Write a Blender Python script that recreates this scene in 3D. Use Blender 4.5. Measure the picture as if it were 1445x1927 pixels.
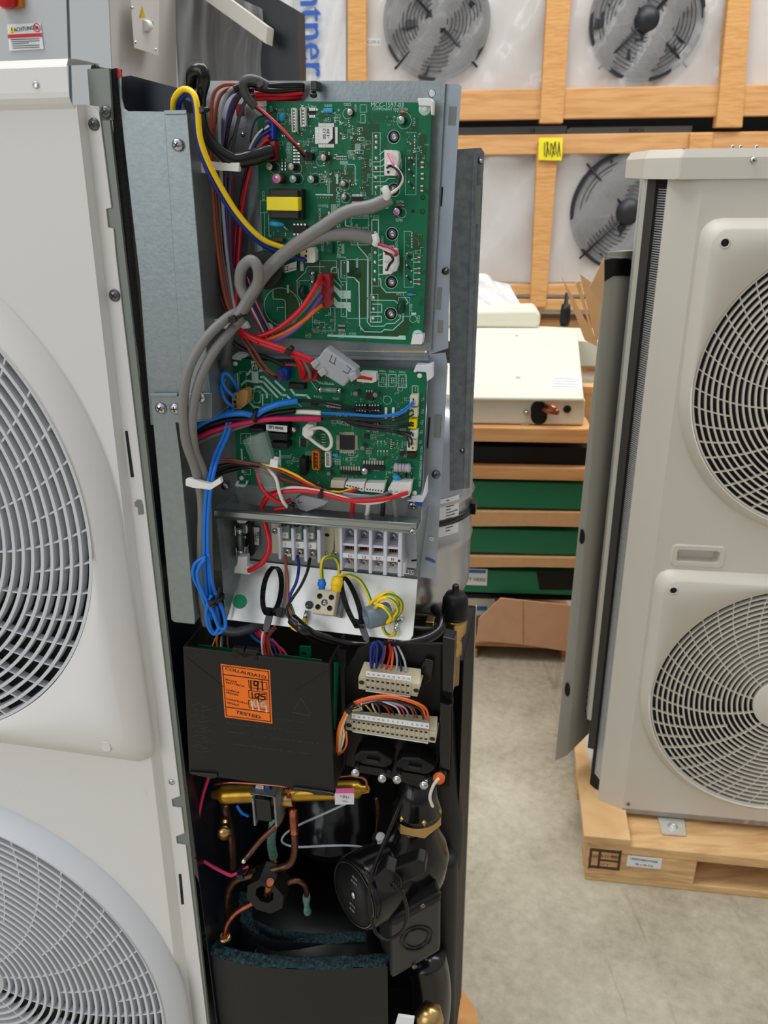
import bpy, bmesh, math, random
from mathutils import Vector, Matrix
from math import sin, cos, radians, pi, sqrt, atan2
random.seed(7)
for o in list(bpy.data.objects): bpy.data.objects.remove(o)
SC = bpy.context.scene
COL = SC.collection
# ---------------------------------------------------------------- camera
PITCH, ROLL, F = radians(22.4), radians(0.53), 1557.0
CAM = Vector((0, 0, 1.43))
_R0 = Vector((1, 0, 0)); _U0 = Vector((0, sin(PITCH), cos(PITCH))); FWD = Vector((0, cos(PITCH), -sin(PITCH)))
RT = _R0*cos(ROLL) - _U0*sin(ROLL); UP = _U0*cos(ROLL) + _R0*sin(ROLL)
cd = bpy.data.cameras.new('camera'); cam = bpy.data.objects.new('camera', cd); COL.objects.link(cam)
cd.sensor_fit = 'VERTICAL'; cd.sensor_height = 36; cd.lens = F/1927*36
cd.clip_start = .02; cd.clip_end = 100
cam.matrix_world = Matrix(((RT.x, UP.x, -FWD.x, CAM.x), (RT.y, UP.y, -FWD.y, CAM.y), (RT.z, UP.z, -FWD.z, CAM.z), (0, 0, 0, 1)))
cd.dof.use_dof = True; cd.dof.focus_distance = .80; cd.dof.aperture_fstop = 14
SC.camera = cam
# ---------------------------------------------------------------- light and exposure
SC.view_settings.view_transform = 'Standard'; SC.view_settings.look = 'None'
SC.view_settings.gamma = 1; SC.view_settings.use_curve_mapping = False
SC.view_settings.exposure = 0.13
W = bpy.data.worlds.new('world'); SC.world = W; W.use_nodes = True
_nt = W.node_tree; _bg = _nt.nodes['Background']
_tc = _nt.nodes.new('ShaderNodeTexCoord'); _sx = _nt.nodes.new('ShaderNodeSeparateXYZ'); _cr = _nt.nodes.new('ShaderNodeValToRGB')
_nt.links.new(_tc.outputs['Generated'], _sx.inputs[0]); _mr = _nt.nodes.new('ShaderNodeMapRange')
_mr.inputs[1].default_value = -1; _mr.inputs[2].default_value = 1
_nt.links.new(_sx.outputs['Z'], _mr.inputs[0]); _nt.links.new(_mr.outputs[0], _cr.inputs[0]); _nt.links.new(_cr.outputs[0], _bg.inputs[0])
_e = _cr.color_ramp.elements
_e[0].position = .40; _e[0].color = (.20, .19, .175, 1); _e[1].position = .95; _e[1].color = (1, 1, 1, 1)
_m = _e.new(.60); _m.color = (.55, .57, .60, 1)
_bg.inputs[1].default_value = .62
def area(name, loc, target, sx, sy, power, col=(1, 1, 1)):
    l = bpy.data.lights.new(name, 'AREA'); l.shape = 'RECTANGLE'; l.size = sx; l.size_y = sy; l.energy = power; l.color = col
    o = bpy.data.objects.new(name, l); COL.objects.link(o); o.location = loc
    o.rotation_euler = (Vector(target)-Vector(loc)).to_track_quat('-Z', 'Y').to_euler(); return o
area('skylight', (-1.2, 1.2, 6.0), (-.2, 1.5, 0), 2.2, 5.0, 230, (1, .985, .95))
area('skylight', (3.2, 3.6, 6.0), (2.4, 3.5, 0), 2.2, 5.0, 210, (1, .985, .95))
area('gate_daylight', (-3.5, -3.2, 2.6), (0, 1.4, .9), 3.6, 3.2, 70, (.93, .96, 1))
# ---------------------------------------------------------------- frames: points on planes
class Fr:
    def __init__(s, px, py, D, yaw, roll=0):
        d = ray(px, py); s.o = CAM + d*(D/d.y); a = radians(yaw); r = radians(roll)
        u = Vector((cos(a), -sin(a), 0)); v = Vector((0, 0, 1)); s.n = -Vector((sin(a), cos(a), 0))
        s.u = u*cos(r) - v*sin(r); s.v = v*cos(r) + u*sin(r)
    def W(s, a, b, c=0): return s.o + s.u*a + s.v*b + s.n*c
    def at(s, x, y, c=0):
        d = ray(x, y); q = s.o + s.n*c; t = (q-CAM).dot(s.n)/d.dot(s.n); return CAM + d*t
    def l(s, x, y, c=0):
        p = s.at(x, y, c)-s.o; return p.dot(s.u), p.dot(s.v)
    def loc(s, P):
        p = P-s.o; return p.dot(s.u), p.dot(s.v), p.dot(s.n)
    def m(s, x, y, c=0): return (s.at(x, y, c)-s.at(x+1, y, c)).length
def ray(x, y): return FWD + RT*((x-722.5)/F) - UP*((y-963.5)/F)
# ---------------------------------------------------------------- materials
def lin(c): return tuple(((v/255)/12.92 if v/255 <= .04045 else ((v/255+.055)/1.055)**2.4) for v in c)
MATS = {}
def mat(name, col, rough=.5, metal=0, noise=0, nscale=20, bump=0, bscale=60, coat=0, trans=0, alpha=1, stretch=None, col2=None, spec=.5, ramp=(.35, .65), detail=4, ior=1.45, emit=0):
    m = bpy.data.materials.new(name); m.use_nodes = True; nt = m.node_tree; b = nt.nodes['Principled BSDF']
    c = lin(col)
    b.inputs['Base Color'].default_value = (*c, 1); b.inputs['Roughness'].default_value = rough; b.inputs['Metallic'].default_value = metal
    b.inputs['Specular IOR Level'].default_value = spec; b.inputs['IOR'].default_value = ior
    if coat: b.inputs['Coat Weight'].default_value = coat; b.inputs['Coat Roughness'].default_value = .12
    if trans: b.inputs['Transmission Weight'].default_value = trans
    if alpha < 1: b.inputs['Alpha'].default_value = alpha
    if noise or bump or col2:
        tc = nt.nodes.new('ShaderNodeTexCoord'); mp = nt.nodes.new('ShaderNodeMapping'); nt.links.new(tc.outputs['Object'], mp.inputs[0])
        if stretch: mp.inputs['Scale'].default_value = stretch
        if noise or col2:
            n = nt.nodes.new('ShaderNodeTexNoise'); n.inputs['Scale'].default_value = nscale; n.inputs['Detail'].default_value = detail; n.inputs['Roughness'].default_value = .6
            nt.links.new(mp.outputs[0], n.inputs[0])
            r = nt.nodes.new('ShaderNodeValToRGB'); e = r.color_ramp.elements; e[0].position = ramp[0]; e[1].position = ramp[1]
            k = lin(col2) if col2 else tuple(v*(1-noise) for v in c)
            e[0].color = (*k, 1); e[1].color = (*(c if col2 else tuple(min(1, v*(1+noise)) for v in c)), 1)
            nt.links.new(n.outputs[0], r.inputs[0]); nt.links.new(r.outputs[0], b.inputs['Base Color'])
        if bump:
            n2 = nt.nodes.new('ShaderNodeTexNoise'); n2.inputs['Scale'].default_value = bscale; n2.inputs['Detail'].default_value = 3
            nt.links.new(mp.outputs[0], n2.inputs[0]); bp = nt.nodes.new('ShaderNodeBump'); bp.inputs['Strength'].default_value = bump; bp.inputs['Distance'].default_value = .004
            nt.links.new(n2.outputs[0], bp.inputs['Height']); nt.links.new(bp.outputs[0], b.inputs['Normal'])
    if emit: b.inputs['Emission Color'].default_value = (*c, 1); b.inputs['Emission Strength'].default_value = emit
    MATS[name] = m; return name
def wood(name, col, col2, scale=9, stretch=(1, 1, 12)):
    m = bpy.data.materials.new(name); m.use_nodes = True; nt = m.node_tree; b = nt.nodes['Principled BSDF']; b.inputs['Roughness'].default_value = .75
    b.inputs['Specular IOR Level'].default_value = .25
    tc = nt.nodes.new('ShaderNodeTexCoord'); mp = nt.nodes.new('ShaderNodeMapping'); mp.inputs['Scale'].default_value = stretch
    nt.links.new(tc.outputs['Object'], mp.inputs[0]); n = nt.nodes.new('ShaderNodeTexNoise'); n.inputs['Scale'].default_value = scale; n.inputs['Detail'].default_value = 6; n.inputs['Distortion'].default_value = .6
    nt.links.new(mp.outputs[0], n.inputs[0]); r = nt.nodes.new('ShaderNodeValToRGB'); e = r.color_ramp.elements
    e[0].position = .3; e[1].position = .62; e[0].color = (*lin(col2), 1); e[1].color = (*lin(col), 1)
    nt.links.new(n.outputs[0], r.inputs[0]); nt.links.new(r.outputs[0], b.inputs['Base Color']); MATS[name] = m; return name
casing = mat('casing_paint', (220, 219, 217), .38, bump=.03, bscale=700)
casing_r = mat('casing_paint_warm', (212, 207, 196), .4, bump=.03, bscale=700)
grillew = mat('grille_plastic', (208, 211, 216), .42)
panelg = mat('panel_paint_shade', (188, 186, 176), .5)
galv = mat('galvanised_steel', (142, 151, 153), .4, .7, noise=.05, nscale=160, bump=.05, bscale=300)
galvb = mat('bright_galvanised_steel', (226, 228, 224), .34, .55, noise=.05, nscale=60)
zinc = mat('zinc_steel', (128, 134, 138), .45, .35, noise=.18, nscale=120)
edgeg = mat('grey_green_edge', (128, 134, 128), .5, .3)
steel = mat('screw_steel', (190, 192, 194), .25, 1)
darkst = mat('dark_screw', (110, 112, 112), .3, .9)
chrome = mat('chrome', (215, 216, 218), .15, 1)
black = mat('black_plastic', (17, 17, 18), .42, spec=.35)
blacks = mat('glossy_black', (16, 16, 18), .18)
boxblk = mat('control_box_plastic', (28, 28, 28), .5, bump=.06, bscale=120, spec=.35)
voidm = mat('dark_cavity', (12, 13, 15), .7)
navy = mat('dark_blue_steel', (24, 30, 42), .35, .3)
foam = mat('black_foam', (16, 18, 24), .95, bump=1, bscale=600)
pcbg = mat('circuit_board_green', (3, 106, 70), .42, spec=.3)
pcbd = mat('circuit_board_dark', (36, 80, 46), .42, spec=.3)
silk = mat('silkscreen', (186, 222, 214), .5)
tin = mat('solder', (206, 204, 198), .28, .85)
gold = mat('gold_pad', (206, 176, 110), .35, .7)
white = mat('white_plastic', (232, 232, 228), .4)
cream = mat('cream_plastic', (214, 206, 178), .45)
ceram = mat('cream_ceramic', (218, 208, 182), .5)
lav = mat('terminal_white', (214, 216, 228), .42)
paper = mat('white_paper', (232, 234, 236), .6)
ink = mat('black_ink', (22, 22, 24), .6)
inkg = mat('grey_ink', (120, 122, 124), .6)
inkr = mat('red_ink', (205, 40, 52), .5)
inkb = mat('blue_ink', (38, 92, 178), .5)
red = mat('red_wire', (206, 22, 38), .33)
crimson = mat('crimson_sleeve', (196, 24, 84), .36)
pink = mat('pink_wire', (224, 104, 152), .35)
blue = mat('blue_wire', (18, 116, 214), .36)
dblue = mat('dark_blue_wire', (24, 50, 140), .35)
yel = mat('yellow_wire', (246, 206, 20), .35)
gre = mat('green_wire', (64, 140, 70), .4)
orange = mat('orange_wire', (234, 104, 38), .35)
brown = mat('brown_wire', (112, 62, 50), .4)
copw = mat('rust_wire', (160, 84, 62), .4)
purple = mat('purple_wire', (112, 88, 178), .4)
greyw = mat('grey_cable', (126, 124, 122), .45)
greyd = mat('dark_grey_cable', (78, 78, 80), .4)
greyl = mat('light_grey_wire', (170, 174, 184), .4)
whitew = mat('white_wire', (226, 222, 212), .4)
blackw = mat('black_wire', (24, 24, 26), .3)
yelbox = mat('yellow_tape', (250, 226, 0), .35)
transf = mat('transformer_core', (34, 32, 28), .5)
bluecap = mat('blue_capacitor', (40, 150, 196), .3)
redcon = mat('red_connector', (150, 14, 30), .3)
bluecon = mat('blue_connector', (14, 56, 170), .35)
orcon = mat('orange_connector', (200, 116, 20), .35)
tancon = mat('tan_connector', (222, 170, 92), .4)
glass = mat('clear_plastic', (225, 232, 230), .04, alpha=.16, spec=1)
shelfm = mat('shelf_steel', (158, 164, 164), .28, .85)
glassd = mat('smoked_cover', (120, 150, 142), .12, alpha=.6)
filt = mat('ferrite_grey', (158, 160, 166), .4)
ferr = mat('ferrite_core', (104, 120, 132), .35)
orsticker = mat('orange_sticker', (246, 116, 16), .5)
greensticker = mat('green_sticker', (24, 166, 116), .5)
brass = mat('brass', (184, 152, 98), .28, 1)
brassy = mat('yellow_brass_lacquer', (170, 132, 44), .3, .8, noise=.25, nscale=30, stretch=(1, 1, 1))
copper = mat('copper_pipe', (176, 104, 78), .28, .95, noise=.4, nscale=60)
copperd = mat('aged_copper_pipe', (108, 74, 60), .38, .85, noise=.35, nscale=60)
verd = mat('verdigris', (96, 136, 124), .8, noise=.3, nscale=150)
insul = mat('insulation_skin', (28, 30, 32), .5, spec=.35)
fibre = mat('teal_fibre', (52, 84, 92), .95, col2=(14, 26, 30), nscale=350, bump=1, bscale=500)
capsl = mat('capacitor_top', (200, 190, 186), .3, .6)
pinkc = mat('pink_marker', (206, 60, 166), .4)
tealc = mat('teal_marker', (60, 150, 130), .4)
tankm = mat('silver_tank', (178, 180, 188), .26, .75)
beige_t = mat('beige_terminal', (190, 180, 152), .5)
magl = mat('magenta_label', (226, 92, 160), .5)
crate_wood = wood('crate_wood', (224, 172, 112), (204, 146, 88))
crate_woodh = wood('crate_wood_horizontal', (224, 174, 120), (202, 146, 92), stretch=(1, 1, 12), scale=3)
pal_wood = wood('pallet_wood', (232, 196, 146), (208, 164, 112), 8, (1, 1, 14))
pal_woodx = wood('pallet_wood_along', (226, 188, 136), (196, 150, 100), 5, (2, 10, 14))
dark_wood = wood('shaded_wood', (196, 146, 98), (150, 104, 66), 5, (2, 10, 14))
card = mat('cardboard', (212, 170, 124), .8, noise=.05, nscale=30, spec=.2)
card2 = mat('pinkish_cardboard', (214, 170, 138), .8, noise=.04, nscale=20, spec=.2)
greenb = mat('green_steel_tray', (22, 116, 82), .4)
cwhite = mat('cream_white_casing', (220, 217, 202), .45, spec=.3)
crpanel = mat('crated_unit_panel', (206, 202, 200), .5, noise=.04, nscale=3)
fand = mat('dark_fan', (36, 39, 46), .4)
filmm = mat('clear_wrap', (240, 240, 242), .14, alpha=.26, bump=1, bscale=5, spec=.8)
filmw = mat('milky_wrap', (236, 238, 242), .22, alpha=.72, bump=1, bscale=22, spec=.7)
cabg = mat('cabinet_grey_paint', (186, 190, 192), .45, bump=.05, bscale=300)
cabd = mat('cabinet_seam', (90, 98, 110), .5)
coilb = mat('dark_coil', (40, 42, 44), .35, .4)
finm = mat('aluminium_fins', (226, 228, 230), .3, .6)
labelb = mat('label_blue', (40, 120, 190), .5)
ynote = mat('yellow_note', (240, 224, 30), .6)
# ---------------------------------------------------------------- mesh builder (world coordinates)
class MB:
    def __init__(s): s.v = []; s.f = []; s.mi = []; s.mats = []; s.cur = 0; s.sm = []; s.smooth = False
    def use(s, m):
        if m not in s.mats: s.mats.append(m)
        s.cur = s.mats.index(m); return s
    def face(s, idx): s.f.append(idx); s.mi.append(s.cur); s.sm.append(s.smooth)
    def poly(s, pts):
        k = len(s.v); s.v += [tuple(p) for p in pts]; s.face(list(range(k, k+len(pts))))
    def prism(s, pts, vec):
        k = len(s.v); n = len(pts); s.v += [tuple(p) for p in pts] + [tuple(Vector(p)+vec) for p in pts]
        s.face(list(range(k, k+n))); s.face(list(range(k+2*n-1, k+n-1, -1)))
        for i in range(n): j = (i+1) % n; s.face([k+i, k+n+i, k+n+j, k+j])
    def pp(s, fr, pts, c, t):                          # polygon traced on plane c, thickness t behind it
        s.prism([fr.at(x, y, c) for x, y in pts], -fr.n*t); return s
    def box(s, fr, a0, a1, b0, b1, c0, c1):
        s.prism([fr.W(a0, b0, c1), fr.W(a1, b0, c1), fr.W(a1, b1, c1), fr.W(a0, b1, c1)], fr.n*(c0-c1)); return s
    def rect(s, fr, x0, y0, x1, y1, c, t):             # frame-aligned box whose front face spans the two corners
        a0, b1 = fr.l(x0, y0, c); a1, b0 = fr.l(x1, y1, c); return s.box(fr, a0, a1, b0, b1, c-t, c)
    def crect(s, fr, x, y, w, h, c, t, rot=0):          # centred box, w x h metres, rotated in its plane
        a, b = fr.l(x, y, c); r = radians(rot); ca, sa = cos(r), sin(r)
        P = [fr.W(a+dx*ca+dy*sa, b-dx*sa+dy*ca, c) for dx, dy in ((-w/2, -h/2), (w/2, -h/2), (w/2, h/2), (-w/2, h/2))]
        s.prism(P, -fr.n*t); return s
    def cyl(s, p0, p1, r0, r1=None, n=16, caps=True):
        r1 = r0 if r1 is None else r1; p0 = Vector(p0); p1 = Vector(p1); d = (p1-p0).normalized()
        x = d.orthogonal().normalized(); y = d.cross(x); k = len(s.v)
        for p, r in ((p0, r0), (p1, r1)):
            for i in range(n): a = 2*pi*i/n; s.v.append(tuple(p+x*(r*cos(a))+y*(r*sin(a))))
        sm = s.smooth; s.smooth = True
        for i in range(n): j = (i+1) % n; s.face([k+i, k+j, k+n+j, k+n+i])
        s.smooth = False
        if caps: s.face(list(range(k+n-1, k-1, -1))); s.face(list(range(k+n, k+2*n)))
        s.smooth = sm; return s
    def lathe(s, p, d, prof, n=24):                     # prof: (radius, distance along d)
        p = Vector(p); d = Vector(d).normalized(); x = d.orthogonal().normalized(); y = d.cross(x); k = len(s.v)
        for r, h in prof:
            for i in range(n): a = 2*pi*i/n; s.v.append(tuple(p+d*h+x*(r*cos(a))+y*(r*sin(a))))
        s.smooth = True
        for q in range(len(prof)-1):
            for i in range(n): j = (i+1) % n; s.face([k+q*n+i, k+q*n+j, k+(q+1)*n+j, k+(q+1)*n+i])
        s.smooth = False
        if prof[0][0] > 1e-5: s.face(list(range(k+n-1, k-1, -1)))
        if prof[-1][0] > 1e-5: q = k+(len(prof)-1)*n; s.face(list(range(q, q+n)))
        return s
    def tube(s, pts, r, n=8, cuts=6, closed=False, flat=1.0, rr=None):
        P = smooth_path([Vector(p) for p in pts], cuts) if cuts > 1 and len(pts) > 2 else [Vector(p) for p in pts]
        k = len(s.v); m = len(P); t = (P[1]-P[0]).normalized(); x = t.orthogonal().normalized()
        for i, p in enumerate(P):
            t = (P[min(i+1, m-1)]-P[max(i-1, 0)])
            t = t.normalized() if t.length > 1e-9 else Vector((0, 0, 1))
            x = (x-t*x.dot(t)); x = x.normalized() if x.length > 1e-6 else t.orthogonal().normalized(); y = t.cross(x)
            q = r if rr is None else rr(i/(m-1))
            for a in range(n): g = 2*pi*a/n; s.v.append(tuple(p+x*(q*cos(g))+y*(q*flat*sin(g))))
        sm = s.smooth; s.smooth = True
        for i in range(m-1):
            for a in range(n): b = (a+1) % n; s.face([k+i*n+a, k+i*n+b, k+(i+1)*n+b, k+(i+1)*n+a])
        s.face(list(range(k+n-1, k-1, -1))); s.face(list(range(k+(m-1)*n, k+m*n))); s.smooth = sm; return s
    def loops(s, L, closed=True, smooth=False):         # skin between equal point loops
        k = len(s.v); n = len(L[0]); sm = s.smooth; s.smooth = smooth
        for l in L: s.v += [tuple(p) for p in l]
        for q in range(len(L)-1):
            for i in range(n if closed else n-1): j = (i+1) % n; s.face([k+q*n+i, k+q*n+j, k+(q+1)*n+j, k+(q+1)*n+i])
        s.smooth = sm; return s
    def text(s, fr, txt, x, y, hpx, c, rot=0, sx=1.0, bold=0, lower=False):
        vs, fs = glyphs(txt); h = hpx*fr.m(x, y, c)/.70; a, b = fr.l(x, y, c); r = radians(rot); k = len(s.v)
        w = max(v[0] for v in vs)+min(v[0] for v in vs)
        for X, Y in vs:
            dx = (X-w/2)*h*sx; dy = (Y-.35)*h
            s.v.append(tuple(fr.W(a+dx*cos(r)+dy*sin(r), b-dx*sin(r)+dy*cos(r), c)))
        for f in fs: s.face([k+i for i in f])
        if bold:
            k = len(s.v)
            for X, Y in vs:
                dx = (X-w/2)*h*sx+bold*h; dy = (Y-.35)*h
                s.v.append(tuple(fr.W(a+dx*cos(r)+dy*sin(r), b-dx*sin(r)+dy*cos(r), c+.00005)))
            for f in fs: s.face([k+i for i in f])
        return s
    def build(s, name, parent=None, label=None, bevel=0, kind=None, cat=None, group=None, subsurf=0):
        me = bpy.data.meshes.new(name); me.from_pydata(s.v, [], s.f)
        for m in s.mats: me.materials.append(MATS[m])
        me.polygons.foreach_set('material_index', s.mi); me.polygons.foreach_set('use_smooth', s.sm)
        bm = bmesh.new(); bm.from_mesh(me); bmesh.ops.recalc_face_normals(bm, faces=bm.faces); bm.to_mesh(me); bm.free()
        o = bpy.data.objects.new(name, me); COL.objects.link(o)
        if parent: o.parent = parent
        if label: o['label'] = label
        if cat: o['category'] = cat
        if group: o['group'] = group
        if kind: o['kind'] = kind
        if bevel:
            md = o.modifiers.new('bevel', 'BEVEL'); md.width = bevel; md.segments = 2; md.limit_method = 'ANGLE'; md.angle_limit = radians(40)
        return o
def B(m): b = MB(); b.use(m); return b
_gc = {}
def glyphs(t):
    if t not in _gc:
        cu = bpy.data.curves.new('lettering', 'FONT'); cu.body = t; cu.resolution_u = 2; cu.fill_mode = 'FRONT'
        ob = bpy.data.objects.new('lettering', cu); COL.objects.link(ob)
        me = ob.evaluated_get(bpy.context.evaluated_depsgraph_get()).to_mesh()
        _gc[t] = ([(v.co.x, v.co.y) for v in me.vertices], [list(p.vertices) for p in me.polygons])
        bpy.data.objects.remove(ob); bpy.data.curves.remove(cu)
    return _gc[t]
def smooth_path(P, cuts):
    out = []; n = len(P)
    for i in range(n-1):
        p0 = P[max(i-1, 0)]; p1 = P[i]; p2 = P[i+1]; p3 = P[min(i+2, n-1)]
        for k in range(cuts):
            t = k/cuts; out.append(.5*((2*p1)+(p2-p0)*t+(2*p0-5*p1+4*p2-p3)*t*t+(3*p1-p0-3*p2+p3)*t*t*t))
    out.append(P[-1]); return out
def thing(name, label, cat, group=None):
    o = bpy.data.objects.new(name, None); COL.objects.link(o); o.empty_display_size = .05
    o['label'] = label; o['category'] = cat
    if group: o['group'] = group
    return o
def screw(fr, x, y, c, rpx, parent, m=steel, name='screw'):
    r = rpx*fr.m(x, y, c); p = fr.at(x, y, c); b = B(m)
    b.lathe(p, fr.n, [(r, 0), (r, r*.15), (r*.86, r*.38), (r*.55, r*.55), (.0001, r*.62)], 18); b.use(ink)
    a, bb = fr.l(x, y, c); ang = random.uniform(0, 90)
    for q in (0, 90):
        t = radians(ang+q); dx, dy = cos(t)*r*.5, sin(t)*r*.5; px_, py_ = -sin(t)*r*.1, cos(t)*r*.1
        b.prism([fr.W(a+dx+px_, bb+dy+py_, c+r*.64), fr.W(a-dx+px_, bb-dy+py_, c+r*.64), fr.W(a-dx-px_, bb-dy-py_, c+r*.64), fr.W(a+dx-px_, bb+dy-py_, c+r*.64)], -fr.n*(r*.3))
    return b.build(name, parent)
def rpoly(x0, y0, x1, y1, r, n=5):                      # rounded rectangle outline
    P = []
    for cx, cy, a0 in ((x1-r, y1-r, 0), (x0+r, y1-r, 90), (x0+r, y0+r, 180), (x1-r, y0+r, 270)):
        for i in range(n+1): a = radians(a0+90*i/n); P.append((cx+r*cos(a), cy+r*sin(a)))
    return P
def finish():
    bpy.context.view_layer.update()
    def depth(o): return 0 if o.parent is None else 1+depth(o.parent)
    pos = {}
    kids = {}
    for o in COL.objects:
        if o.parent: kids.setdefault(o.parent.name, []).append(o)
    def allv(o):
        r = [v.co for v in o.data.vertices] if o.type == 'MESH' else []
        for k in kids.get(o.name, []): r = r + allv(k)
        return r
    todo = [o for o in COL.objects if o.type in ('MESH', 'EMPTY')]
    for o in todo:
        vs = allv(o)
        if not vs: pos[o.name] = Vector((0, 0, 0)); continue
        lo = Vector((min(v.x for v in vs), min(v.y for v in vs), min(v.z for v in vs))); hi = Vector((max(v.x for v in vs), max(v.y for v in vs), max(v.z for v in vs)))
        c = (lo+hi)/2
        if o.parent is None: c.z = lo.z
        pos[o.name] = c
    for o in todo:
        if o.type == 'MESH': o.data.transform(Matrix.Translation(-pos[o.name]))
        o.location = pos[o.name]-(pos[o.parent.name] if o.parent else Vector((0, 0, 0)))
# frames of the place
M = Fr(300, 1000, .74, 12)            # front plane of the opened heat pump
E = Fr(300, 1000, .74, 12, 1.2)       # its electrical tray, hung a little askew
R = Fr(1196, 916, 1.44, 8.5)          # front plane of the unit on the right
# ================================================================ setting
def floor_material():
    m = bpy.data.materials.new('concrete_floor'); m.use_nodes = True; nt = m.node_tree; b = nt.nodes['Principled BSDF']
    tc = nt.nodes.new('ShaderNodeTexCoord')
    def nz(scale, det, st=(1, 1, 1), dist=0, rough=.6):
        mp = nt.nodes.new('ShaderNodeMapping'); mp.inputs['Scale'].default_value = st; mp.inputs['Rotation'].default_value = (0, 0, .5)
        n = nt.nodes.new('ShaderNodeTexNoise'); n.inputs['Scale'].default_value = scale; n.inputs['Detail'].default_value = det; n.inputs['Distortion'].default_value = dist; n.inputs['Roughness'].default_value = rough
        nt.links.new(tc.outputs['Object'], mp.inputs[0]); nt.links.new(mp.outputs[0], n.inputs[0]); return n.outputs[0]
    def ramp(src, p0, c0, p1, c1):
        r = nt.nodes.new('ShaderNodeValToRGB'); e = r.color_ramp.elements; e[0].position = p0; e[1].position = p1; e[0].color = (*lin(c0), 1); e[1].color = (*lin(c1), 1)
        nt.links.new(src, r.inputs[0]); return r.outputs[0]
    def mix(a, c, fac, mode='MIX'):
        x = nt.nodes.new('ShaderNodeMix'); x.data_type = 'RGBA'; x.blend_type = mode
        nt.links.new(a, x.inputs[6]); nt.links.new(c, x.inputs[7])
        if isinstance(fac, float): x.inputs[0].default_value = fac
        else: nt.links.new(fac, x.inputs[0])
        return x.outputs[2]
    base = ramp(nz(2.2, 8, dist=.4, rough=.65), .38, (136, 128, 108), .6, (192, 185, 166))
    fine = ramp(nz(45, 6, rough=.7), .35, (154, 146, 126), .65, (204, 197, 178))
    col = mix(base, fine, .38)
    scr = nz(9, 7, (1, .12, 1), 1.2, .75); sf = nt.nodes.new('ShaderNodeMapRange'); sf.inputs[1].default_value = .6; sf.inputs[2].default_value = .7; sf.inputs[4].default_value = .6
    nt.links.new(scr, sf.inputs[0]); cc = nt.nodes.new('ShaderNodeRGB'); cc.outputs[0].default_value = (*lin((124, 114, 98)), 1)
    col = mix(col, cc.outputs[0], sf.outputs[0])
    nt.links.new(col, b.inputs['Base Color']); b.inputs['Roughness'].default_value = .55; b.inputs['Specular IOR Level'].default_value = .35
    bp = nt.nodes.new('ShaderNodeBump'); bp.inputs['Strength'].default_value = .15; bp.inputs['Distance'].default_value = .002; nt.links.new(nz(60, 5), bp.inputs['Height']); nt.links.new(bp.outputs[0], b.inputs['Normal'])
    MATS['concrete'] = m
floor_material()
wallm = mat('warehouse_wall', (176, 176, 172), .8, noise=.05, nscale=2)
b = B('concrete'); b.poly([(-5, -3, 0), (7, -3, 0), (7, 9.5, 0), (-5, 9.5, 0)]); b.build('floor', kind='structure')
b = B(wallm); b.prism([Vector(p) for p in ((-5, 9.4, 0), (7, 9.4, 0), (7, 9.4, 6.5), (-5, 9.4, 6.5))], Vector((0, .15, 0))); b.build('wall_back', kind='structure')

# ---------------------------------------------------------------- shared: fan grille
def polar(fr, ca, cb, levels, m, n=144, b=None, smooth=False):
    b = b or B(m); L = []
    for fn, c in levels:
        L.append([fr.W(ca+fn(2*pi*i/n)*cos(2*pi*i/n), cb+fn(2*pi*i/n)*sin(2*pi*i/n), c) for i in range(n)])
    b.loops(L, smooth=smooth); return b
def superbox(x0, x1, y0, y1, rad):                        # radius function of a rounded box about its fan centre
    P = rpoly(x0, y0, x1, y1, rad, 8)
    def fn(t):
        best = 1e9; dx, dy = cos(t), sin(t)
        for i in range(len(P)):
            (ax, ay), (bx, by) = P[i], P[(i+1) % len(P)]; ex, ey = bx-ax, by-ay; den = dx*ey-dy*ex
            if abs(den) < 1e-12: continue
            s_ = (ax*ey-ay*ex)/den; q = (ax*dy-ay*dx)/den
            if s_ > 0 and -1e-6 <= q <= 1+1e-6: best = min(best, s_)
        return best
    return fn
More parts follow.
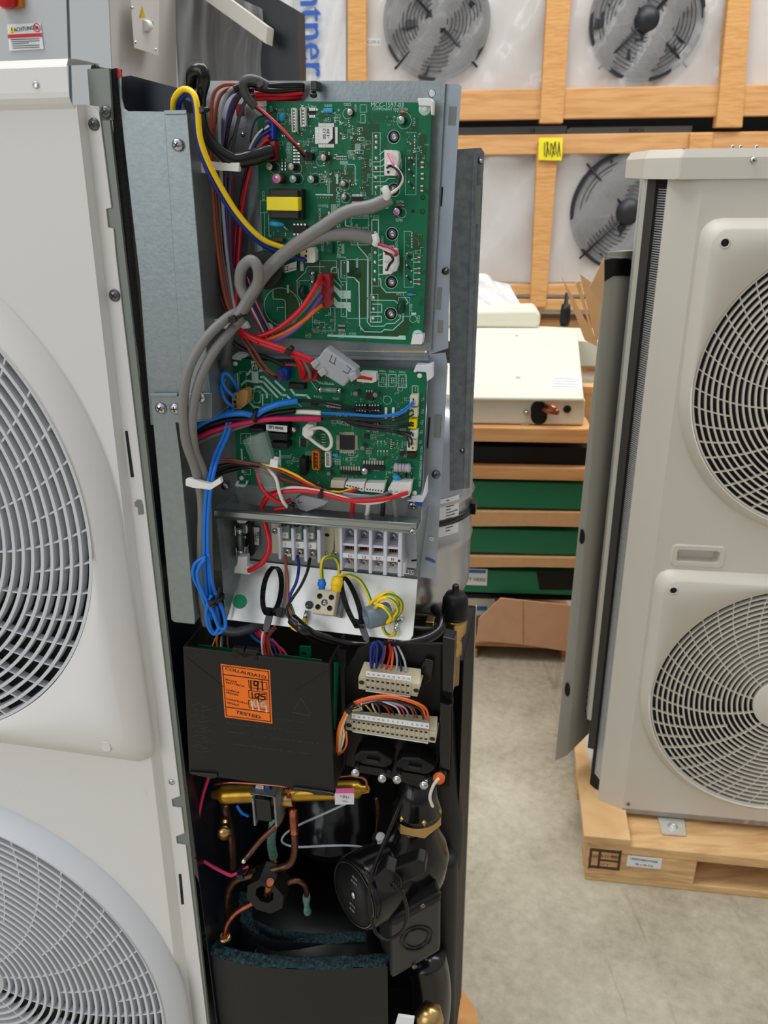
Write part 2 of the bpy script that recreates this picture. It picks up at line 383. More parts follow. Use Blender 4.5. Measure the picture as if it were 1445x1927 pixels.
def grille(fr, ca, cb, R, rh, c, pitch, w, dep, parent, m, n_out=72, swirl=.5, hub=True):
    nr = int((R-rh)/pitch); b = B(m); n = 160
    for k in range(nr+1):
        r = R-k*(R-rh)/nr - w*.5
        P = [[], [], [], []]
        for i in range(n):
            a = 2*pi*i/n
            for q, (rr, cc) in enumerate(((r-w/2, c-dep), (r-w/2, c), (r+w/2, c), (r+w/2, c-dep))): P[q].append(fr.W(ca+rr*cos(a), cb+rr*sin(a), cc))
        b.loops([P[0], P[1], P[2], P[3], P[0]], smooth=False)
    g = b.build('guard_rings', parent)
    b = B(m); sw = w*.55
    def spokes(num, r0, r1, off):
        for i in range(num):
            a0 = 2*pi*(i+off)/num; P = []
            for k in range(7):
                r = r0+(r1-r0)*k/6; a = a0+swirl*(R-r)/R; P.append((r, a))
            for k in range(6):
                (ra, aa), (rb, ab) = P[k], P[k+1]
                pa = (ca+ra*cos(aa), cb+ra*sin(aa)); pb = (ca+rb*cos(ab), cb+rb*sin(ab)); d = Vector((pb[0]-pa[0], pb[1]-pa[1])).normalized(); nx, ny = -d.y*sw*.5, d.x*sw*.5
                b.prism([fr.W(pa[0]+nx, pa[1]+ny, c-dep*.15), fr.W(pb[0]+nx, pb[1]+ny, c-dep*.15), fr.W(pb[0]-nx, pb[1]-ny, c-dep*.15), fr.W(pa[0]-nx, pa[1]-ny, c-dep*.15)], -fr.n*(dep*.8))
    spokes(n_out, R*.76, R, 0); spokes(n_out//2, R*.46, R*.76, 0); spokes(n_out//4, rh, R*.46, 0)
    b.build('guard_spokes', parent, kind='stuff')
    b = B(m); p = fr.W(ca, cb, c-dep); b.lathe(p, fr.n, [(rh, 0), (rh, dep*.9), (rh*.93, dep*1.15), (.0001, dep*1.2)], 48); b.build('hub_cap', parent)
    # dark fan well with blades behind the guard
    b = B(voidm); p = fr.W(ca, cb, c-dep-.002); b.lathe(p, -fr.n, [(R+.004, 0), (R+.004, .13), (.0001, .13)], 64); b.build('fan_well', parent)
    f = B(black)
    for k in range(3):
        A = 2*pi*k/3+.4; L1 = []; L2 = []
        for j in range(10):
            r = rh*.7+(R*.95-rh*.7)*j/9; L1.append(fr.W(ca+r*cos(A+.2*j/9), cb+r*sin(A+.2*j/9), c-dep-.085)); L2.append(fr.W(ca+r*cos(A+1.1+.25*j/9), cb+r*sin(A+1.1+.25*j/9), c-dep-.035))
        f.loops([L1, L2, [p_-fr.n*.004 for p_ in L2], [p_-fr.n*.004 for p_ in L1], L1], closed=False, smooth=False)
    f.lathe(fr.W(ca, cb, c-dep-.09), fr.n, [(rh, 0), (rh, .06), (.0001, .065)], 32); f.build('fan_blades', parent)

# ---------------------------------------------------------------- unit on the right
ru = thing('heat_pump', 'large beige twin-fan outdoor unit standing on the pale wooden pallet at right', 'heat pump')
b = B(casing_r)
cuA, cuB = (.333, .195), (.333, -.442); RR = .258
Wd = .94; zt, zb = .538, -.765
# front sheet as two polar plates about the fans, chamfered left edge, sides
def plate(fr, ca, cb, R0, x0, x1, y0, y1, c, b):
    f = superbox(x0-ca, x1-ca, y0-cb, y1-cb, .0005); n = 180
    angs = sorted([2*pi*i/n for i in range(n)]+[atan2(y-cb, x-ca) % (2*pi) for x in (x0, x1) for y in (y0, y1)])
    b.loops([[fr.W(ca+g*cos(t), cb+g*sin(t), c) for t in angs for g in [R0]], [fr.W(ca+f(t)*cos(t), cb+f(t)*sin(t), c) for t in angs]])
mid = -.135
plate(R, *cuA, .262, .05, Wd-.01, mid+.03, zt, 0, b); plate(R, *cuB, .262, .05, Wd-.01, zb, mid-.03, 0, b)
hx0, hx1 = .082, .176                                    # recessed carrying handle between the fans
for x0, x1 in ((.05, hx0), (hx1, Wd-.01)): b.prism([R.W(x0, mid-.03), R.W(x1, mid-.03), R.W(x1, mid+.03), R.W(x0, mid+.03)], -R.n*.001)
for y0, y1 in ((mid-.03, mid-.017), (mid+.017, mid+.03)): b.prism([R.W(hx0, y0), R.W(hx1, y0), R.W(hx1, y1), R.W(hx0, y1)], -R.n*.001)
o_ = [R.W(.05, zb), R.W(.05, zt)]
b.loops([[R.W(.05, zb, 0), R.W(.05, zt, 0)], [R.W(.0, zb+.008, -.024), R.W(0, zt, -.024)], [R.W(.0, zb+.008, -.03), R.W(0, zt, -.03)], [R.W(.012, zb+.008, -.034), R.W(.012, zt, -.034)]], closed=False)
b.loops([[R.W(Wd-.01, zb, 0), R.W(Wd-.01, zt, 0)], [R.W(Wd, zb, -.01), R.W(Wd, zt, -.01)], [R.W(Wd, zb, -.32), R.W(Wd, zt, -.32)], [R.W(.1, zb, -.32), R.W(.1, zt, -.32)]], closed=False)
b.prism([R.W(.05, zb, 0), R.W(Wd, zb, 0), R.W(Wd, zb, -.32), R.W(-.02, zb, -.32), R.W(0, zb, -.03)], Vector((0, 0, .012)))
b.build('casing', ru)
# handle cup
b = B(casing_r); f1 = rpoly(hx0, mid-.0205, hx1, mid+.0205, .008); f2 = rpoly(hx0+.008, mid-.013, hx1-.008, mid+.013, .006); f3 = rpoly(hx0+.014, mid-.011, hx1-.014, mid+.011, .006)
b.loops([[R.W(x, y, 0) for x, y in rpoly(hx0-.003, mid-.0235, hx1+.003, mid+.0235, .01)], [R.W(x, y, .002) for x, y in f1], [R.W(x, y, .002) for x, y in f2], [R.W(x, y, -.018) for x, y in f3]]); b.poly([R.W(x, y, -.018) for x, y in f3]); b.build('handle_recess', ru)
# raised fan panels
def fan_panel(fr, ca, cb, R0, half, ext, h, parent, m, rad, flip, bev):
    P = superbox(-half, half, -ext if flip < 0 else -half, ext if flip > 0 else half, rad); Rin = R0+.001
    out = lambda t: P(t) if (sin(t) > 0) == (flip > 0) and abs(sin(t)) > 1e-3 else half
    sh = lambda d: (lambda t: max(Rin, out(t)*(1-d/half)))
    return polar(fr, ca, cb, [(out, 0), (sh(.001), h*.25), (sh(bev*.85), h*.9), (sh(bev), h), (lambda t: Rin+.001, h), (lambda t: Rin, h-.002), (lambda t: Rin, -.012)], m, 200, smooth=True).build('fan_panel', parent)
for (ca, cb) in (cuA, cuB):
    fan_panel(R, ca, cb, RR, .277, .277, .02, ru, casing_r, .03, 1, .017)
    grille(R, ca, cb, RR, .061, .016, .0103, .0034, .008, ru, casing_r, 48, .55)
    b = B(voidm); x, y = R.l(*((1364, 457) if cb > 0 else (1267, 1111)), .02); b.lathe(R.W(x, y, .0203), R.n, [(.0062, 0), (.0001, .0002)], 20); b.use(casing_r); b.lathe(R.W(x, y, .02), R.n, [(.0085, 0), (.0085, .001), (.0063, .001), (.0063, 0)], 20); b.build('screw_hole', ru)
screw(R, 1182, 1513, .001, 3.4, ru, darkst)
# top cap
b = B(casing_r); T = [(-.034, -.075), (-.034, -.33), (Wd+.012, -.33), (Wd+.012, .006), (.008, .006)]
b.loops([[R.W(x, .531, c) for x, c in T], [R.W(x, .563, c) for x, c in T], [R.W(x*.985+.006, .576, c*.97-.004) for x, c in T]]); b.poly([R.W(x*.985+.006, .576, c*.97-.004) for x, c in T]); b.poly([R.W(x, .532, c) for x, c in T])
b.build('top_cap', ru, bevel=.004)
screw(R, 1417, 302, .010, 6.2, ru); 
for x in (1378, 1393, 1423): screw(R, x, 277, -.05, 4, ru, steel)
# left side: corner post, dark gap, fin coil
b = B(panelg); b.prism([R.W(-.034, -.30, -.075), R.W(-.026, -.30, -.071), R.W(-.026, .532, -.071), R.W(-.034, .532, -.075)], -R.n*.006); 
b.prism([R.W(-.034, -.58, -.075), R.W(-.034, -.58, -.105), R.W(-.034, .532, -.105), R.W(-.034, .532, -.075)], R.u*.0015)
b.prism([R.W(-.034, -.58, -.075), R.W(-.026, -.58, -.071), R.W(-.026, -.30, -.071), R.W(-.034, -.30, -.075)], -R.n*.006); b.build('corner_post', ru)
b = B(finm); nf = 300
for i in range(nf):
    z = zb+.05+i*(zt-zb-.07)/nf; b.prism([R.W(.006, z, -.030), R.W(-.010, z, -.07), R.W(-.010, z+.0016, -.07), R.W(.006, z+.0016, -.030)], R.u*.012)
b.build('coil_fins', ru, kind='stuff'); b = B(voidm)
for a_, q_ in ((zb+.01, zt),): b.prism([R.W(.012, a_, -.036), R.W(-.014, a_, -.073), R.W(.03, a_, -.30), R.W(.3, a_, -.30), R.W(.3, a_, -.25), R.W(.05, a_, -.2)], Vector((0, 0, q_-a_)))
b.build('coil_body', ru)
b = B(mat('gap_shade_strip', (62, 60, 56), .6)); b.prism([R.W(-.027, zb+.11, -.072), R.W(-.012, zb+.11, -.068), R.W(-.012, zt, -.068), R.W(-.027, zt, -.072)], -R.n*.004); b.build('gap_shade_strip', ru)  # dark strip added in place of the shade between post and fins
b = B(galvb); x, y = R.l(1262, 1545, .0); pts = [(1238, 1533), (1287, 1536), (1290, 1572), (1247, 1570)]
zf = zb-.004
def flo(x, y, z):
    d = ray(x, y); return CAM + d*((z-CAM.z)/d.z)
zz = R.W(0, zb).z-.0
b.prism([flo(x_, y_, zz-.006) for x_, y_ in ((1236, 1530), (1286, 1534), (1291, 1571), (1246, 1568))], Vector((0, 0, -.004))); q = flo(1266, 1556, zz-.006); b.lathe(q, (0, 0, 1), [(.011, 0), (.011, .001), (.0065, .002), (.0065, .005), (.003, .0055), (.003, .003)], 20); b.build('foot_bracket', ru)
# ---------------------------------------------------------------- pallet under the right unit
pl = thing('pallet', 'pale new wooden pallet with stamped end block under the beige twin-fan unit', 'pallet')
zt_ = zz-.010
P0 = flo(1100, 1655, 0); 
ud = R.u; bd = -R.n
A0 = flo(1107, 1560, zt_-.02)
A0 = Vector((P0.x, P0.y, 0))
def pb(b, u0, u1, d0, d1, z0, z1):                        # box in pallet axes
    q = lambda u, d, z: A0+ud*u+bd*d+Vector((0, 0, z)); b.prism([q(u0, d0, z0), q(u1, d0, z0), q(u1, d0, z1), q(u0, d0, z1)], bd*(d1-d0)); return b
ZT = zt_
pb(B(pal_woodx), .0, 1.1, .0, .1, 0, .018).build('bottom_board', pl, bevel=.002)
pb(B(pal_woodx), .0, .225, .0, .1, .018, ZT-.026).build('end_block', pl, bevel=.002)
pb(B(pal_woodx), .55, .75, .0, .1, .018, ZT-.026).build('middle_block', pl, bevel=.002)
pb(B(pal_woodx), .0, 1.1, .0, .105, ZT-.026, ZT-.002).build('deck_board', pl, bevel=.002)
pb(B(pal_woodx), .0, 1.1, .115, .22, ZT-.026, ZT-.002).build('deck_board', pl, bevel=.002)
pb(B(pal_woodx), .0, 1.1, .35, .47, ZT-.026, ZT-.002).build('deck_board', pl, bevel=.002)
pb(B(pal_wood), -.012, .085, -.004, .56, ZT, ZT+.018).build('side_rail', pl, bevel=.002)
pb(B(pal_woodx), 0, .1, .25, .35, .0, ZT-.03).build('middle_block', pl, bevel=.002)
pb(B(pal_woodx), 0, .1, .44, .55, .0, ZT-.03).build('rear_block', pl, bevel=.002)
pb(B(pal_woodx), .23, 1.1, .3, .31, .0, ZT-.05).build('inner_board', pl)
PF = Fr(1100, 1655, 1, 8.5); PF.o = A0.copy()
b = B('stamp_ink' if 'stamp_ink' in MATS else mat('stamp_ink', (84, 58, 40), .7))
for x0, y0, x1, y1 in ((1110, 1598, 1166, 1598.8), (1110, 1630, 1166, 1630.8), (1110, 1598, 1110.8, 1631), (1165.2, 1598, 1166, 1631), (1127, 1598, 1127.7, 1631), (1127, 1617, 1166, 1617.7)): b.rect(PF, x0, y0+3, x1, y1+3, .0008, .0006)
b.text(PF, 'ES-11-0005', 1146, 1612, 7, .001, 1, .9, .06); b.text(PF, 'HT 5', 1137, 1627, 5, .001); b.text(PF, 'IIIIII', 1118, 1611, 9, .001); b.text(PF, 'I', 1118, 1626, 6, .001); b.build('treatment_stamp', pl, label='black stamp ES-11-0005 burnt on the end block')
b = B(paper); b.rect(PF, 1181, 1610, 1243, 1636, .0012, .0008); b.use(ink); b.text(PF, 'UHISSPS0002319300E', 1212, 1619, 5, .0014, 3, .8, .03); b.text(PF, '96 x 44 Cm', 1212, 1628, 5, .0014, 3, 1, .03); b.build('paper_label', pl, label='white printed label stuck on the end block')

# ---------------------------------------------------------------- removed side panel leaning left of the right unit
sp = thing('leaning_cover', 'tall bent grey sheet-metal side panel leaning beside the beige twin-fan unit', 'panel')
def rp(x, y, c): return R.at(x, y, c)
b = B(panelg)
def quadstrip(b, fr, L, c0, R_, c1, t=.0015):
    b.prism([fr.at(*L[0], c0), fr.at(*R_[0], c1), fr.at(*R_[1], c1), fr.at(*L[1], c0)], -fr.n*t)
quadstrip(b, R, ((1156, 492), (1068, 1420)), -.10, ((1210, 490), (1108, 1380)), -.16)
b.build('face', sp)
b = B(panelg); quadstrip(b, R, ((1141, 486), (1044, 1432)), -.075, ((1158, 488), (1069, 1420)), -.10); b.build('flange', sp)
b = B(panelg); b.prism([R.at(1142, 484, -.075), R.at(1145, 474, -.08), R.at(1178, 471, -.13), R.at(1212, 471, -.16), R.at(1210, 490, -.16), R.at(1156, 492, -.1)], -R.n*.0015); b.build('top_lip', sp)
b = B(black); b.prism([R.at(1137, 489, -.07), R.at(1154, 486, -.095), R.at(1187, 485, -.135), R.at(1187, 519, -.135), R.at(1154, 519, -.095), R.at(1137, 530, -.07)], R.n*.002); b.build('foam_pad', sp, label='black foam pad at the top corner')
b = B(voidm)
for i in range(5): y = 1283+i*13; b.prism([R.at(1094-i, y, -.135), R.at(1111-i, y+1, -.145), R.at(1110-i, y+5, -.145), R.at(1093-i, y+4, -.135)], R.n*.001)
b.build('louvres', sp)
b = B(voidm); P = [(1095+6*cos(t), 1010+14*sin(t)) for t in [pi*2*i/16 for i in range(16)]]; b.prism([R.at(x, y, -.078) for x, y in P], -R.n*.001)
b.build('punched_hole', sp); b = B(voidm); P = [(1068+5*cos(t), 1298+13*sin(t)) for t in [pi*2*i/16 for i in range(16)]]; b.prism([R.at(x, y, -.078) for x, y in P], -R.n*.001); b.build('punched_hole', sp)

# ---------------------------------------------------------------- stack with green trays behind the gap
S = Fr(975, 1000, 2.26, 5)
def sbox(fr, m, x0, y0, x1, y1, c, t): return B(m).rect(fr, x0, y0, x1, y1, c, t)
DP = .75
def layer(m, x0, y0, x1, y1, c, name, label, cat, t=DP, group=None):
    r = thing(name, label, cat, group); sbox(S, m, x0, y0, x1, y1, c, t).build('deck' if 'pallet' in name else 'sheet' if 'card' in name else 'body', r, bevel=.003); return r
xL, xR = 812, 1112
p = thing('pallet', 'old wooden pallet on the floor under the stack of green trays', 'pallet')
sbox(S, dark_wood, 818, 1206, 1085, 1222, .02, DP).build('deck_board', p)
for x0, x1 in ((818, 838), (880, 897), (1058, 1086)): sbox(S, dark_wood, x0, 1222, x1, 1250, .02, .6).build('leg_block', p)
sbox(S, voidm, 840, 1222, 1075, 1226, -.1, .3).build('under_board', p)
cb_ = thing('cardboard', 'pinkish cardboard sheet with a fold hanging over the floor pallet', 'cardboard')
b = B(card2); pts = [(897, 1205), (900, 1166), (942, 1126), (1075, 1140), (1068, 1226), (985, 1213)]
b.prism([S.at(x, y, .035) for x, y in pts], -S.n*.006); b.build('sheet', cb_)
b = B(dark_wood); b.prism([S.at(984, 1130, .0365), S.at(985, 1130, .0365), S.at(985, 1212, .0365), S.at(984, 1212, .0365)], -S.n*.002); b.build('fold_line', cb_)
b = sbox(S, cwhite, 830, 1124, 930, 1160, -.02, DP); o = b.build('carton', None, 'white carton with a blue printed label under the lowest green tray', cat='box')
b = B(labelb); b.rect(S, 897, 1141, 916, 1149, -.018, .001); b.use(inkg); b.text(S, 'HERE', 904, 1160, 6, -.018, 2); b.build('printed_label', o)
def tray(y0, y1, label, opening=None, lab=None):
    r = thing('steel_tray', label, 'tray', 'green steel trays in the stack')
    sbox(S, greenb, 800, y0, 1112, y1, 0, DP).build('tray_body', r, bevel=.003)
    sbox(S, black, 800, y1-1, 1112, y1+3, -.012, DP-.03).build('tray_lip', r)
    if opening: x0, ya, x1, yb = opening; b = B(voidm); b.pp(S, [(x0, ya), (x1, ya), (x1, yb), (x0+6, yb)], .001, .0008); b.build('fork_opening', r)
    if lab:
        b = B(paper); b.rect(S, 875, 1070, 916, 1102, .002, .001); b.use(labelb); b.rect(S, 877, 1072, 914, 1079, .003, .0008); b.use(inkg); b.text(S, 'LIFT HERE', 892, 1090, 7, .003, 2, 1, .05); b.build('lift_label', r, label='white label LIFT HERE with blue band')
tray(904, 960, 'green steel tray, topmost of the three in the stack')
tray(993, 1046, 'green steel tray, middle of the three in the stack')
tray(1070, 1122, 'green steel tray with dark fork opening and LIFT HERE label, lowest of the three', (1009, 1075, 1112, 1110), True)
for y0, y1, lb in ((962, 991, 'cardboard sheet between the top and middle green trays'), (1047, 1068, 'cardboard sheet between the middle and lowest green trays')):
    r = thing('cardboard_sheet', lb, 'cardboard', 'cardboard layers in the stack'); b = B(card); b.pp(S, [(800, y0), (1112, y0+4), (1112, y1+1), (1000, y1-1), (800, y1)], .012, DP-.05); b.build('sheet', r)
r = thing('wooden_board', 'rough wooden board lying on the topmost green tray', 'board'); sbox(S, crate_woodh, 800, 876, 1112, 906, .015, DP).build('board', r, bevel=.003)
r = thing('pallet', 'orange-brown pallet carrying the cream unit on top of the stack', 'pallet')
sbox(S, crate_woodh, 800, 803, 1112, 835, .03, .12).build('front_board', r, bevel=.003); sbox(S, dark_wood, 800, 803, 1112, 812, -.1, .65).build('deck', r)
o = sbox(S, black, 800, 838, 1112, 875, -.012, .6); o.build('shade_slab', None, 'nearly black slab added as the shade between the top pallet and the rough board', cat='slab')  # black slab added to stand in for the shadow under the pallet
sbox(S, crate_woodh, 1098, 728, 1125, 803, -.35, .05).build('side_post', r)
# cream unit lying on it
cu = thing('air_conditioner_unit', 'cream outdoor unit lying on its back on the pallet stack, pipe socket facing front', 'air conditioner')
q0 = S.at(800, 742, .0); q1 = S.at(1097, 745, .0); 
sbox(S, cwhite, 800, 748, 1098, 801, .0, .9).build('body', cu, bevel=.006)
zc = S.at(1097, 747, 0).z
def top(x, y, z): return flo(x, y, z)
b = B(cwhite)
TP = [top(800, 746, zc), top(1099, 749, zc), top(1086, 617, zc), top(800, 602, zc)]
b.prism(TP, Vector((0, 0, -.012))); b.build('front_cover', cu, bevel=.005)
b = B(black); b.prism([S.at(x, y, .004) for x, y in [(1014+15*cos(t)*(1+.15*abs(sin(2*t))), 777+21*sin(t)*(1+.1*abs(sin(2*t)))) for t in [2*pi*i/24 for i in range(24)]]], -S.n*.003)
b.build('pipe_socket', cu, label='black rubber-lined pipe opening')
b = B(copper); b.tube([S.at(1020, 770, -.0), S.at(1034, 774, .03), S.at(1050, 776, .045)], .008, cuts=3); b.tube([S.at(1024, 764, 0), S.at(1036, 764, .04), S.at(1046, 770, .05)], .005, cuts=3); b.build('pipe_stub', cu)
b = B(black); b.lathe(S.at(1067, 770, .001), S.n, [(.011, 0), (.010, .003), (.0001, .003)], 20); b.build('plug', cu)
b = B(steel); b.lathe(S.at(990, 776, .001), S.n, [(.008, 0), (.006, .012), (.0001, .012)], 12); b.rect(S, 979, 796, 995, 808, .004, .004); b.build('clip', cu)
b = B(paper); b.prism([top(x, y, zc+.001) for x, y in ((1037, 706), (1092, 708), (1095, 732), (1038, 729))], Vector((0, 0, -.0005))); b.use(inkg)
for k in range(4): b.prism([top(x, y, zc+.0014) for x, y in ((1041, 711+k*5), (1088, 713+k*5), (1088, 714+k*5), (1041, 712+k*5))], Vector((0, 0, -.0002)))
b.build('rating_label', cu)
b = B(steel)
for x, y in ((972, 632), (975, 711)): b.lathe(top(x, y, zc+.0005), (0, 0, 1), [(.007, 0), (.005, .003), (.0001, .003)], 12)
b.build('cover_screws', cu)
fc = top(848, 664, zc+.003); b = B(black)
for k in range(9):
    r_ = .075-.008*k; P = [fc+Vector((r_*cos(a), r_*1.0*sin(a)*1.9, .012)) for a in [2*pi*i/40 for i in range(41)]]; b.tube(P, .0022, n=5, cuts=1)
b.use(voidm); b.prism([fc+Vector((.083*cos(a), .083*1.9*sin(a), .0015)) for a in [2*pi*i/40 for i in range(40)]], Vector((0, 0, -.003))); b.build('fan_guard', cu)
# white bar and plastic pile on the unit, black cap
zb2 = zc+.05
cF = S.loc(flo(908, 617, zc))[2]
b = B(cwhite); b.prism([S.at(x, y, cF) for x, y in ((800, 588), (1008, 584), (1017, 590), (1016, 612), (1008, 618), (800, 615))], -S.n*.2); b.build('foam_bar', None, 'white rounded foam bar lying across the back of the cream unit', cat='packing', bevel=.01)
b = B(filmw); random.seed(3)
L = []
for j in range(9):
    t = j/8; L.append([S.at(838+i*10.5+6*sin(i*1.7+j), 590-(14+58*sin(pi*min(1, (i+1)/15))**.8)*t+5*sin(i*1.3+j*1.1)*t, cF-.1-.28*t+.03*sin(i*1.2+j*1.7)) for i in range(15)])
b.loops(L, closed=False, smooth=True)
o = b.build('plastic_wrap', None, 'crumpled milky plastic sheet piled behind the white foam bar', cat='plastic sheet'); md = o.modifiers.new('smooth', 'SUBSURF'); md.levels = md.render_levels = 2
b = B(black); b.lathe(top(1062, 613, zc+.001), (0, 0, 1), [(.019, 0), (.021, .02), (.021, .055), (.017, .085), (.009, .085), (.007, .13), (.0001, .13)], 20); b.build('valve_cap', None, 'black threaded pipe coupling standing upright on the cream unit', cat='coupling')
# cardboard sheets leaning
for i, (pts, lb) in enumerate((
    ([(1072, 548), (1056, 520), (1100, 640), (1124, 652), (1122, 640)], 'thin brown cardboard flap leaning leftmost beside the bent metal panel'),
    ([(1083, 533), (1090, 528), (1122, 648), (1117, 640)], 'cardboard flap standing between the others by the bent metal panel'),
    ([(1091, 515), (1131, 545), (1133, 610), (1122, 648)], 'broad folded cardboard flap nearest the bent metal panel'),
    ([(1110, 540), (1137, 484), (1140, 560), (1130, 575)], 'cardboard flap sticking up highest above the bent metal panel'))):
    b = B(card); b.prism([R.at(x, y, -.5-.06*(3-i)) for x, y in pts], -R.n*.006); b.build('cardboard_flap', None, lb, cat='cardboard', group='leaning cardboard flaps')
a0, b1 = R.l(1158, 655, -.45); a1 = R.l(1200, 655, -.45)[0]; b = B(card); b.box(R, a0, a1, -R.o.z+.001, b1, -.80, -.45); b.build('cardboard_box', None, 'tall cardboard box hidden behind the leaning grey cover, holding the loose flaps', cat='box')
b = sbox(R, cwhite, 1020, 640, 1135, 690, -1.9, .3); b.build('worktable', None, 'white table edge behind the leaning cardboard flaps', cat='table', bevel=.004)
# ---------------------------------------------------------------- crated fan units behind
K = Fr(1000, 300, 6, 6)
def bar(m, x0, y0, x1, y1, c, t, parent, name): return sbox(K, m, x0, y0, x1, y1, c, t).build(name, parent, bevel=.006)
def post(xt, xb, w0, w1, y0, y1, c, parent, name='post'):
    b = B(crate_wood); b.pp(K, [(xt-w0/2, y0), (xt+w0/2, y0), (xb+w1/2, y1), (xb-w1/2, y1)], c, .09); b.build(name, parent, bevel=.006)
def crate(label, rows, posts, pan, c=0):
    r = thing('wooden_crate', label, 'crate', 'stacked crates of wrapped fan units')
    for x0, y0, x1, y1, nm in rows: bar(crate_woodh, x0, y0, x1, y1, c, .09, r, nm)
    for p_ in posts: post(*p_, c+.03, r)
    return r
cr1 = crate('open wooden crate on the upper row behind the circuit boards and yellow note', [(560, 175, 1900, 211, 'bottom_rail')], [(671, 671, 34, 36, -60, 186), (1055, 1037, 46, 44, -60, 232), (1397, 1372, 42, 50, -60, 240)], None)
cr2 = crate('open wooden crate on the lower row carrying the yellow note', [(560, 259, 1900, 281, 'top_rail'), (860, 535, 1900, 560, 'bottom_rail'), (860, 562, 1900, 590, 'skid')], [(1031, 1012, 40, 30, 266, 578), (1320, 1300, 44, 36, 250, 600)], None)
def fanunit(label, x0, y0, x1, y1, fans, c=-.1):
    r = thing('fan_unit', label, 'fan unit', 'wrapped fan units in the crates')
    sbox(K, crpanel, x0, y0, x1, y1, c, .5).build('panel', r)
    for fx, fy, R0 in fans:
        ca, cb = K.l(fx, fy, c); Rm = R0*K.m(fx, fy, c)
        b = polar(K, ca, cb, [(lambda t: Rm*1.03, c), (lambda t: Rm*1.03, c+.06), (lambda t: Rm*.97, c+.06), (lambda t: Rm*.97, c+.003)], fand, 64); b.build('fan_ring', r)
        b = B('dark_fan'); MATS.setdefault('d', MATS[fand])
        b = B(fanback); b.lathe(K.W(ca, cb, c+.004), K.n, [(Rm*.98, 0), (.0001, .001)], 48); b.build('fan_recess', r)
        b = B(fand)
        for k in range(5):
            A = 2*pi*k/5+.5; P = [(ca+Rm*q_*cos(A+dw), cb+Rm*q_*sin(A+dw)) for q_, dw in ((.2, -.3), (.55, -.42), (.93, -.30), (.95, .25), (.6, .32), (.2, .4))]
            b.prism([K.W(P[i][0], P[i][1], c+(.02 if i < 3 else .045)) for i in range(6)], K.n*.004)
        b.lathe(K.W(ca, cb, c+.02), K.n, [(Rm*.24, 0), (Rm*.22, .05), (.0001, .055)], 24); b.build('fan_blades', r)
        b = B(fand)
        for k in range(9): q_ = Rm*(.3+.07*k); b.tube([K.W(ca+q_*cos(a), cb+q_*sin(a), c+.062) for a in [2*pi*i/40 for i in range(41)]], .003, n=4, cuts=1)
        for k in range(4): A = pi/4+pi/2*k; b.tube([K.W(ca+Rm*.2*cos(A), cb+Rm*.2*sin(A), c+.064), K.W(ca+Rm*1.14*cos(A), cb+Rm*1.14*sin(A), c+.064)], .008, n=5, cuts=1)
        b.build('fan_guard', r, kind='stuff')
fanback = mat('fan_recess', (46, 47, 52), .6)
fanunit('wrapped white unit with a dark fan, upper crate, left of the middle post', 560, -80, 1046, 181, [(822, 42, 97)])
fanunit('wrapped white unit with a dark fan, upper crate, right of the middle post', 1049, -80, 1900, 181, [(1214, 38, 104), (1640, 38, 104)])
fanunit('wrapped white unit in the lower crate with a dark fan partly behind the beige unit', 700, 282, 1900, 533, [(1180, 398, 106), (1640, 398, 104)])
b = B(paper); b.rect(K, 690, 72, 716, 86, -.098, .002); b.use(ink); b.text(K, 'LGFK-6', 703, 79, 5, -.0975, 2, 1, .06); b.build('paper_label', None, 'small white label marked LGFK-6 on the upper left wrapped unit', cat='label')
b = B(ynote); b.prism([K.at(x, y, .036+q) for x, y, q in ((1014, 259, 0), (1059, 259, 0), (1058, 290, .01), (1056, 302, .02), (1013, 301, .012))], K.n*.002); b.use(ink)
for k in range(9): 
    x = 1024+3.6*k; b.prism([K.at(x+2*sin(k*3), 268+2*sin(k*5), .046), K.at(x+2*sin(k*3)+1.6, 268+2*sin(k*5), .046), K.at(x+5*sin(k*2.1)+1.6, 293+3*sin(k*4), .058), K.at(x+5*sin(k*2.1), 293+3*sin(k*4), .058)], K.n*.001)
b.build('paper_note', None, 'bright yellow paper note with black scribbles pinned on the crate joint', cat='note')
# film over the units
def film(label, x0, y0, x1, y1, seed):
    rnd = random.Random(seed); b = B(filmm); nx, ny = 26, 14; L = []
    for j in range(ny+1): L.append([K.at(x0+(x1-x0)*i/nx, y0+(y1-y0)*j/ny, -.035+.03*sin(i*.9+j*.7+seed)+rnd.uniform(-.012, .012)) for i in range(nx+1)])
    b.loops(L, closed=False, smooth=True); b.build('plastic_film', None, label, cat='plastic film', group='clear film around the crated units')
film('clear creased film over the upper left crated fan', 690, -60, 1030, 179, 1)
film('clear creased film over the upper right crated fan', 1060, -60, 1380, 179, 2)
film('clear creased film over the lower crated fan', 860, 284, 1330, 532, 3)
# printed banner with blue letters at the left end of the crates
b = B(filmw); L = []
for j in range(9): L.append([K.at(552+i*9, -60+j*31, .0+.02*sin(i*1.3+j)) for i in range(12)])
b.loops(L, closed=False, smooth=True)
bn = b.build('banner', None, 'white plastic sheet with blue vertical lettering left of the crates', cat='banner')
b = B(inkb); b.text(K, 'ntner', 592, 62, 50, .03, 90, .92, .035); b.build('lettering', bn)
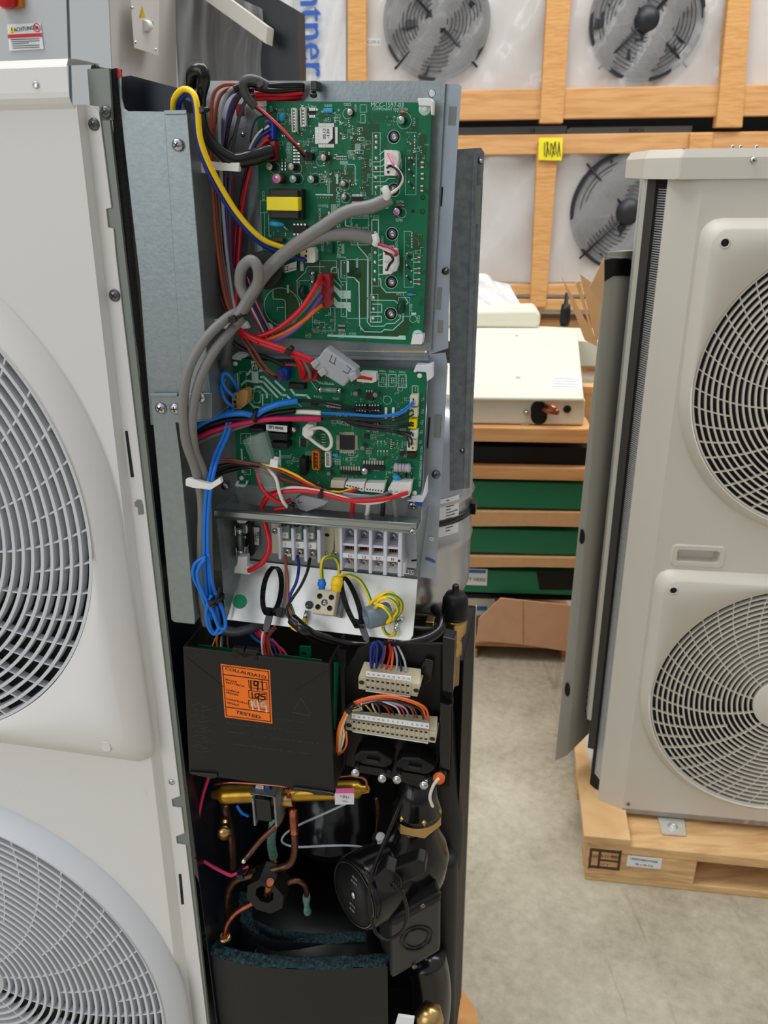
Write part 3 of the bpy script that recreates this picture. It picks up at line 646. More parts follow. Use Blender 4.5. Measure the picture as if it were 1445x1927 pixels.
# gap between rows: things behind
for x0, x1, m_, lb in ((860, 1065, cabg, 'grey metal housing seen in the gap between the crate rows, left'), (1075, 1300, casing, 'pale metal housing seen in the gap between the crate rows, right')):
    b = sbox(K, m_, x0, 240, x1, 258, -.7, .3); b.use(ink); b.text(K, 'KEICH' if x0 > 1070 else 'I:II', (x0+x1)/2+(10 if x0 > 1070 else 40), 245, 7, -.698, 0); b.build('metal_housing', None, lb, cat='housing')
b = sbox(K, voidm, 560, 208, 1900, 262, -1.2, .1); b.build('shade_sheet', None, 'dark sheet added as the shade in the gap between the crate rows', cat='sheet')  # dark sheet added so the gap between the rows reads as shaded
cr3 = crate('dark wooden crate at the bottom of the crate rows, mostly hidden', [(860, 600, 1900, 640, 'top_rail')], [(1000, 990, 36, 36, 590, 712)], None, -.15)
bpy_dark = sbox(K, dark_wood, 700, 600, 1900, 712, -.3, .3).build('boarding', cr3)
# ================================================================ the opened heat pump, front casing
hp = thing('heat_pump_casing', 'off-white front casing with two round fan guards, filling the left edge of the photo', 'heat pump')
uA, uB = (-.343, .004), (-.346, -.675); RL_ = .277
b = B(casing); X0 = -.70; X1 = -.056; md = -.33
plate(M, *uA, .279, X0, X1, md, .372, 0, b); plate(M, *uB, .279, X0, X1, -1.0, md, 0, b)
def ln(p, q, y): return (p[0]+(q[0]-p[0])*(y-p[1])/(q[1]-p[1]), y)
E1 = ((144, 197), (340, 1914)); E2 = ((160, 205), (362, 1914)); E3 = ((186, 215), (389, 1926)); E4 = ((203, 215), (398, 1926))
def MP(e, y, c): return M.at(*ln(*e, y), c)
ys = [197, 480, 800, 1100, 1400, 1700, 1990]
b.loops([[M.W(X1, M.l(*ln(*E1, y))[1], 0) for y in ys], [MP(E1, y, 0) for y in ys], [MP(E2, y, -.011) for y in ys]], closed=False)
# top lip with rolled edge
za = M.l(0, 197)[1]
b.loops([[M.W(x, bb, c) for x in (X0, -.029)] for bb, c in ((.372, 0), (.376, .004), (.380, .006), (.384, .006), (.402, .004), (.408, 0), (.409, -.012), (.409, -.05))], closed=False)
b.box(M, X0, -.031, -1.02, .35, -.32, -.30)
b.build('casing', hp)
# flange with notches, slots and screws
b = B(casing)
def flange_x(y):
    x = ln(*E3, y)[0]
    return x
P = [MP(E2, 197, -.011), M.at(176, 199, -.011), M.at(186, 210, -.011), M.at(209, 391, -.011), M.at(199, 393, -.011), M.at(203, 428, -.011), M.at(213, 430, -.011)]
P += [MP(E3, y, -.011) for y in (480, 800, 1100, 1400)]
for y in (1500, 1570): P += [M.at(ln(*E3, y)[0], y-2, -.011), M.at(ln(*E3, y)[0]-16, y+4, -.011), M.at(ln(*E3, y)[0]-14, y+18, -.011), M.at(ln(*E3, y+20)[0], y+21, -.011)]
P += [MP(E3, y, -.011) for y in (1700, 1990)]; Q = [MP(E2, y, -.011) for y in reversed(ys[1:])]
b.prism(P+Q, -M.n*.0015); b.build('flange', hp)
b = B(edgeg)
b.prism([MP(E3, 212, -.0128)-M.u*.012, M.at(205, 215, -.0128), MP(E4, 1200, -.0128), M.at(394, 1927, -.0128), MP(E3, 1990, -.0128)-M.u*.012], -M.n*.004)
b.prism([M.at(164, 130, -.0128), M.at(205, 128, -.0128), M.at(211, 226, -.0128), M.at(190, 227, -.0128), M.at(186, 200, -.0128), M.at(169, 198, -.0128)], -M.n*.006)
b.build('inner_post', hp, label='grey-green steel post edge behind the flange')
for i, (y0, y1) in enumerate(((811, 898), (1645, 1702))):
    b = B(voidm); xm = 235 if i == 0 else 336; b.pp(M, [(xm, y0), (xm+5, y0), (xm+17 if i == 0 else xm+10, y1), (xm+11 if i == 0 else xm+5, y1)], -.0106, .0002); b.build('slot', hp)
b = B(edgeg); b.pp(M, [(253, 946), (258, 940), (266, 941), (269, 950), (271, 968), (260, 969), (259, 955), (254, 953)], -.0106, .0002); b.build('keyhole', hp)
screw(M, 177, 234, -.011, 10.5, hp, darkst); screw(M, 216, 556, -.011, 10.5, hp, darkst); screw(M, 199, 211, -.011, 10, hp, darkst)
b = B(steel); b.lathe(M.at(323, 1472, -.0108), M.n, [(.0038, 0), (.0034, .0008), (.0001, .001)], 20); b.build('rivet', hp)
for y in (1513, 1580):
    x = ln(*E3, y)[0]-5; b = B(steel); b.lathe(M.at(x, y, -.014), M.n, [(.0055, 0), (.0055, .001), (.0018, .001), (.0018, .0)], 20); b.use(voidm); b.lathe(M.at(x, y, -.0135), M.n, [(.002, 0), (.0001, .0008)], 12); b.build('nut_hole', hp)
b = B(steel); p = M.at(67, 160, .0065); b.lathe(p, M.n, [(.0026, 0), (.0026, .0004), (.0014, .0004), (.0014, -.0002), (.0001, -.0002)], 16); b.build('lip_screw', hp)
for (ca, cb), lowr in ((uA, 0), (uB, 1)):
    fan_panel(M, ca, cb, RL_, .305, .288, .018, hp, casing if not lowr else grillew, .02, -1, .028)
    grille(M, ca, cb, RL_, .045, .015, .0104, .0034, .011, hp, grillew, 48, -.55)
b = B(steel); a_, b_ = M.l(199, 1405, .018); b.lathe(M.W(a_, b_, .0182), M.n, [(.0052, 0), (.0001, .0002)], 20); b.use(casing); b.lathe(M.W(a_, b_, .018), M.n, [(.0065, 0), (.0062, .0012), (.0053, .0004)], 24); b.build('screw_hole', hp)
# black foam gasket
b = B(foam)
b.prism([M.at(x, y, -.016) for x, y in ((206, 132), (216, 128), (219, 200), (228, 330), (246, 540), (262, 700), (277, 790), (268, 793), (252, 640), (236, 480), (219, 330), (210, 200))], -M.n*.012)
b.build('foam_gasket', None, 'long black foam gasket strip between the off-white casing and grey column', cat='gasket')
b = B(mat('torn_black_strip', (30, 32, 32), .8)); b.pp(M, [(170, 131), (172, 123), (178, 121), (182, 126), (200, 128), (206, 131)], -.013, .006); b.build('torn_strip', None, 'torn black rubber scrap on top of the grey post beside the lip', cat='strip')

# ================================================================ grey steel enclosure of the electrics
en = thing('electrical_enclosure', 'grey galvanised steel enclosure holding the circuit boards, open at the front', 'enclosure')
c0 = -.02
b = B(galv)
up = [(222, 162), (227, 150), (229, 185), (234, 205), (240, 209), (312, 210), (352, 212), (398, 782), (398, 788), (342, 797), (283, 800), (262, 520), (232, 260)]
b.prism([M.at(x, y, c0) for x, y in up], -M.n*.0015)
# narrow overlap strip standing 1 mm proud
b.prism([M.at(x, y, c0+.0012) for x, y in ((309, 214), (352, 212), (399, 786), (347, 796))], -M.n*.001)
# top lip of the upper column
b.prism([M.at(309, 208, c0+.0015), M.at(352, 207, c0+.0015), M.at(353, 215, c0+.0015), M.at(312, 216, c0+.0015)], M.n*.0016)
# side wall back to the tray
b.loops([[M.at(352, 212, c0), M.at(398, 786, c0)], [M.at(352, 212, c0)-M.n*.085, M.at(398, 786, c0)-M.n*.085]], closed=False)
b.prism([M.at(342, 797, c0), M.at(398, 788, c0), M.at(398, 788, c0)-M.n*.08, M.at(342, 797, c0)-M.n*.08], Vector((0, 0, -.001)))
b.build('upper_column', en, bevel=.0006)
b = B(inkr); b.pp(M, [(216, 128), (222, 128), (227, 133), (227, 146), (218, 146)], c0+.001, .001); b.use(galv); b.pp(M, [(222, 130), (228, 136), (228, 165), (219, 165)], c0, .0012); b.build('red_tipped_corner', en, label='corner of the sheet marked red')
b = B(navy); b.prism([M.at(x, y, c0-.03) for x, y in ((222, 146), (246, 142), (332, 165), (350, 212), (352, 240), (225, 240))], -M.n*.0015); b.build('rear_sheet', en, label='dark blue-black rear sheet')
b = B(galv)
lo = [(284, 742), (290, 739), (372, 740), (360, 800), (334, 797), (369, 1172), (326, 1172), (320, 1166), (286, 760)]
b.prism([M.at(x, y, c0+.003) for x, y in ((283, 745), (287, 740), (398, 740), (398, 786), (345, 797), (334, 797), (367, 1168), (366, 1175), (328, 1171), (322, 1166))], -M.n*.0015)
b.loops([[M.at(334, 797, c0+.003), M.at(367, 1172, c0+.003)], [M.at(334, 797, c0+.003)-M.n*.05, M.at(367, 1172, c0+.003)-M.n*.05]], closed=False)
b.prism([M.at(284, 739, c0+.003), M.at(336, 739, c0+.003), M.at(336, 745, c0+.003), M.at(284, 745, c0+.003)], M.n*.003)
b.build('lower_column', en, bevel=.0006)
b = B(voidm); b.pp(M, [(330, 795), (334, 795), (345, 880), (342, 880)], c0+.0034, .0003); b.build('seam_slot', en)
for x, y, m_ in ((334, 273, steel), (303, 768, steel), (330, 769, steel), (376, 748, steel)): screw(M, x, y, c0+.003, 10.5, en, m_)
ct = -.095
# tray back plate, flange, left side wall
b = B(galv)
b.pp(E, [(385, 152), (838, 152), (811, 660), (380, 660)], ct, .0015)
b.pp(E, [(385, 655), (806, 664), (786, 1100), (360, 1070), (360, 900)], ct-.003, .0015)
b.loops([[E.at(438, 668, ct), E.at(808, 672, ct)], [E.at(438, 668, ct)+E.n*.006, E.at(808, 672, ct)+E.n*.006], [E.at(438, 668, ct)+E.n*.006-E.v*.0018, E.at(808, 672, ct)+E.n*.006-E.v*.0018]], closed=False)
b.build('back_plate', en, label='light galvanised back plate')
b = B(mat('flange_steel', (158, 168, 180), .4, .5, noise=.05, nscale=60))
b.pp(E, [(835, 158), (862, 158), (868, 162), (846, 500), (843, 655), (806, 668)], ct-.004, .0015)
b.pp(E, [(806, 668), (838, 664), (842, 690), (820, 1090), (790, 1086)], ct-.005, .0015); b.build('side_flange', en, label='blue-grey side flange')
for x, y, w, h in ((851, 218, 14, 32), (826, 562, 9, 40), (823, 803, 12, 44), (828, 615, 10, 24), (806, 815, 3, 60), (831, 370, 3, 34)):
    b = B(edgeg if w > 5 else voidm); k = E.m(x, y, ct); b.crect(E, x, y, w*k, h*k, ct-.0035, .0004, 2); b.build('pressed_slot', en)
screw(E, 820, 893, ct-.004, 8, en, darkst)
b = B(blackw); b.lathe(E.at(838, 510, ct-.003), E.n, [(.0035, 0), (.003, .004), (.001, .006), (.001, .009)], 12); b.build('clip_stud', en)
b = B(voidm); b.lathe(E.at(813, 176, ct+.0002), E.n, [(.0026, 0), (.0001, .0002)], 14); b.use(steel); b.lathe(E.at(813, 176, ct), E.n, [(.0032, 0), (.0026, .0006)], 14); b.build('punched_hole', en)
b = B(steel); 
for x, y in ((457, 253), (455, 418)): b = B(steel); b.lathe(E.at(x, y, ct+.0002), E.n, [(.0022, 0), (.0001, .001)], 12); b.build('rivet', en)
# upper left opening of the tray where the loom leaves
b = B(galv); b.loops([[E.at(392, 152, ct), E.at(838, 152, ct)], [E.at(392, 152, ct)+Vector((0, 0, .001))-E.n*.02, E.at(838, 152, ct)+Vector((0, 0, .001))-E.n*.02]], closed=False); b.build('top_return', en)
# shelf bar above the terminals
b = B(shelfm)
L0 = [E.at(402, 956, -.030), E.at(783, 984, -.048)]
sh0 = E.at(403, 957, -.052); sh1 = E.at(783, 986, -.052); w0 = E.at(403, 973, -.052); w1 = E.at(783, 1002, -.052)
b.prism([sh0, sh1, w1, w0], -E.n*.0012); bk0 = sh0-E.n*.018; bk1 = sh1-E.n*.018
b.prism([sh0, sh1, bk1, bk0], Vector((0, 0, -.0012)))
b.cyl(sh0-E.v*.001, sh1-E.v*.001, .0016, n=8); b.cyl(w0, w1, .0014, n=8)
b.build('shelf_bar', en, label='bright folded shelf bar crossing above the terminals')
# left and right cheeks of the terminal bay
b = B(galv)
b.prism([E.at(405, 960, -.053), E.at(425, 1166, -.053), E.at(458, 1054, ct), E.at(440, 930, ct)], E.u*.001)
b.build('bay_cheek', en); b = B(galv); b.prism([E.at(783, 1000, -.053), E.at(806, 950, ct), E.at(786, 1090, ct)], E.u*.001); b.build('bay_cheek', en)
screw(E, 776, 1001, -.051, 6, en, steel)
# slanted bright apron
ap = [(444, 1066), (456, 1053), (786, 1090), (777, 1196), (771, 1205), (762, 1206), (425, 1166)]
AP = Fr(600, 1130, 1, 12, 1.2)
q_top = E.at(620, 1072, ct); q_bot = E.at(600, 1186, -.060)
vv = (q_top-q_bot); vv = (vv-E.u*vv.dot(E.u)).normalized(); AP.o = q_top; AP.u = E.u.copy(); AP.v = vv; AP.n = (E.u.cross(vv)).normalized()
if AP.n.dot(CAM-q_top) < 0: AP.n = -AP.n
b = B(galvb); b.pp(AP, ap, 0, .0012); b.build('apron', en, label='bright slanted apron plate with a green dot', bevel=.0004)
b = B(greensticker); b.prism([AP.at(451+13.5*cos(t), 1132+13.5*sin(t), .0005) for t in [2*pi*i/28 for i in range(28)]], -AP.n*.0003); b.build('round_sticker', en, label='round green sticker')
screw(E, 423, 915, ct+.001, 7, en, steel)
b = B(paper); a_, q_ = E.l(812, 1014, ct-.004); k = E.m(812, 1014, ct); b.poly([E.W(a_+5*k*cos(t), q_+4.4*k*sin(t), ct-.0042) for t in [2*pi*i/20 for i in range(20)]]); b.use(ink); b.text(E, 'OK1', 812, 1014, 3.2, ct-.0038, 0, .8); b.build('oval_sticker', en, label='small white oval sticker')
b = B(inkb); b.prism([E.at(x, y, ct-.0035) for x, y in ((801, 1050), (807, 1051), (819, 1057), (817, 1060), (806, 1055), (800, 1054))], -E.n*.0003); b.build('pen_mark', en, label='blue pen mark')
b = B(inkb); b.prism([E.at(x, y, ct+.002) for x, y in ((780, 946), (795, 944), (794, 954), (784, 951))], -E.n*.002); b.build('blue_tape', en, label='scrap of blue tape')
# zinc strip standing behind the tray flange
b = B(zinc); zc_ = -.16
b.pp(E, [(846, 282), (905, 278), (911, 287), (905, 420), (884, 918), (846, 924)], zc_, .0015); b.pp(E, [(890, 290), (899, 288), (880, 918), (872, 920)], zc_+.002, .002)
zs = b.build('zinc_strip', None, 'tall dull zinc steel strip standing right of the electrical enclosure', cat='steel strip')
b = B(tin); 
for x, y in ((904, 303), (870, 848)): b = B(steel); b.lathe(E.at(x, y, zc_+.0006), E.n, [(.003, 0), (.0001, .0012)], 12); b.build('rivet', zs)
b = B(edgeg); b.pp(E, [(893, 350), (906, 348), (902, 440), (899, 440), (900, 422), (894, 422)], zc_+.0028, .0004); b.build('cut_out', zs)
# ---------------------------------------------------------------- silver tank behind
tk = thing('expansion_tank', 'silver cylindrical tank with black strap behind the right edge of the enclosure', 'tank')
tc_ = E.at(800, 960, -.27); zt0 = E.at(800, 745, -.27).z; zt1 = E.at(800, 1135, -.27).z; rt = .076
tc_ = E.at(889, 960, -.27)-E.u*rt; hh = zt0-zt1
b = B(tankm); b.lathe(Vector((tc_.x, tc_.y, zt1)), (0, 0, 1), [(.0001, 0), (rt*.5, .004), (rt*.85, .018), (rt*.97, .04), (rt*.98, hh*.22), (rt*.98, hh*.36), (rt*1.01, hh*.38), (rt*.98, hh*.40), (rt*.98, hh*.57), (rt*1.02, hh*.59), (rt*.98, hh*.61), (rt*.98, hh*.85), (rt*.85, hh*.96), (.0001, hh)], 64); b.build('tank_shell', tk)
b = B(blacks); zs_ = E.at(860, 993, -.2).z; b.lathe(Vector((tc_.x, tc_.y, zs_-.004)), (0, 0, 1), [(rt*.99, 0), (rt*1.015, 0), (rt*1.015, .008), (rt*.99, .008)], 64); b.box(E, *[v for v in (E.loc(tc_)[0]+rt*.98, E.loc(tc_)[0]+rt*1.06)], E.loc(Vector((0, 0, zs_)))[1]-.008, E.loc(Vector((0, 0, zs_)))[1]+.006, E.loc(tc_)[2]-.003, E.loc(tc_)[2]+.012); b.build('strap', tk)
zl0 = E.at(850, 1018, -.2).z; zl1 = E.at(850, 946, -.2).z
b = B(paper); ang0 = atan2(CAM.y-tc_.y, CAM.x-tc_.x)
LL_ = [[Vector((tc_.x+rt*1.002*cos(a), tc_.y+rt*1.002*sin(a), z)) for a in [ang0-.2+.06*i for i in range(18)]] for z in (zl0, zl1)]
b.loops(LL_, closed=False); b.use(ink)
for k in range(11):
    z = zl1-(zl1-zl0)*(k+1)/12.5; b.loops([[Vector((tc_.x+rt*1.006*cos(a), tc_.y+rt*1.006*sin(a), z+dz)) for a in [ang0+.55+.03*i for i in range(3+k*5 % 7)]] for dz in (0, .001)], closed=False)
b.build('data_label', tk, label='white data label with small print')
# ================================================================ background at the left: cabinet, coil
cbn = thing('control_cabinet', 'large pale grey steel cabinet with warning label behind the off-white casing', 'cabinet')
CB = Fr(100, 100, 1.65, 12)
def cbx(m, pts, c, t, nm): return B(m).pp(CB, pts, c, t).build(nm, cbn)
cbx(cabg, [(-400, -200), (118, -200), (172, 1480), (-400, 1480)], 0, .02, 'door')
cbx(cabd, [(117, -200), (124, -200), (177, 1480), (171, 1480)], -.003, .01, 'door_seam')
cbx(cabg, [(124, -200), (196, -200), (267, 1480), (177, 1480)], .0, .02, 'frame')
CS = Fr(255, 60, 1.65, 12)
b = B(mat('cabinet_side_paint', (196, 192, 188), .5)); A_ = CB.at(197, -200, 0); B_ = CB.at(267, 1480, 0)
dv = (CB.at(330, 100, -.28)-CB.at(209, 100, 0)); b.prism([A_, A_+dv, B_+dv*1.0, B_], -CB.n*.003); b.build('side_wall', cbn)
def side(x, y, fr=CB): # point on the side wall plane
    nrm = dv.cross(Vector((0, 0, 1))).normalized(); d = ray(x, y); t = (A_-CAM).dot(nrm)/d.dot(nrm); return CAM+d*t*.997
b = B(mat('side_plate', (204, 200, 196), .5)); b.prism([side(x, y) for x, y in ((246, 0), (300, 0), (298, 104), (253, 90))], CB.n*.001); b.build('access_plate', cbn)
b = B(steel)
for x, y in ((248, 14), (254, 79), (292, 93)): b = B(steel); b.lathe(side(x, y), CB.n, [(.003, 0), (.0001, .002)], 10); b.build('plate_screw', cbn)
b = B(white); b.cyl(side(270, 48), side(285, 50)+CB.n*.012, .009); b.use(steel); b.cyl(side(285, 50)+CB.n*.012, side(293, 48)+CB.n*.02, .005); b.build('cable_gland', cbn)
b = B(yel); b.prism([side(x, y) for x, y in ((267, 8), (274, 34), (261, 34))], CB.n*.002); b.build('warning_triangle', cbn)
b = B(paper); b.pp(CB, [(13, 46), (76, 43), (82, 92), (18, 96)], .002, .001); b.use(inkr); b.pp(CB, [(14, 65), (78, 62), (79, 69), (15, 72)], .0026, .0006)
b.use(ynote); b.pp(CB, [(22, 48), (28, 61), (17, 62)], .0026, .0006); b.use(ink); b.text(CB, '!', 22, 57, 8, .003, 0, 1, .05); b.text(CB, 'ACHTUNG!', 45, 54, 6, .003, -3, .9, .03)
for k in range(5): b.pp(CB, [(20+k, 74+k*4), (74-(k == 2)*20, 72+k*4), (74-(k == 2)*20, 73.2+k*4), (20+k, 75.2+k*4)], .0026, .0003)
b.use(inkr); ca_, cb2 = CB.l(69, 52, .003); kk = CB.m(69, 52)
b.loops([[CB.W(ca_+r_*kk*cos(t), cb2+r_*kk*sin(t), .003) for t in [2*pi*i/24 for i in range(24)]] for r_ in (5.2, 6.8)]); b.prism([CB.at(x, y, .003) for x, y in ((64, 48), (65.5, 47), (74, 56), (72.5, 57))], -CB.n*.0003); b.use(ink); b.prism([CB.at(x, y, .0028) for x, y in ((66, 50), (71, 49), (72, 54), (67, 56))], -CB.n*.0003)
b.build('warning_label', cbn, label='white ACHTUNG warning label with red band')
b = B(crate_woodh if 0 else orcon); b.pp(CB, [(2, -20), (40, -20), (40, 13), (3, 16)], .01, .03); b.use(red); b.lathe(CB.at(17, -2, .012), CB.n, [(.016, 0), (.015, .02), (.0001, .022)], 24); b.build('main_switch', cbn, label='red knob on an orange plate')
# dark coil behind plastic, slanted rail and post
co = thing('condenser_coil', 'dark finned coil wrapped in clear plastic behind the yellow wire loop', 'coil')
b = B(coilb); b.pp(CB, [(322, -120), (560, 20), (590, 1300), (390, 1300)], -.35, .05); b.build('coil_block', co)
b = B(filmm); L = []
for j in range(10): L.append([CB.at(322+i*9+3*sin(j*1.2), -60+i*4+j*26, -.33+.012*sin(i*1.6+j*.4)+.008*sin(i*4.1)) for i in range(20)])
b.loops(L, closed=False, smooth=True); b.build('plastic_film', co)
b = B(casing_r); b.pp(CB, [(330, -40), (380, -40), (503, 50), (500, 82)], -.28, .04); b.build('sloping_rail', co)
st = thing('steel_post', 'grey steel post with a bolt at its top, behind the sleeved cable', 'post')
b = B(cabg); b.pp(CB, [(490, 58), (531, 62), (560, 1290), (525, 1290)], -.42, .05); b.use(zinc); b.pp(CB, [(492, 60), (507, 62), (540, 1290), (527, 1290)], -.41, .01); b.build('post', st)
b = B(steel); b.cyl(CB.at(499, 58, -.40), CB.at(497, 18, -.40), .007, n=8); b.cyl(CB.at(491, 40, -.40), CB.at(507, 42, -.40), .009, n=6); b.cyl(CB.at(491, 52, -.40), CB.at(507, 54, -.40), .008, n=6); b.build('bolt', st)
bw = B(filmw); L = []
for j in range(8): L.append([K.at(470+i*9, -60+j*34, .1+.04*sin(i*1.7+j*.9)) for i in range(10)])
bw.loops(L, closed=False, smooth=True); bw.build('plastic_wrap', None, 'hanging milky plastic wrap left of the blue lettering', cat='plastic sheet')
# ================================================================ circuit boards
def crop(ox, oy, s): return lambda x, y: (ox+s*x, oy+s*y)
A1 = crop(480, 180, .1384); A2 = crop(640, 180, .1384); A3 = crop(480, 400, .1384); A4 = crop(640, 400, .1384)
B1 = crop(430, 650, .1384); B2 = crop(620, 660, .14533); B3 = crop(430, 800, .1384); B4 = crop(620, 800, .14533)
C1 = crop(420, 950, .15225); C2 = crop(620, 950, .15225); D1 = crop(320, 1160, .2353); D2 = crop(630, 1190, .1938); D3 = crop(300, 1420, .4291)
Q2 = crop(400, 130, .346); Q3 = crop(280, 600, .4152); P1 = crop(0, 0, .346)
cB = -.080; PX = E.m(620, 400, cB)
def line(b, fr, pts, w, c, t=.0001):
    k = fr.m(*pts[0], c)*w/2; P = [Vector(fr.l(x, y, c)) for x, y in pts]
    for i in range(len(P)-1):
        d = P[i+1]-P[i]
        if d.length < 1e-7: continue
        d.normalize(); n = Vector((-d.y, d.x))*k; a, e = P[i]-d*k, P[i+1]+d*k
        b.poly([fr.W(*(a+n), c), fr.W(*(e+n), c), fr.W(*(e-n), c), fr.W(*(a-n), c)])
def lines(b, fr, G, sets, w, c):
    for pts in sets: line(b, fr, [G(*p) for p in pts], w, c)
def rectl(b, fr, G, x0, y0, x1, y1, w, c): line(b, fr, [G(x0, y0), G(x1, y0), G(x1, y1), G(x0, y1), G(x0, y0)], w, c)
def dot(b, fr, x, y, r, c, h=.0002, n=10):
    k = fr.m(x, y, c); b.lathe(fr.at(x, y, c), fr.n, [(r*k, 0), (r*k*.6, h), (.0001, h*1.15)], n)
def ring(b, fr, x, y, r0, r1, c, n=32):
    a, q = fr.l(x, y, c); k = fr.m(x, y, c); b.loops([[fr.W(a+r*k*cos(t), q+r*k*sin(t), c) for t in [2*pi*i/n for i in range(n)]] for r in (r0, r1)])
def dash(b, fr, G, sets, w, c, seg=2.2, gap=1.6):
    for (x0, y0), (x1, y1) in sets:
        p, q = Vector(G(x0, y0)), Vector(G(x1, y1)); L = (q-p).length; d = (q-p)/L; t = 0
        while t < L: line(b, fr, [p+d*t, p+d*min(L, t+seg)], w, c); t += seg+gap
cS = cB+.00015
def ecap(par, fr, x, y, r, h, top=capsl, body=blackw, mark=None, c0=cB, name='capacitor', lab=None):   # (x,y): top centre
    k = fr.m(x, y, c0+h); p = fr.at(x, y, c0+h); R_ = r*k; b = B(body)
    b.lathe(p-fr.n*h, fr.n, [(R_, 0), (R_, h*.1), (R_*.94, h*.16), (R_, h*.22), (R_, h*.95), (R_*.93, h)], 24)
    b.use(top); b.lathe(p, fr.n, [(R_*.86, .0001), (R_*.84, .0003), (.0001, .0003)], 24)
    if mark:
        b.use(mark); a, q = fr.l(x, y, c0+h+.0005); b.poly([fr.W(a+R_*.8*cos(t), q+R_*.8*sin(t), c0+h+.0005) for t in [pi*.75+pi*1.0*i/12 for i in range(13)]])
    else:
        b.use(inkg); line(b, fr, [(x-r*.6, y), (x+r*.6, y)], .5, c0+h+.0004); line(b, fr, [(x, y-r*.6), (x, y+r*.6)], .5, c0+h+.0004)
    return b.build(name, par, label=lab)
def chip(par, fr, G, x0, y0, x1, y1, h, pins='', npin=8, body=ink, c0=cB, name='chip', lab=None, topc=None, pl=5, rotpts=None):
    X0, Y0 = G(x0, y0); X1, Y1 = G(x1, y1); b = B(body); b.rect(fr, X0, Y0, X1, Y1, c0+h, h-.0002)
    b.use(tin)
    k = fr.m(X0, Y0, c0)
    for sd in pins:
        for i in range(npin):
            f = (i+.5)/npin
            if sd in 'tb': x = X0+(X1-X0)*f; y = Y0-pl/2 if sd == 't' else Y1+pl/2; b.crect(fr, x, y, .55*(X1-X0)/npin*k, pl*k, c0+h*.35, h*.3)
            else: y = Y0+(Y1-Y0)*f; x = X0-pl/2 if sd == 'l' else X1+pl/2; b.crect(fr, x, y, pl*k, .55*(Y1-Y0)/npin*k, c0+h*.35, h*.3)
    return b.build(name, par, label=lab)
def smd(b, fr, x, y, w, h, c, body=ink, horiz=True, t=.0006):
    k = fr.m(x, y, c); b.use(body); b.crect(fr, x, y, w*k, h*k, c+t, t); b.use(tin)
    if horiz:
        for s_ in (-1, 1): b.crect(fr, x+s_*w*.5, y, w*.3*k, h*1.05*k, c+t*1.05, t)
    else:
        for s_ in (-1, 1): b.crect(fr, x, y+s_*h*.5, w*1.05*k, h*.3*k, c+t*1.05, t)
def header(par, fr, G, x0, y0, x1, y1, h, n, m=white, vert=True, name='connector', lab=None, c0=cB, pinm=tin):
    X0, Y0 = G(x0, y0); X1, Y1 = G(x1, y1); a0, b1 = fr.l(X0, Y0, c0+h); a1, b0 = fr.l(X1, Y1, c0+h); w = min(a1-a0, b1-b0)*.16
    b = B(m); b.box(fr, a0, a1, b0, b1, c0, c0+.001)
    b.box(fr, a0, a0+w, b0, b1, c0, c0+h); b.box(fr, a1-w, a1, b0, b1, c0, c0+h); b.box(fr, a0, a1, b0, b0+w, c0, c0+h); b.box(fr, a0, a1, b1-w, b1, c0, c0+h)
    b.use(pinm); k = .0005
    for i in range(n):
        f = (i+.5)/n; am, bm_ = ((a0+a1)/2, b0+(b1-b0)*f) if vert else (a0+(a1-a0)*f, (b0+b1)/2)
        b.box(fr, am-k, am+k, bm_-k, bm_+k, c0, c0+h*.8)
    return b.build(name, par, label=lab)
def clutter(fr, silkb, padb, smdb, region, seed, nt=20, nd=30, ns=12, c=cB):
    rnd = random.Random(seed); x0, y0, x1, y1 = region
    for i in range(nt):                                   # designator-like silk marks
        x, y = rnd.uniform(x0, x1), rnd.uniform(y0, y1); L = rnd.choice((5, 7, 9)); v = rnd.random() < .45; silkb.use(silk)
        for q in range(L//2):
            dx, dy = (0, q*2.1) if v else (q*2.1, 0)
            line(silkb, fr, [(x+dx, y+dy), (x+dx+(1.6 if v else 0), y+dy+(0 if v else 1.8))], .5, c+.00015)
        if rnd.random() < .4: line(silkb, fr, [(x-2, y-2), (x+8, y-2), (x+8, y+4), (x-2, y+4), (x-2, y-2)], .45, c+.00015)
    for i in range(nd): padb.use(rnd.choice((gold, tin))); dot(padb, fr, rnd.uniform(x0, x1), rnd.uniform(y0, y1), rnd.uniform(.6, 1.1), c, .0002, 6)
    for i in range(ns): smd(smdb, fr, rnd.uniform(x0, x1), rnd.uniform(y0, y1), *((3.4, 1.9) if rnd.random() < .5 else (1.9, 3.4)), c, rnd.choice((ink, ink, brown)), rnd.random() < .5)
def traces(b, fr, region, seed, n=12, c=cB):
    rnd = random.Random(seed); x0, y0, x1, y1 = region; b.use(pcbd)
    for i in range(n):
        x, y = rnd.uniform(x0, x1), rnd.uniform(y0, y1); L = rnd.uniform(10, 40); s_ = rnd.choice((-1, 1)); v = rnd.random() < .5
        P = [(x, y), (x, y+L*.5), (x+s_*L*.2, y+L*.7), (x+s_*L*.2, y+L)] if v else [(x, y), (x+L*.5, y), (x+L*.7, y+s_*L*.2), (x+L, y+s_*L*.2)]
        for q in range(rnd.choice((1, 3, 4))): line(b, fr, [(px_+(q*2.2 if v else 0), py_+(0 if v else q*2.2)) for px_, py_ in P], .9, c+.0001)

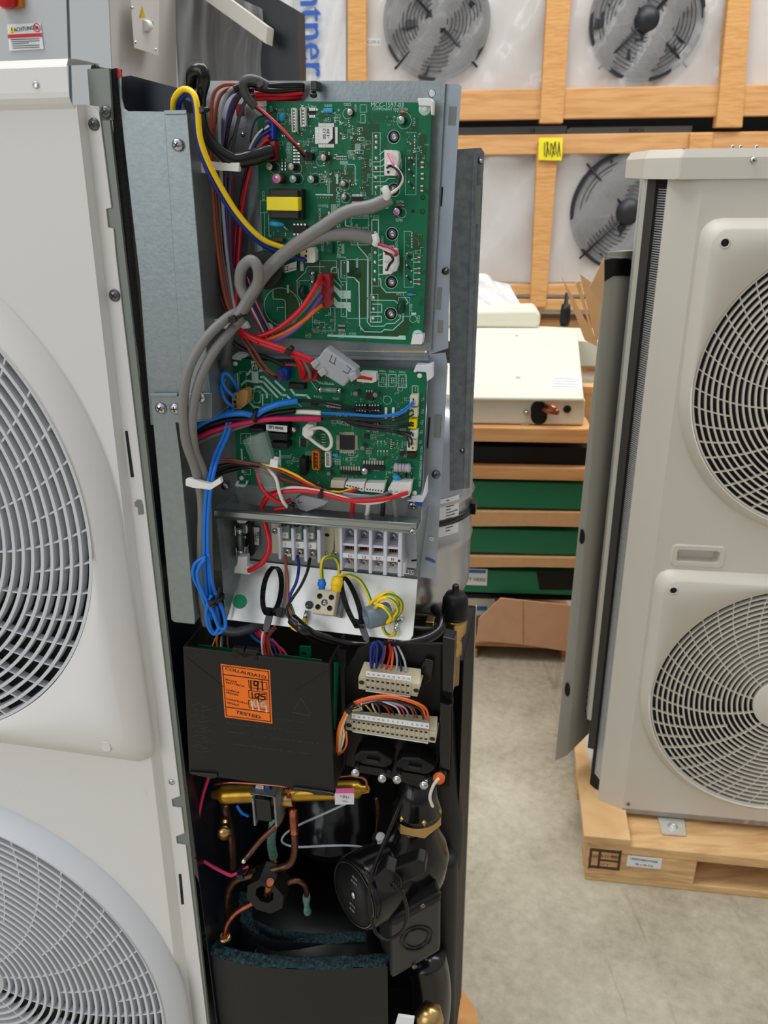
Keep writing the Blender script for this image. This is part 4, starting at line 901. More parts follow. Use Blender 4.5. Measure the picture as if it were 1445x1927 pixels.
# ---------------------------------------------------------------- upper board
ub = thing('circuit_board', 'upper green circuit board marked MCC-1597-03 with yellow transformer', 'circuit board')
b = B(pcbg); b.pp(E, [(484, 190), (812, 193), (805, 400), (795, 650), (497, 634), (486, 330)], cB, .0016); b.build('board', ub)
b = B(pcbd)
for G, pts in ((A2, [(230, 385), (535, 385), (535, 520), (440, 520), (440, 760), (275, 770), (275, 830), (150, 830), (150, 560), (230, 500)]), (A2, [(290, 785), (405, 785), (405, 1280), (440, 1370), (300, 1370), (290, 1280)]), (A2, [(1065, 520), (1180, 520), (1175, 820), (1130, 825), (1130, 790), (1060, 785)]), (A2, [(975, 300), (1070, 300), (1070, 500), (975, 500)]),
    (A1, [(560, 770), (720, 770), (700, 1050), (560, 1040)]), (A1, [(1010, 1010), (1330, 980), (1330, 1250), (1100, 1250), (1090, 1700), (1010, 1700)]), (A3, [(560, 660), (1080, 650), (1140, 900), (1020, 960), (1020, 860), (830, 830), (720, 740), (600, 900)]),
    (A3, [(250, 1010), (560, 1010), (600, 1420), (430, 1480), (400, 1190), (250, 1180)]), (A3, [(1110, 640), (1440, 640), (1440, 900), (1340, 880), (1250, 880), (1110, 770)]), (A4, [(100, 640), (370, 640), (365, 1400), (270, 1430), (260, 960), (190, 880), (100, 880)]), (A4, [(530, 910), (560, 1010), (640, 1090), (900, 1090), (800, 1190), (440, 1190), (430, 910)]),
    (A4, [(390, 450), (430, 450), (430, 1420), (380, 1500), (375, 620), (250, 470)]), (A4, [(860, 1430), (940, 1430), (940, 1610), (890, 1680), (300, 1660), (290, 1610), (560, 1630), (740, 1590)]), (A3, [(830, 20), (1000, 20), (1000, 420), (830, 460)]), (A4, [(790, 600), (860, 600), (850, 870), (800, 860)]), (A4, [(1000, 290), (1130, 290), (1125, 560), (1000, 540)])):
    b.poly([E.at(*G(*p), cB+.00006) for p in pts])
for sd, reg in enumerate(((560, 200, 640, 260), (600, 200, 700, 300), (650, 220, 740, 320), (560, 300, 700, 420), (740, 200, 800, 300), (700, 300, 800, 640), (660, 520, 700, 640), (500, 520, 560, 620))): traces(b, E, reg, sd, 9)
for k in range(6): line(b, E, [A2(440-40*0, 240+22*k), A2(620+10*k, 240+22*k), A2(720+8*k-12*k, 330+4*k)], .8, cB+.0001)
for k in range(7): line(b, E, [A2(905, 570+25*k), A2(1000, 640+25*k)], .8, cB+.0001); line(b, E, [A4(905, 330+22*k), A4(960, 370+22*k)], .8, cB+.0001)
for k in range(4): line(b, E, [A4(150+18*k, 930-8*k), A4(205+18*k, 990-8*k), A4(205+18*k, 1400)], .9, cB+.0001)
b.build('copper_traces', ub)
sk = B(silk); pd = MB(); sm_ = MB()
# lettering
sk.text(E, 'MCC-1597-03', *A2(640, 124), 8.2, cS, 1, .92, .0); sk.text(E, 'COMPONENT SIDE', *A2(620, 182), 4.6, cS, 1, .92); sk.text(E, 'Q750', *A2(868, 184), 4.4, cS, 1)
sk.text(E, 'C751', *A2(1003, 358), 4.6, cS, 90); sk.text(E, 'IC720', *A2(412, 915), 4.6, cS, 90, .8); sk.text(E, 'Q700', *A2(815, 1442), 4.6, cS, 1, .9); sk.text(E, 'C701', *A2(800, 1695), 4.6, cS, 1, .9)
sk.text(E, 'CAUTION', *A1(1130, 1430), 6.8, cS, 90, 1.1); sk.text(E, 'HIGH', *A3(1135, 170), 6.4, cS, 90, 1.1); sk.text(E, 'VOLTAGE', *A3(1138, 440), 6.4, cS, 90, 1); sk.text(E, 'CN702', *A1(925, 1498), 4.6, cS, 1); sk.text(E, 'IC721', *A4(403, 605), 4.6, cS, 90, .8)
sk.text(E, 'CN700', *A4(765, 430), 4.6, cS, 90); sk.text(E, 'CN701', *A4(572, 390), 4.6, cS, 90); sk.text(E, 'C313', *A1(115, 1360), 4.8, cS, 90); sk.text(E, 'PS1', *A1(215, 175), 5, cS, 70); sk.text(E, 'C50', *A1(425, 320), 4.6, cS, 90); sk.text(E, 'C721', *A4(800, 100), 4.6, cS, 1); sk.text(E, 'C520', *A4(1065, 1450), 4.6, cS, 90); sk.text(E, 'D550', *A1(75, 250), 1, cS); sk.text(E, 'IC504', *A3(1185, 1648), 4, cS); sk.text(E, 'IC505', *A3(1325, 1648), 4, cS); sk.text(E, 'C700', *A3(915, 470), 4.6, cS, 90); sk.text(E, 'PC600', *A1(1225, 1010), 4.4, cS, 90); sk.text(E, 'BCV3-O', *A1(880, 1620), 4.4, cS, 90); sk.text(E, 'W512', *A4(815, 1112), 4.4, cS); sk.text(E, 'R704 R705', *A4(300, 45), 4, cS); sk.text(E, 'C822', *A1(1255, 118), 4.6, cS, 1); sk.text(E, 'X500', *A1(990, 135), 4.6, cS, 1); sk.text(E, 'IC801', *A1(770, 152), 4.4, cS, 1); sk.text(E, 'CN801', *A1(470, 320), 4.4, cS, 90); sk.text(E, 'R519', *A4(965, 1295), 4.6, cS, 90)
for i, s_ in enumerate(('J859', 'J858', 'J857', 'J856', 'J855', 'J852')): sk.text(E, s_, *A1(462, 655+46*i), 4.6, cS, 0, .9)
# outlines
for G, r, w in ((A1, (300, 240, 405, 385), .7), (A1, (990, 1170, 1010, 1320), .8), (A1, (1035, 1480, 1095, 1690), .7), (A2, (270, 125, 360, 225), .7), (A2, (280, 255, 340, 370), .7), (A4, (430, 100, 520, 300), 1.7), (A3, (950, 1490, 780, 1610), .7), (A3, (1170, 650, 1245, 890), .8), (A3, (1245, 640, 1540, 1440), .7), (A3, (1170, 940, 1240, 1415), .7), (A3, (880, 655, 1110, 820), .6), (A3, (1085, 1290, 780, 1610), .7), (A4, (150, 75, 385, 200), .7), (A4, (150, 215, 385, 440), .7), (A4, (795, 1155, 945, 1410), .6), (A4, (10, 650, 90, 890), 1), (A4, (730, 575, 795, 725), .7), (A3, (600, 925, 750, 1120), .7), (A1, (70, 1430, 160, 1590), .7)): rectl(sk, E, G, *r, w, cS)
lines(sk, E, A2, [[(105, 935), (190, 935), (205, 960), (205, 1195)], [(455, 900), (540, 900), (600, 855)], [(540, 800), (600, 745), (700, 745)], [(455, 1035), (600, 1035)], [(455, 960), (570, 960), (600, 935)], [(455, 1090), (600, 1090)], [(455, 1172), (610, 1172), (655, 1125), (745, 1125)], [(480, 1225), (600, 1228)], [(475, 1530), (650, 1530), (650, 1300)], [(485, 1350), (480, 1300)], [(770, 775), (795, 775), (795, 860), (828, 862), (828, 990)]], 1.3, cS)
lines(sk, E, A4, [[(75, 100), (75, 180), (130, 188)], [(245, 460), (375, 610), (370, 1150)], [(370, 1180), (370, 1490), (420, 1545), (590, 1545), (630, 1510), (740, 1505), (815, 1440), (815, 1380)], [(110, 880), (185, 880), (255, 960), (265, 1540), (330, 1620), (560, 1625), (600, 1590), (715, 1600), (855, 1470), (855, 1370)], [(525, 900), (550, 900), (555, 1005), (625, 1085), (900, 1085)], [(430, 900), (430, 1190), (740, 1195), (780, 1230)], [(520, 590), (560, 560)], [(520, 650), (580, 635)], [(520, 715), (580, 715)], [(520, 840), (640, 840)], [(560, 455), (730, 455), (730, 500)], [(240, 200), (240, 440)], [(1000, 625), (1040, 625)], [(1000, 675), (1040, 675)], [(1000, 765), (1040, 765)], [(1000, 820), (1040, 820)], [(1000, 910), (1040, 910)], [(1000, 965), (1040, 965)], [(880, 1150), (925, 1220), (900, 1245)], [(440, 1245), (565, 1245), (565, 1355), (420, 1355)], [(420, 1410), (560, 1410), (560, 1490), (415, 1490), (420, 1410)]], 1.5, cS)
lines(sk, E, A3, [[(560, 930), (690, 800), (690, 770), (715, 735), (940, 735)], [(570, 930), (575, 1120), (630, 1200), (630, 1260)], [(240, 1030), (245, 1175), (380, 1180), (410, 1210), (415, 1480)], [(1260, 875), (1340, 880), (1415, 950), (1415, 1430)], [(1030, 870), (1035, 760), (1060, 745), (1110, 745)], [(1130, 770), (1130, 890), (1165, 935)], [(1035, 870), (1165, 1010)], [(1110, 605), (1220, 605), (1235, 625)], [(1225, 100), (1225, 170), (1290, 190), (1320, 150)], [(75, 0), (90, 510)], [(125, 0), (135, 445), (165, 445)], [(180, 30), (190, 325)], [(300, 1330), (300, 1290), (390, 1290)], [(1020, 1290), (1030, 1390), (950, 1400)]], 1.1, cS)
lines(sk, E, A3, [[(1430, 1540), (1440, 1600)]], 1.2, cS)
for G, r in ((A1, (1100, 1065, 1130, 1200)), (A1, (990, 1575, 1015, 1700)), (A3, (1180, 430, 1210, 560)), (A3, (1370, 620, 1400, 750)), (A3, (610, 690, 660, 795)), (A3, (430, 980, 460, 1095)), (A3, (1245, 655, 1275, 815)), (A4, (20, 435, 50, 560)), (A4, (215, 620, 245, 750)), (A1, (820, 1335, 1060, 1360))):
    x0, y0 = G(*r[:2]); x1, y1 = G(*r[2:]); sk.rect(E, x0, y0, x1, y1, cS, .0001)
for P in ([(1030, 965), (1070, 985), (1150, 1060), (1300, 1062), (1300, 1172), (1165, 1172), (1100, 1095), (1030, 1020)], [(1030, 1110), (1060, 1130), (1130, 1215), (1300, 1222), (1300, 1350), (1270, 1350), (1245, 1300), (1105, 1297), (1030, 1190)]): sk.poly([E.at(*A3(*p), cS) for p in P])
sk.poly([E.at(*p, cS) for p in (A3(980, 1660), A4(780, 1690), A4(810, 1670), A4(890, 1675), A4(890, 1730), A3(985, 1685))])
dash(sk, E, A2, [((440, 505), (545, 505)), ((545, 505), (545, 1340)), ((440, 505), (440, 1340)), ((910, 500), (1040, 500)), ((890, 840), (890, 1345)), ((890, 1345), (1030, 1345)), ((1035, 800), (1030, 1345))], .8, cS)
dash(sk, E, A4, [((430, 470), (430, 1000)), ((525, 470), (525, 1000)), ((430, 1000), (525, 1000)), ((870, 255), (870, 1010)), ((870, 1015), (995, 1015)), ((1000, 560), (995, 1015)), ((870, 255), (970, 255)), ((410, 1110), (515, 1110)), ((515, 1110), (510, 1500)), ((410, 1110), (405, 1480))], .8, cS)
ring(sk, E, *A3(365, 1285), 33, 34, cS, 48); 
for G, x, y, r in ((A2, 730, 560, 11.8), (A2, 728, 1280, 12), (A4, 705, 290, 11.8), (A4, 695, 945, 11.8), (A4, 688, 1375, 11.8), (A2, 870, 340, 14), (A2, 835, 1595, 9), (A1, 1255, 245, 9), (A1, 585, 1130, 9.6), (A1, 820, 1130, 9.5), (A1, 270, 985, 10), (A1, 565, 985, 10), (A1, 890, 890, 8.5), (A4, 992, 1445, 7), (A1, 1215, 1215, 9.5), (A1, 1230, 1390, 9)): ring(sk, E, *G(x, y), r-.7, r, cS)
line(sk, E, [A4(980, 1375), A4(1018, 1375)], 4, cS)
# hatch boxes
for G, r in ((A2, (0, 890, 105, 940)), (A2, (205, 655, 280, 750)), (A1, (1050, 1490, 1090, 1600)), (A2, (200, 120, 222, 225))):
    x0, y0 = G(*r[:2]); x1, y1 = G(*r[2:]); 
    for k in range(int((x1-x0)/1.6)): line(sk, E, [(x0+k*1.6, y0), (x0+k*1.6, y1)], .5, cS)
    for k in range(int((y1-y0)/1.6)): line(sk, E, [(x0, y0+k*1.6), (x1, y0+k*1.6)], .5, cS)
for sd, (reg, nt_, nd_, ns_) in enumerate((((535, 195, 600, 215), 8, 10, 5), ((593, 205, 640, 235), 8, 16, 6), ((640, 228, 678, 262), 14, 16, 14), ((655, 262, 690, 300), 8, 14, 8), ((560, 235, 590, 290), 10, 20, 8), ((600, 285, 660, 300), 8, 14, 5), ((640, 335, 690, 370), 10, 16, 9), ((600, 325, 625, 350), 5, 8, 4), ((655, 405, 705, 455), 10, 14, 6), ((490, 420, 560, 455), 6, 10, 5), ((570, 600, 660, 632), 12, 26, 10), ((725, 210, 750, 240), 4, 8, 3), ((765, 245, 800, 300), 5, 22, 8), ((760, 440, 795, 490), 5, 20, 8), ((610, 320, 640, 345), 4, 10, 3), ((560, 300, 620, 330), 4, 8, 3), ((512, 240, 545, 300), 6, 12, 6), ((680, 300, 700, 345), 3, 8, 2), ((500, 200, 540, 240), 4, 8, 1))): clutter(E, sk, pd, sm_, reg, sd, nt_, nd_, ns_)
# named solder points
pd.use(tin)
for G, pts, r in ((A2, [(490, 560), (492, 635), (488, 710)], 4.2), (A2, [(490, 855), (490, 990), (485, 1115), (490, 1250)], 4.2), (A4, [(478, 545), (475, 675), (475, 800), (470, 915), (455, 1155), (455, 1310), (450, 1440), (480, 280)], 4.2), (A2, [(1015, 555+42*i) for i in range(6)], 2.6), (A4, [(975, 280+38*i) for i in range(6)], 2.6), (A2, [(940, 850), (1005, 935), (940, 1010), (1005, 1090), (935, 1175), (1000, 1255)], 2.8), (A4, [(910, 560), (975, 640), (905, 715), (970, 790), (905, 860), (965, 940)], 2.8), (A3, [(1215, 680), (1215, 860), (1195, 985), (1200, 1090), (1200, 1140), (1200, 1265), (1200, 1380), (865, 1555), (935, 1558), (1010, 1560), (860, 1360), (1005, 1365), (1055, 770), (1130, 770)], 2), (A1, [(855, 1390), (893, 1390), (931, 1390), (970, 1390), (1008, 1390)], 1.7), (A1, [(285, 190)], 3.2)):
    for p in pts: dot(pd, E, *G(*p), r, cB, .0011, 12)
pd.use(gold)
for x, y in [(500+i*13, y) for i in range(3) for y in ()]: pass
for x, y in ((1270, 1105), (1290, 1090), (1270, 1150), (1290, 1140), (1265, 1270), (1285, 1250), (1280, 1300), (1290, 1320)): dot(pd, E, *A3(x, y), 1.2, cB, .0003, 8)
for gx in range(3):
    for gy in range(3): dot(pd, E, *A1(1190+70*gx, 1058+60*gy), 1, cB, .0003, 8)
for k in range(9): dot(pd, E, *A2(310, 795+62*k if k < 4 else 850+50*k), 1.1, cB, .0003, 8)
sk.use(silk); sk.build('silkscreen', ub); pd.build('solder_pads', ub)
# rows of surface-mount parts at the right
for G, pts in ((A2, [(1115, 940), (1115, 1095), (1110, 1260)]), (A4, [(1072, 640), (1072, 790), (1070, 940)])):
    for p in pts: smd(sm_, E, *G(*p), 5, 9, cB, brown, False, .0012)
for G, pts in ((A2, [(970, 890), (970, 1050), (965, 1215)]), (A4, [(940, 600), (935, 755), (930, 895)])):
    for p in pts: k = E.m(*G(*p), cB); sm_.use(ink); sm_.crect(E, *G(*p), 9*k, 3.4*k, cB+.0012, .001, 45)
for i in range(7): smd(sm_, E, *A1(562, 655+42*i), 9, 2.4, cB, white, True, .0007)
for i in range(4): smd(sm_, E, *A1(388, 870+44*i), 6, 3.4, cB, ink, True, .0008)
for i in range(6): smd(sm_, E, *A1(1115+24*i, 845), 2, 4.4, cB, ink, False)
sm_.build('surface_mount_parts', ub, kind='stuff')
# mounting holes with dark screws down inside
for G, x, y in ((A2, 730, 560), (A2, 728, 1275), (A4, 705, 290), (A4, 695, 945), (A4, 688, 1375)):
    X, Y = G(x, y); k = E.m(X, Y, cB); b = B(voidm); b.lathe(E.at(X, Y, cB+.0001), E.n, [(10.6*k, 0), (.0001, .00002)], 28); b.use(darkst); b.lathe(E.at(X+1, Y, cB+.0003), E.n, [(7.6*k, 0), (7*k, .0003), (6.2*k, .0003), (6*k, 0)], 28); b.use(steel); b.lathe(E.at(X+1, Y, cB+.0003), E.n, [(4.6*k, 0), (4.4*k, .0006), (3*k, .0008), (2.6*k, .0002), (.0001, .0002)], 20); b.build('sunk_screw', ub)
for G, x, y, r in ((A2, 1125, 1385, 4.6), (A2, 992, 1570, 3.2), (A2, 1120, 1575, 5.2)): b = B(ink if r < 4 else pcbd); dot(b, E, *G(x, y), r, cB, .00012, 18); b.build('board_hole', ub)
# capacitors: (map, x, y of top, radius px, height m)
for G, x, y, r, h, m_, bd_ in ((A1, 190, 965, 7, .010, None, blackw), (A1, 485, 965, 6.6, .010, None, transf), (A1, 290, 1125, 9.2, .013, pinkc, brown), (A1, 512, 1135, 7.4, .0105, tealc, blackw), (A1, 755, 1140, 7.4, .0105, tealc, blackw), (A1, 925, 845, 6.3, .011, None, transf), (A1, 1285, 225, 6.4, .005, None, transf), (A1, 1190, 1198, 5.6, .007, None, greyd), (A1, 1205, 1380, 5.4, .007, None, greyd), (A2, 825, 335, 7.6, .010, tealc, blackw), (A2, 765, 1580, 7.3, .008, pinkc, blackw)): ecap(ub, E, *G(x, y), r, h, mark=m_, body=bd_)
# big chip with white sticker
ch = chip(ub, E, A1, 860, 425, 1075, 655, .0022, 'tblr', 20, ink, pl=6.5, name='processor')
b = B(paper); b.poly([E.at(*A1(*p), cB+.0024) for p in ((862, 428), (1055, 428), (1055, 580), (985, 650), (862, 648))]); b.use(ink); b.text(E, '0513', *A1(940, 520), 5.2, cB+.0026, -90, 1.2, .05); b.text(E, '-130', *A1(990, 520), 5.2, cB+.0026, -90, 1.2, .05); b.build('chip_sticker', ch, label='white sticker printed 0513 -130')
chip(ub, E, A2, 160, 1370, 300, 1440, .0018, 'tb', 8, pl=4); chip(ub, E, A1, 730, 205, 815, 260, .0018, 'tb', 5, pl=5)
chip(ub, E, A3, 510, 175, 700, 285, .004, 'tb', 4, pl=3); chip(ub, E, A3, 1130, 1555, 1220, 1585, .0012, 'tb', 5, pl=4); chip(ub, E, A1, 1085, 1335, 1200, 1400, .0012, '', 5) if 0 else None
header(ub, E, A1, 490, 165, 560, 495, .006, 8, lab='white eight-pin socket'); header(ub, E, A1, 610, 160, 685, 420, .006, 6, lab='white six-pin socket')
# transformer
tr = B(transf); x0, y0 = A1(175, 1265); x1, y1 = A1(600, 1690); tr.rect(E, x0+1, y0, x1+6, y1, cB+.012, .012); tr.rect(E, x0+3, y0+2, x1-1, y1-2, cB+.016, .004)
t_ = tr.build('transformer', ub, bevel=.0008)
b = B(yelbox); x0, y0 = A1(150, 1375); x1, y1 = A1(590, 1570); b.rect(E, x0, y0, x1, y1, cB+.0215, .0205); b.build('yellow_tape', t_, bevel=.0008, label='bright yellow tape wrap')
# blue capacitors, misc
b = B(bluecap); p = E.at(*A1(368, 310), cB+.004); b.tube([E.at(*A1(372, 245), cB+.004), E.at(*A1(362, 300), cB+.004), E.at(*A1(358, 355), cB+.004)], .0026, n=12, cuts=4, rr=lambda t: .0012+.0017*sin(pi*min(1, t+.08))**.6); b.build('blue_capacitor', ub)
b = B(bluecap); b.tube([E.at(*A3(205, 155), cB+.012), E.at(*A3(300, 158), cB+.013), E.at(*A3(400, 170), cB+.012)], .0026, n=12, cuts=4, rr=lambda t: .0010+.0016*sin(pi*min(1, t+.08))**.6); b.use(whitew); b.tube([E.at(*A3(390, 190), cB+.01), E.at(*A3(460, 260), cB)], .0006, cuts=1); b.build('blue_capacitor', ub)
b = B(bluecap); x0, y0 = A1(920, 170); x1, y1 = A1(1055, 235); b.rect(E, x0, y0, x1, y1, cB+.003, .003); b.build('crystal', ub, bevel=.001)
b = B(brown); x0, y0 = A3(230, 345); x1, y1 = A3(380, 400); b.rect(E, x0, y0, x1, y1, cB+.005, .005); b.build('film_capacitor', ub, bevel=.0006)
b = B(mat('green_capacitor', (20, 96, 74), .3)); b.tube([E.at(*A3(1000, 400), cB+.004), E.at(*A3(1005, 560), cB+.004)], .004, n=14, cuts=1); b.build('film_capacitor', ub)
b = B(mat('black_green_varistor', (14, 56, 44), .3)); b.tube([E.at(*A4(830, 1200), cB+.003), E.at(*A4(820, 1300), cB+.004), E.at(*A4(815, 1370), cB+.003)], .003, n=12, cuts=4, rr=lambda t: .0018+.0016*sin(pi*t)); b.build('varistor', ub)
b = B(MATS['black_green_varistor'].name); b.tube([E.at(*A3(650, 990), cB+.006), E.at(*A3(640, 1090), cB+.006), E.at(*A3(650, 1170), cB+.004)], .003, n=12, cuts=4, rr=lambda t: .0018+.002*sin(pi*t)); b.build('varistor', ub)
for G, p, q, m_ in ((A2, (790, 228), (920, 228), copw), (A2, (755, 1490), (870, 1490), copw), (A4, (880, 1115), (1030, 1115), bluecap)):
    b = B(m_); P, Q = E.at(*G(*p), cB+.0018), E.at(*G(*q), cB+.0018); b.cyl(P.lerp(Q, .22), P.lerp(Q, .78), .0012, n=10); b.use(tin); b.cyl(P, Q, .0004, n=6); b.build('diode', ub)
b = B(glassd); P, Q = E.at(*A3(780, 800), cB+.004), E.at(*A3(780, 960), cB+.004); b.cyl(P, Q, .0022, n=14); b.use(chrome); b.cyl(P, P.lerp(Q, .3), .0026, n=14); b.cyl(P.lerp(Q, .75), Q, .0026, n=14); b.build('fuse', ub)
# big electrolytic lying at the left edge of the board
cp = B(blackw); P0_ = E.at(505, 510, cB+.0); P1_ = E.at(497, 508, cB+.028); Rc = .0165
cp.lathe(P0_, P1_-P0_, [(Rc, 0), (Rc, (P1_-P0_).length-.002), (Rc*.93, (P1_-P0_).length)], 40)
bc = cp.build('large_capacitor', ub, label='fat black capacitor with white printing')
b = B(paper); 
for dx, w_, t0 in ((0, 24, 0),): b.prism([E.at(*A3(*p), cB+.006) for p in ((360, 735), (565, 660), (560, 780), (310, 850), (260, 840))], -E.n*.0005)
b.use(ink); rectl(b, E, A3, 385, 735, 445, 790, .8, cB+.0063); rectl(b, E, A3, 300, 745, 365, 800, .8, cB+.0063); line(b, E, [A3(365, 765), A3(385, 765)], .8, cB+.0063); line(b, E, [A3(470, 770), A3(560, 750)], .8, cB+.0063); b.use(paper); b.text(E, '85 C', *A3(243, 935), 8, cB+.026, -60, 1, .05); b.build('printing', bc)
# corner brackets (white)
for G, P in ((A1, [(-40, 45), (140, 45), (145, 140), (120, 145), (118, 150), (-40, 150)]), (A2, [(1050, 35), (1225, 35), (1262, 75), (1258, 255), (1235, 262), (1228, 140), (1068, 135)]), (A4, [(985, 1660), (1120, 1660), (1128, 1700), (1110, 1795), (955, 1795)])):
    b = B(white); b.prism([E.at(*G(*p), cB+.003) for p in P], -E.n*.012); b.build('corner_clip', ub, bevel=.0005)
for G, x, y in ((A1, 75, 190), (A2, 1150, 180), (A4, 1055, 1670), (A3, 180, 1570)): b = B(silk); k = PX; b.lathe(E.at(*G(x, y), cB+.0002), E.n, [(10.5*k, 0), (10.5*k, .0002), (.0001, .0003)], 24); b.use(white if G in (A1, A2) else steel); b.lathe(E.at(*G(x, y), cB+.0004), E.n, [(4.6*k, 0), (4*k, .0012), (.0001, .0014)], 20); b.build('corner_stud', ub)
# connectors with plugs
def plug(par, fr, P, c, h, m, name='connector', lab=None, holes=(), hr=2.2, bev=.0004):
    b = B(m); b.prism([fr.at(x, y, c+h) for x, y in P], -fr.n*h); b.use(voidm)
    for x, y in holes: k = fr.m(x, y, c+h); b.crect(fr, x, y, hr*2*k, hr*2*k, c+h+.0002, .0002)
    return b.build(name, par, bevel=bev, label=lab)
plug(ub, E, [A1(*p) for p in ((130, 315), (250, 330), (250, 595), (160, 590), (130, 540))], cB, .011, bluecon, lab='blue plug')
plug(ub, E, [A1(*p) for p in ((140, 615), (270, 615), (270, 885), (150, 890))], cB, .011, redcon, lab='dark red plug')
plug(ub, E, [A1(*p) for p in ((645, 800), (680, 760), (775, 790), (775, 880), (660, 880))], cB, .008, black, lab='small black plug')
plug(ub, E, [A2(*p) for p in ((600, 745), (765, 745), (790, 780), (795, 860), (745, 1090), (600, 1085))], cB, .011, white, lab='white three-pole plug', holes=[A2(655, 800), A2(655, 930), A2(655, 1040)])
plug(ub, E, [A4(*p) for p in ((580, 490), (760, 500), (765, 580), (770, 700), (690, 840), (580, 830))], cB, .011, white, lab='white three-pole plug', holes=[A4(630, 560), A4(630, 665), A4(630, 780)])
plug(ub, E, [A4(*p) for p in ((700, 590), (790, 590), (790, 710), (760, 800), (700, 810))], cB+.004, .006, lav, name='connector_latch')
plug(ub, E, [A3(*p) for p in ((615, 490), (790, 480), (815, 530), (815, 660), (790, 685), (615, 680))], cB, .011, white, lab='white two-pole plug', holes=[A3(690, 525), A3(690, 590), A3(690, 655)])
plug(ub, E, [A3(*p) for p in ((850, 840), (1000, 840), (1015, 880), (1020, 1270), (1000, 1295), (930, 1295), (850, 880))], cB, .014, redcon, lab='glossy red power plug', holes=[A3(905, 900), A3(900, 1010), A3(900, 1140), A3(900, 1250)])

# ---------------------------------------------------------------- lower board
lb = thing('circuit_board', 'lower green circuit board with white plugs along its bottom and right edges', 'circuit board')
b = B(pcbg); b.pp(E, [(435, 674), (560, 684), (802, 699), (798, 800), (791, 938), (447, 911)], cB, .0016); b.build('board', lb)
b = B(pcbd)
for sd, reg in enumerate(((560, 700, 640, 720), (630, 700, 700, 760), (700, 760, 780, 880), (560, 850, 640, 900), (640, 790, 700, 870), (580, 780, 640, 860), (690, 840, 760, 900))): traces(b, E, reg, 40+sd, 8)
b.build('copper_traces', lb)
sk = B(silk); pd = MB(); sm_ = MB()
lines(sk, E, B1, [[(180, 530), (240, 480), (310, 490)], [(255, 395), (310, 335), (330, 330)], [(430, 340), (500, 340), (560, 390), (640, 440)], [(430, 490), (470, 495), (660, 700)], [(345, 590), (370, 565), (440, 565), (520, 650), (520, 700)], [(445, 430), (480, 430), (720, 670), (790, 680), (850, 740)], [(640, 490), (760, 605)], [(850, 600), (900, 670), (1060, 680), (1100, 720)], [(250, 690), (290, 740), (290, 780), (350, 840), (430, 850), (430, 910)]], 4, cS)
lines(sk, E, B1, [[(1120, 490), (1200, 600)], [(1190, 470), (1240, 520), (1430, 530)], [(940, 790), (990, 830)], [(735, 720), (735, 800), (800, 800)]], 1, cS)
for r in ((340, 620, 435, 780), (470, 670, 590, 800), (145, 355, 240, 590)): rectl(sk, E, B1, *r, .7, cS)
x0, y0 = B1(305, 210); x1, y1 = B1(410, 515); sk.rect(E, x0, y0, x1, y1, cS, .0001)
for G, r in ((B1, (110, 370, 140, 570)), (B1, (450, 655, 475, 880)), (B3, (165, 320, 195, 480)), (B3, (180, 610, 205, 650)), (B3, (685, 340, 715, 560)), (B1, (165, 1410, 190, 1500))): x0, y0 = G(*r[:2]); x1, y1 = G(*r[2:]); sk.rect(E, x0, y0, x1, y1, cS, .0001)
for i, x in enumerate((685, 812, 942)):
    rectl(sk, E, B2, x-52, 300+i*6, x+52, 460+i*6, .9, cS); sk.text(E, ('D810', 'D811', 'D812')[i], *B2(x, 265+i*6), 3.6, cS, 2, 1.1)
    cx_, cy_ = B2(x+5, 378+i*6); line(sk, E, [(cx_-2, cy_-5), (cx_+2, cy_-5), (cx_+1.5, cy_+5), (cx_-2.5, cy_+5), (cx_-2, cy_-5)], .6, cS); line(sk, E, [(cx_-2, cy_), (cx_+2, cy_)], .6, cS)
    pd.use(tin)
    for k in range(5):
        for s_ in (-38, 38): dot(pd, E, *B2(x+s_, 320+i*6+30*k), 1.2, cB, .0003, 8)
sk.text(E, 'CN803', *B2(515, 263), 3.6, cS, 2, 1.1)
for x, y, s_ in ((1205, 630, 'TL'), (1200, 785, 'TO'), (1195, 925, 'TD'), (1185, 1050, 'TE'), (1175, 1180, 'TS')): sk.text(E, s_, *B2(x, y), 5, cS, 90, 1)
sk.text(E, 'MCC-1599 COMPONENT SIDE', *B4(1180, 540), 4.2, cS, 91, 1); sk.text(E, 'RY711', *B1(1215, 700), 4.4, cS, 3); sk.text(E, 'R507', *B2(85, 620), 4, cS, 3); sk.text(E, 'RY701', *B1(315, 700), 4.4, cS, 90, .8); sk.text(E, 'IC704', *B4(560, 440), 4, cS, 2); sk.text(E, 'IC701', *B4(270, 695), 4, cS, 2); sk.text(E, 'C501', *B4(770, 610), 4, cS, 2); sk.text(E, 'F01 T3.15A', *B1(1330, 515), 4.2, cS, 3); sk.text(E, 'CN700', *B1(90, 450), 4, cS, 90)
b = B(ink)
ring(b, E, *B1(355, 300), 6, 7.4, cS+.0001); line(b, E, [B1(355, 230), B1(355, 290)], 1.2, cS+.0001)
for p in (((330, 300), (385, 290)), ((335, 325), (380, 330)), ((340, 345), (380, 345)), ((345, 295), (345, 345)), ((370, 295), (375, 350))): line(b, E, [B1(*p[0]), B1(*p[1])], 1.1, cS+.0001)
b.build('ink_stamp', lb)
ring(sk, E, *B2(748, 640), 7.4, 8.2, cS)
for r in ((1070, 455, 1145, 560),): rectl(sk, E, B2, *r, 1, cS)
for r in ((165, 115, 300, 250), (215, 600, 300, 670)): rectl(sk, E, B3, *r, .7, cS)
for k in range(3): lines(sk, E, B3, [[(700, 415+15*k), (850, 418+15*k)]], .5, cS)
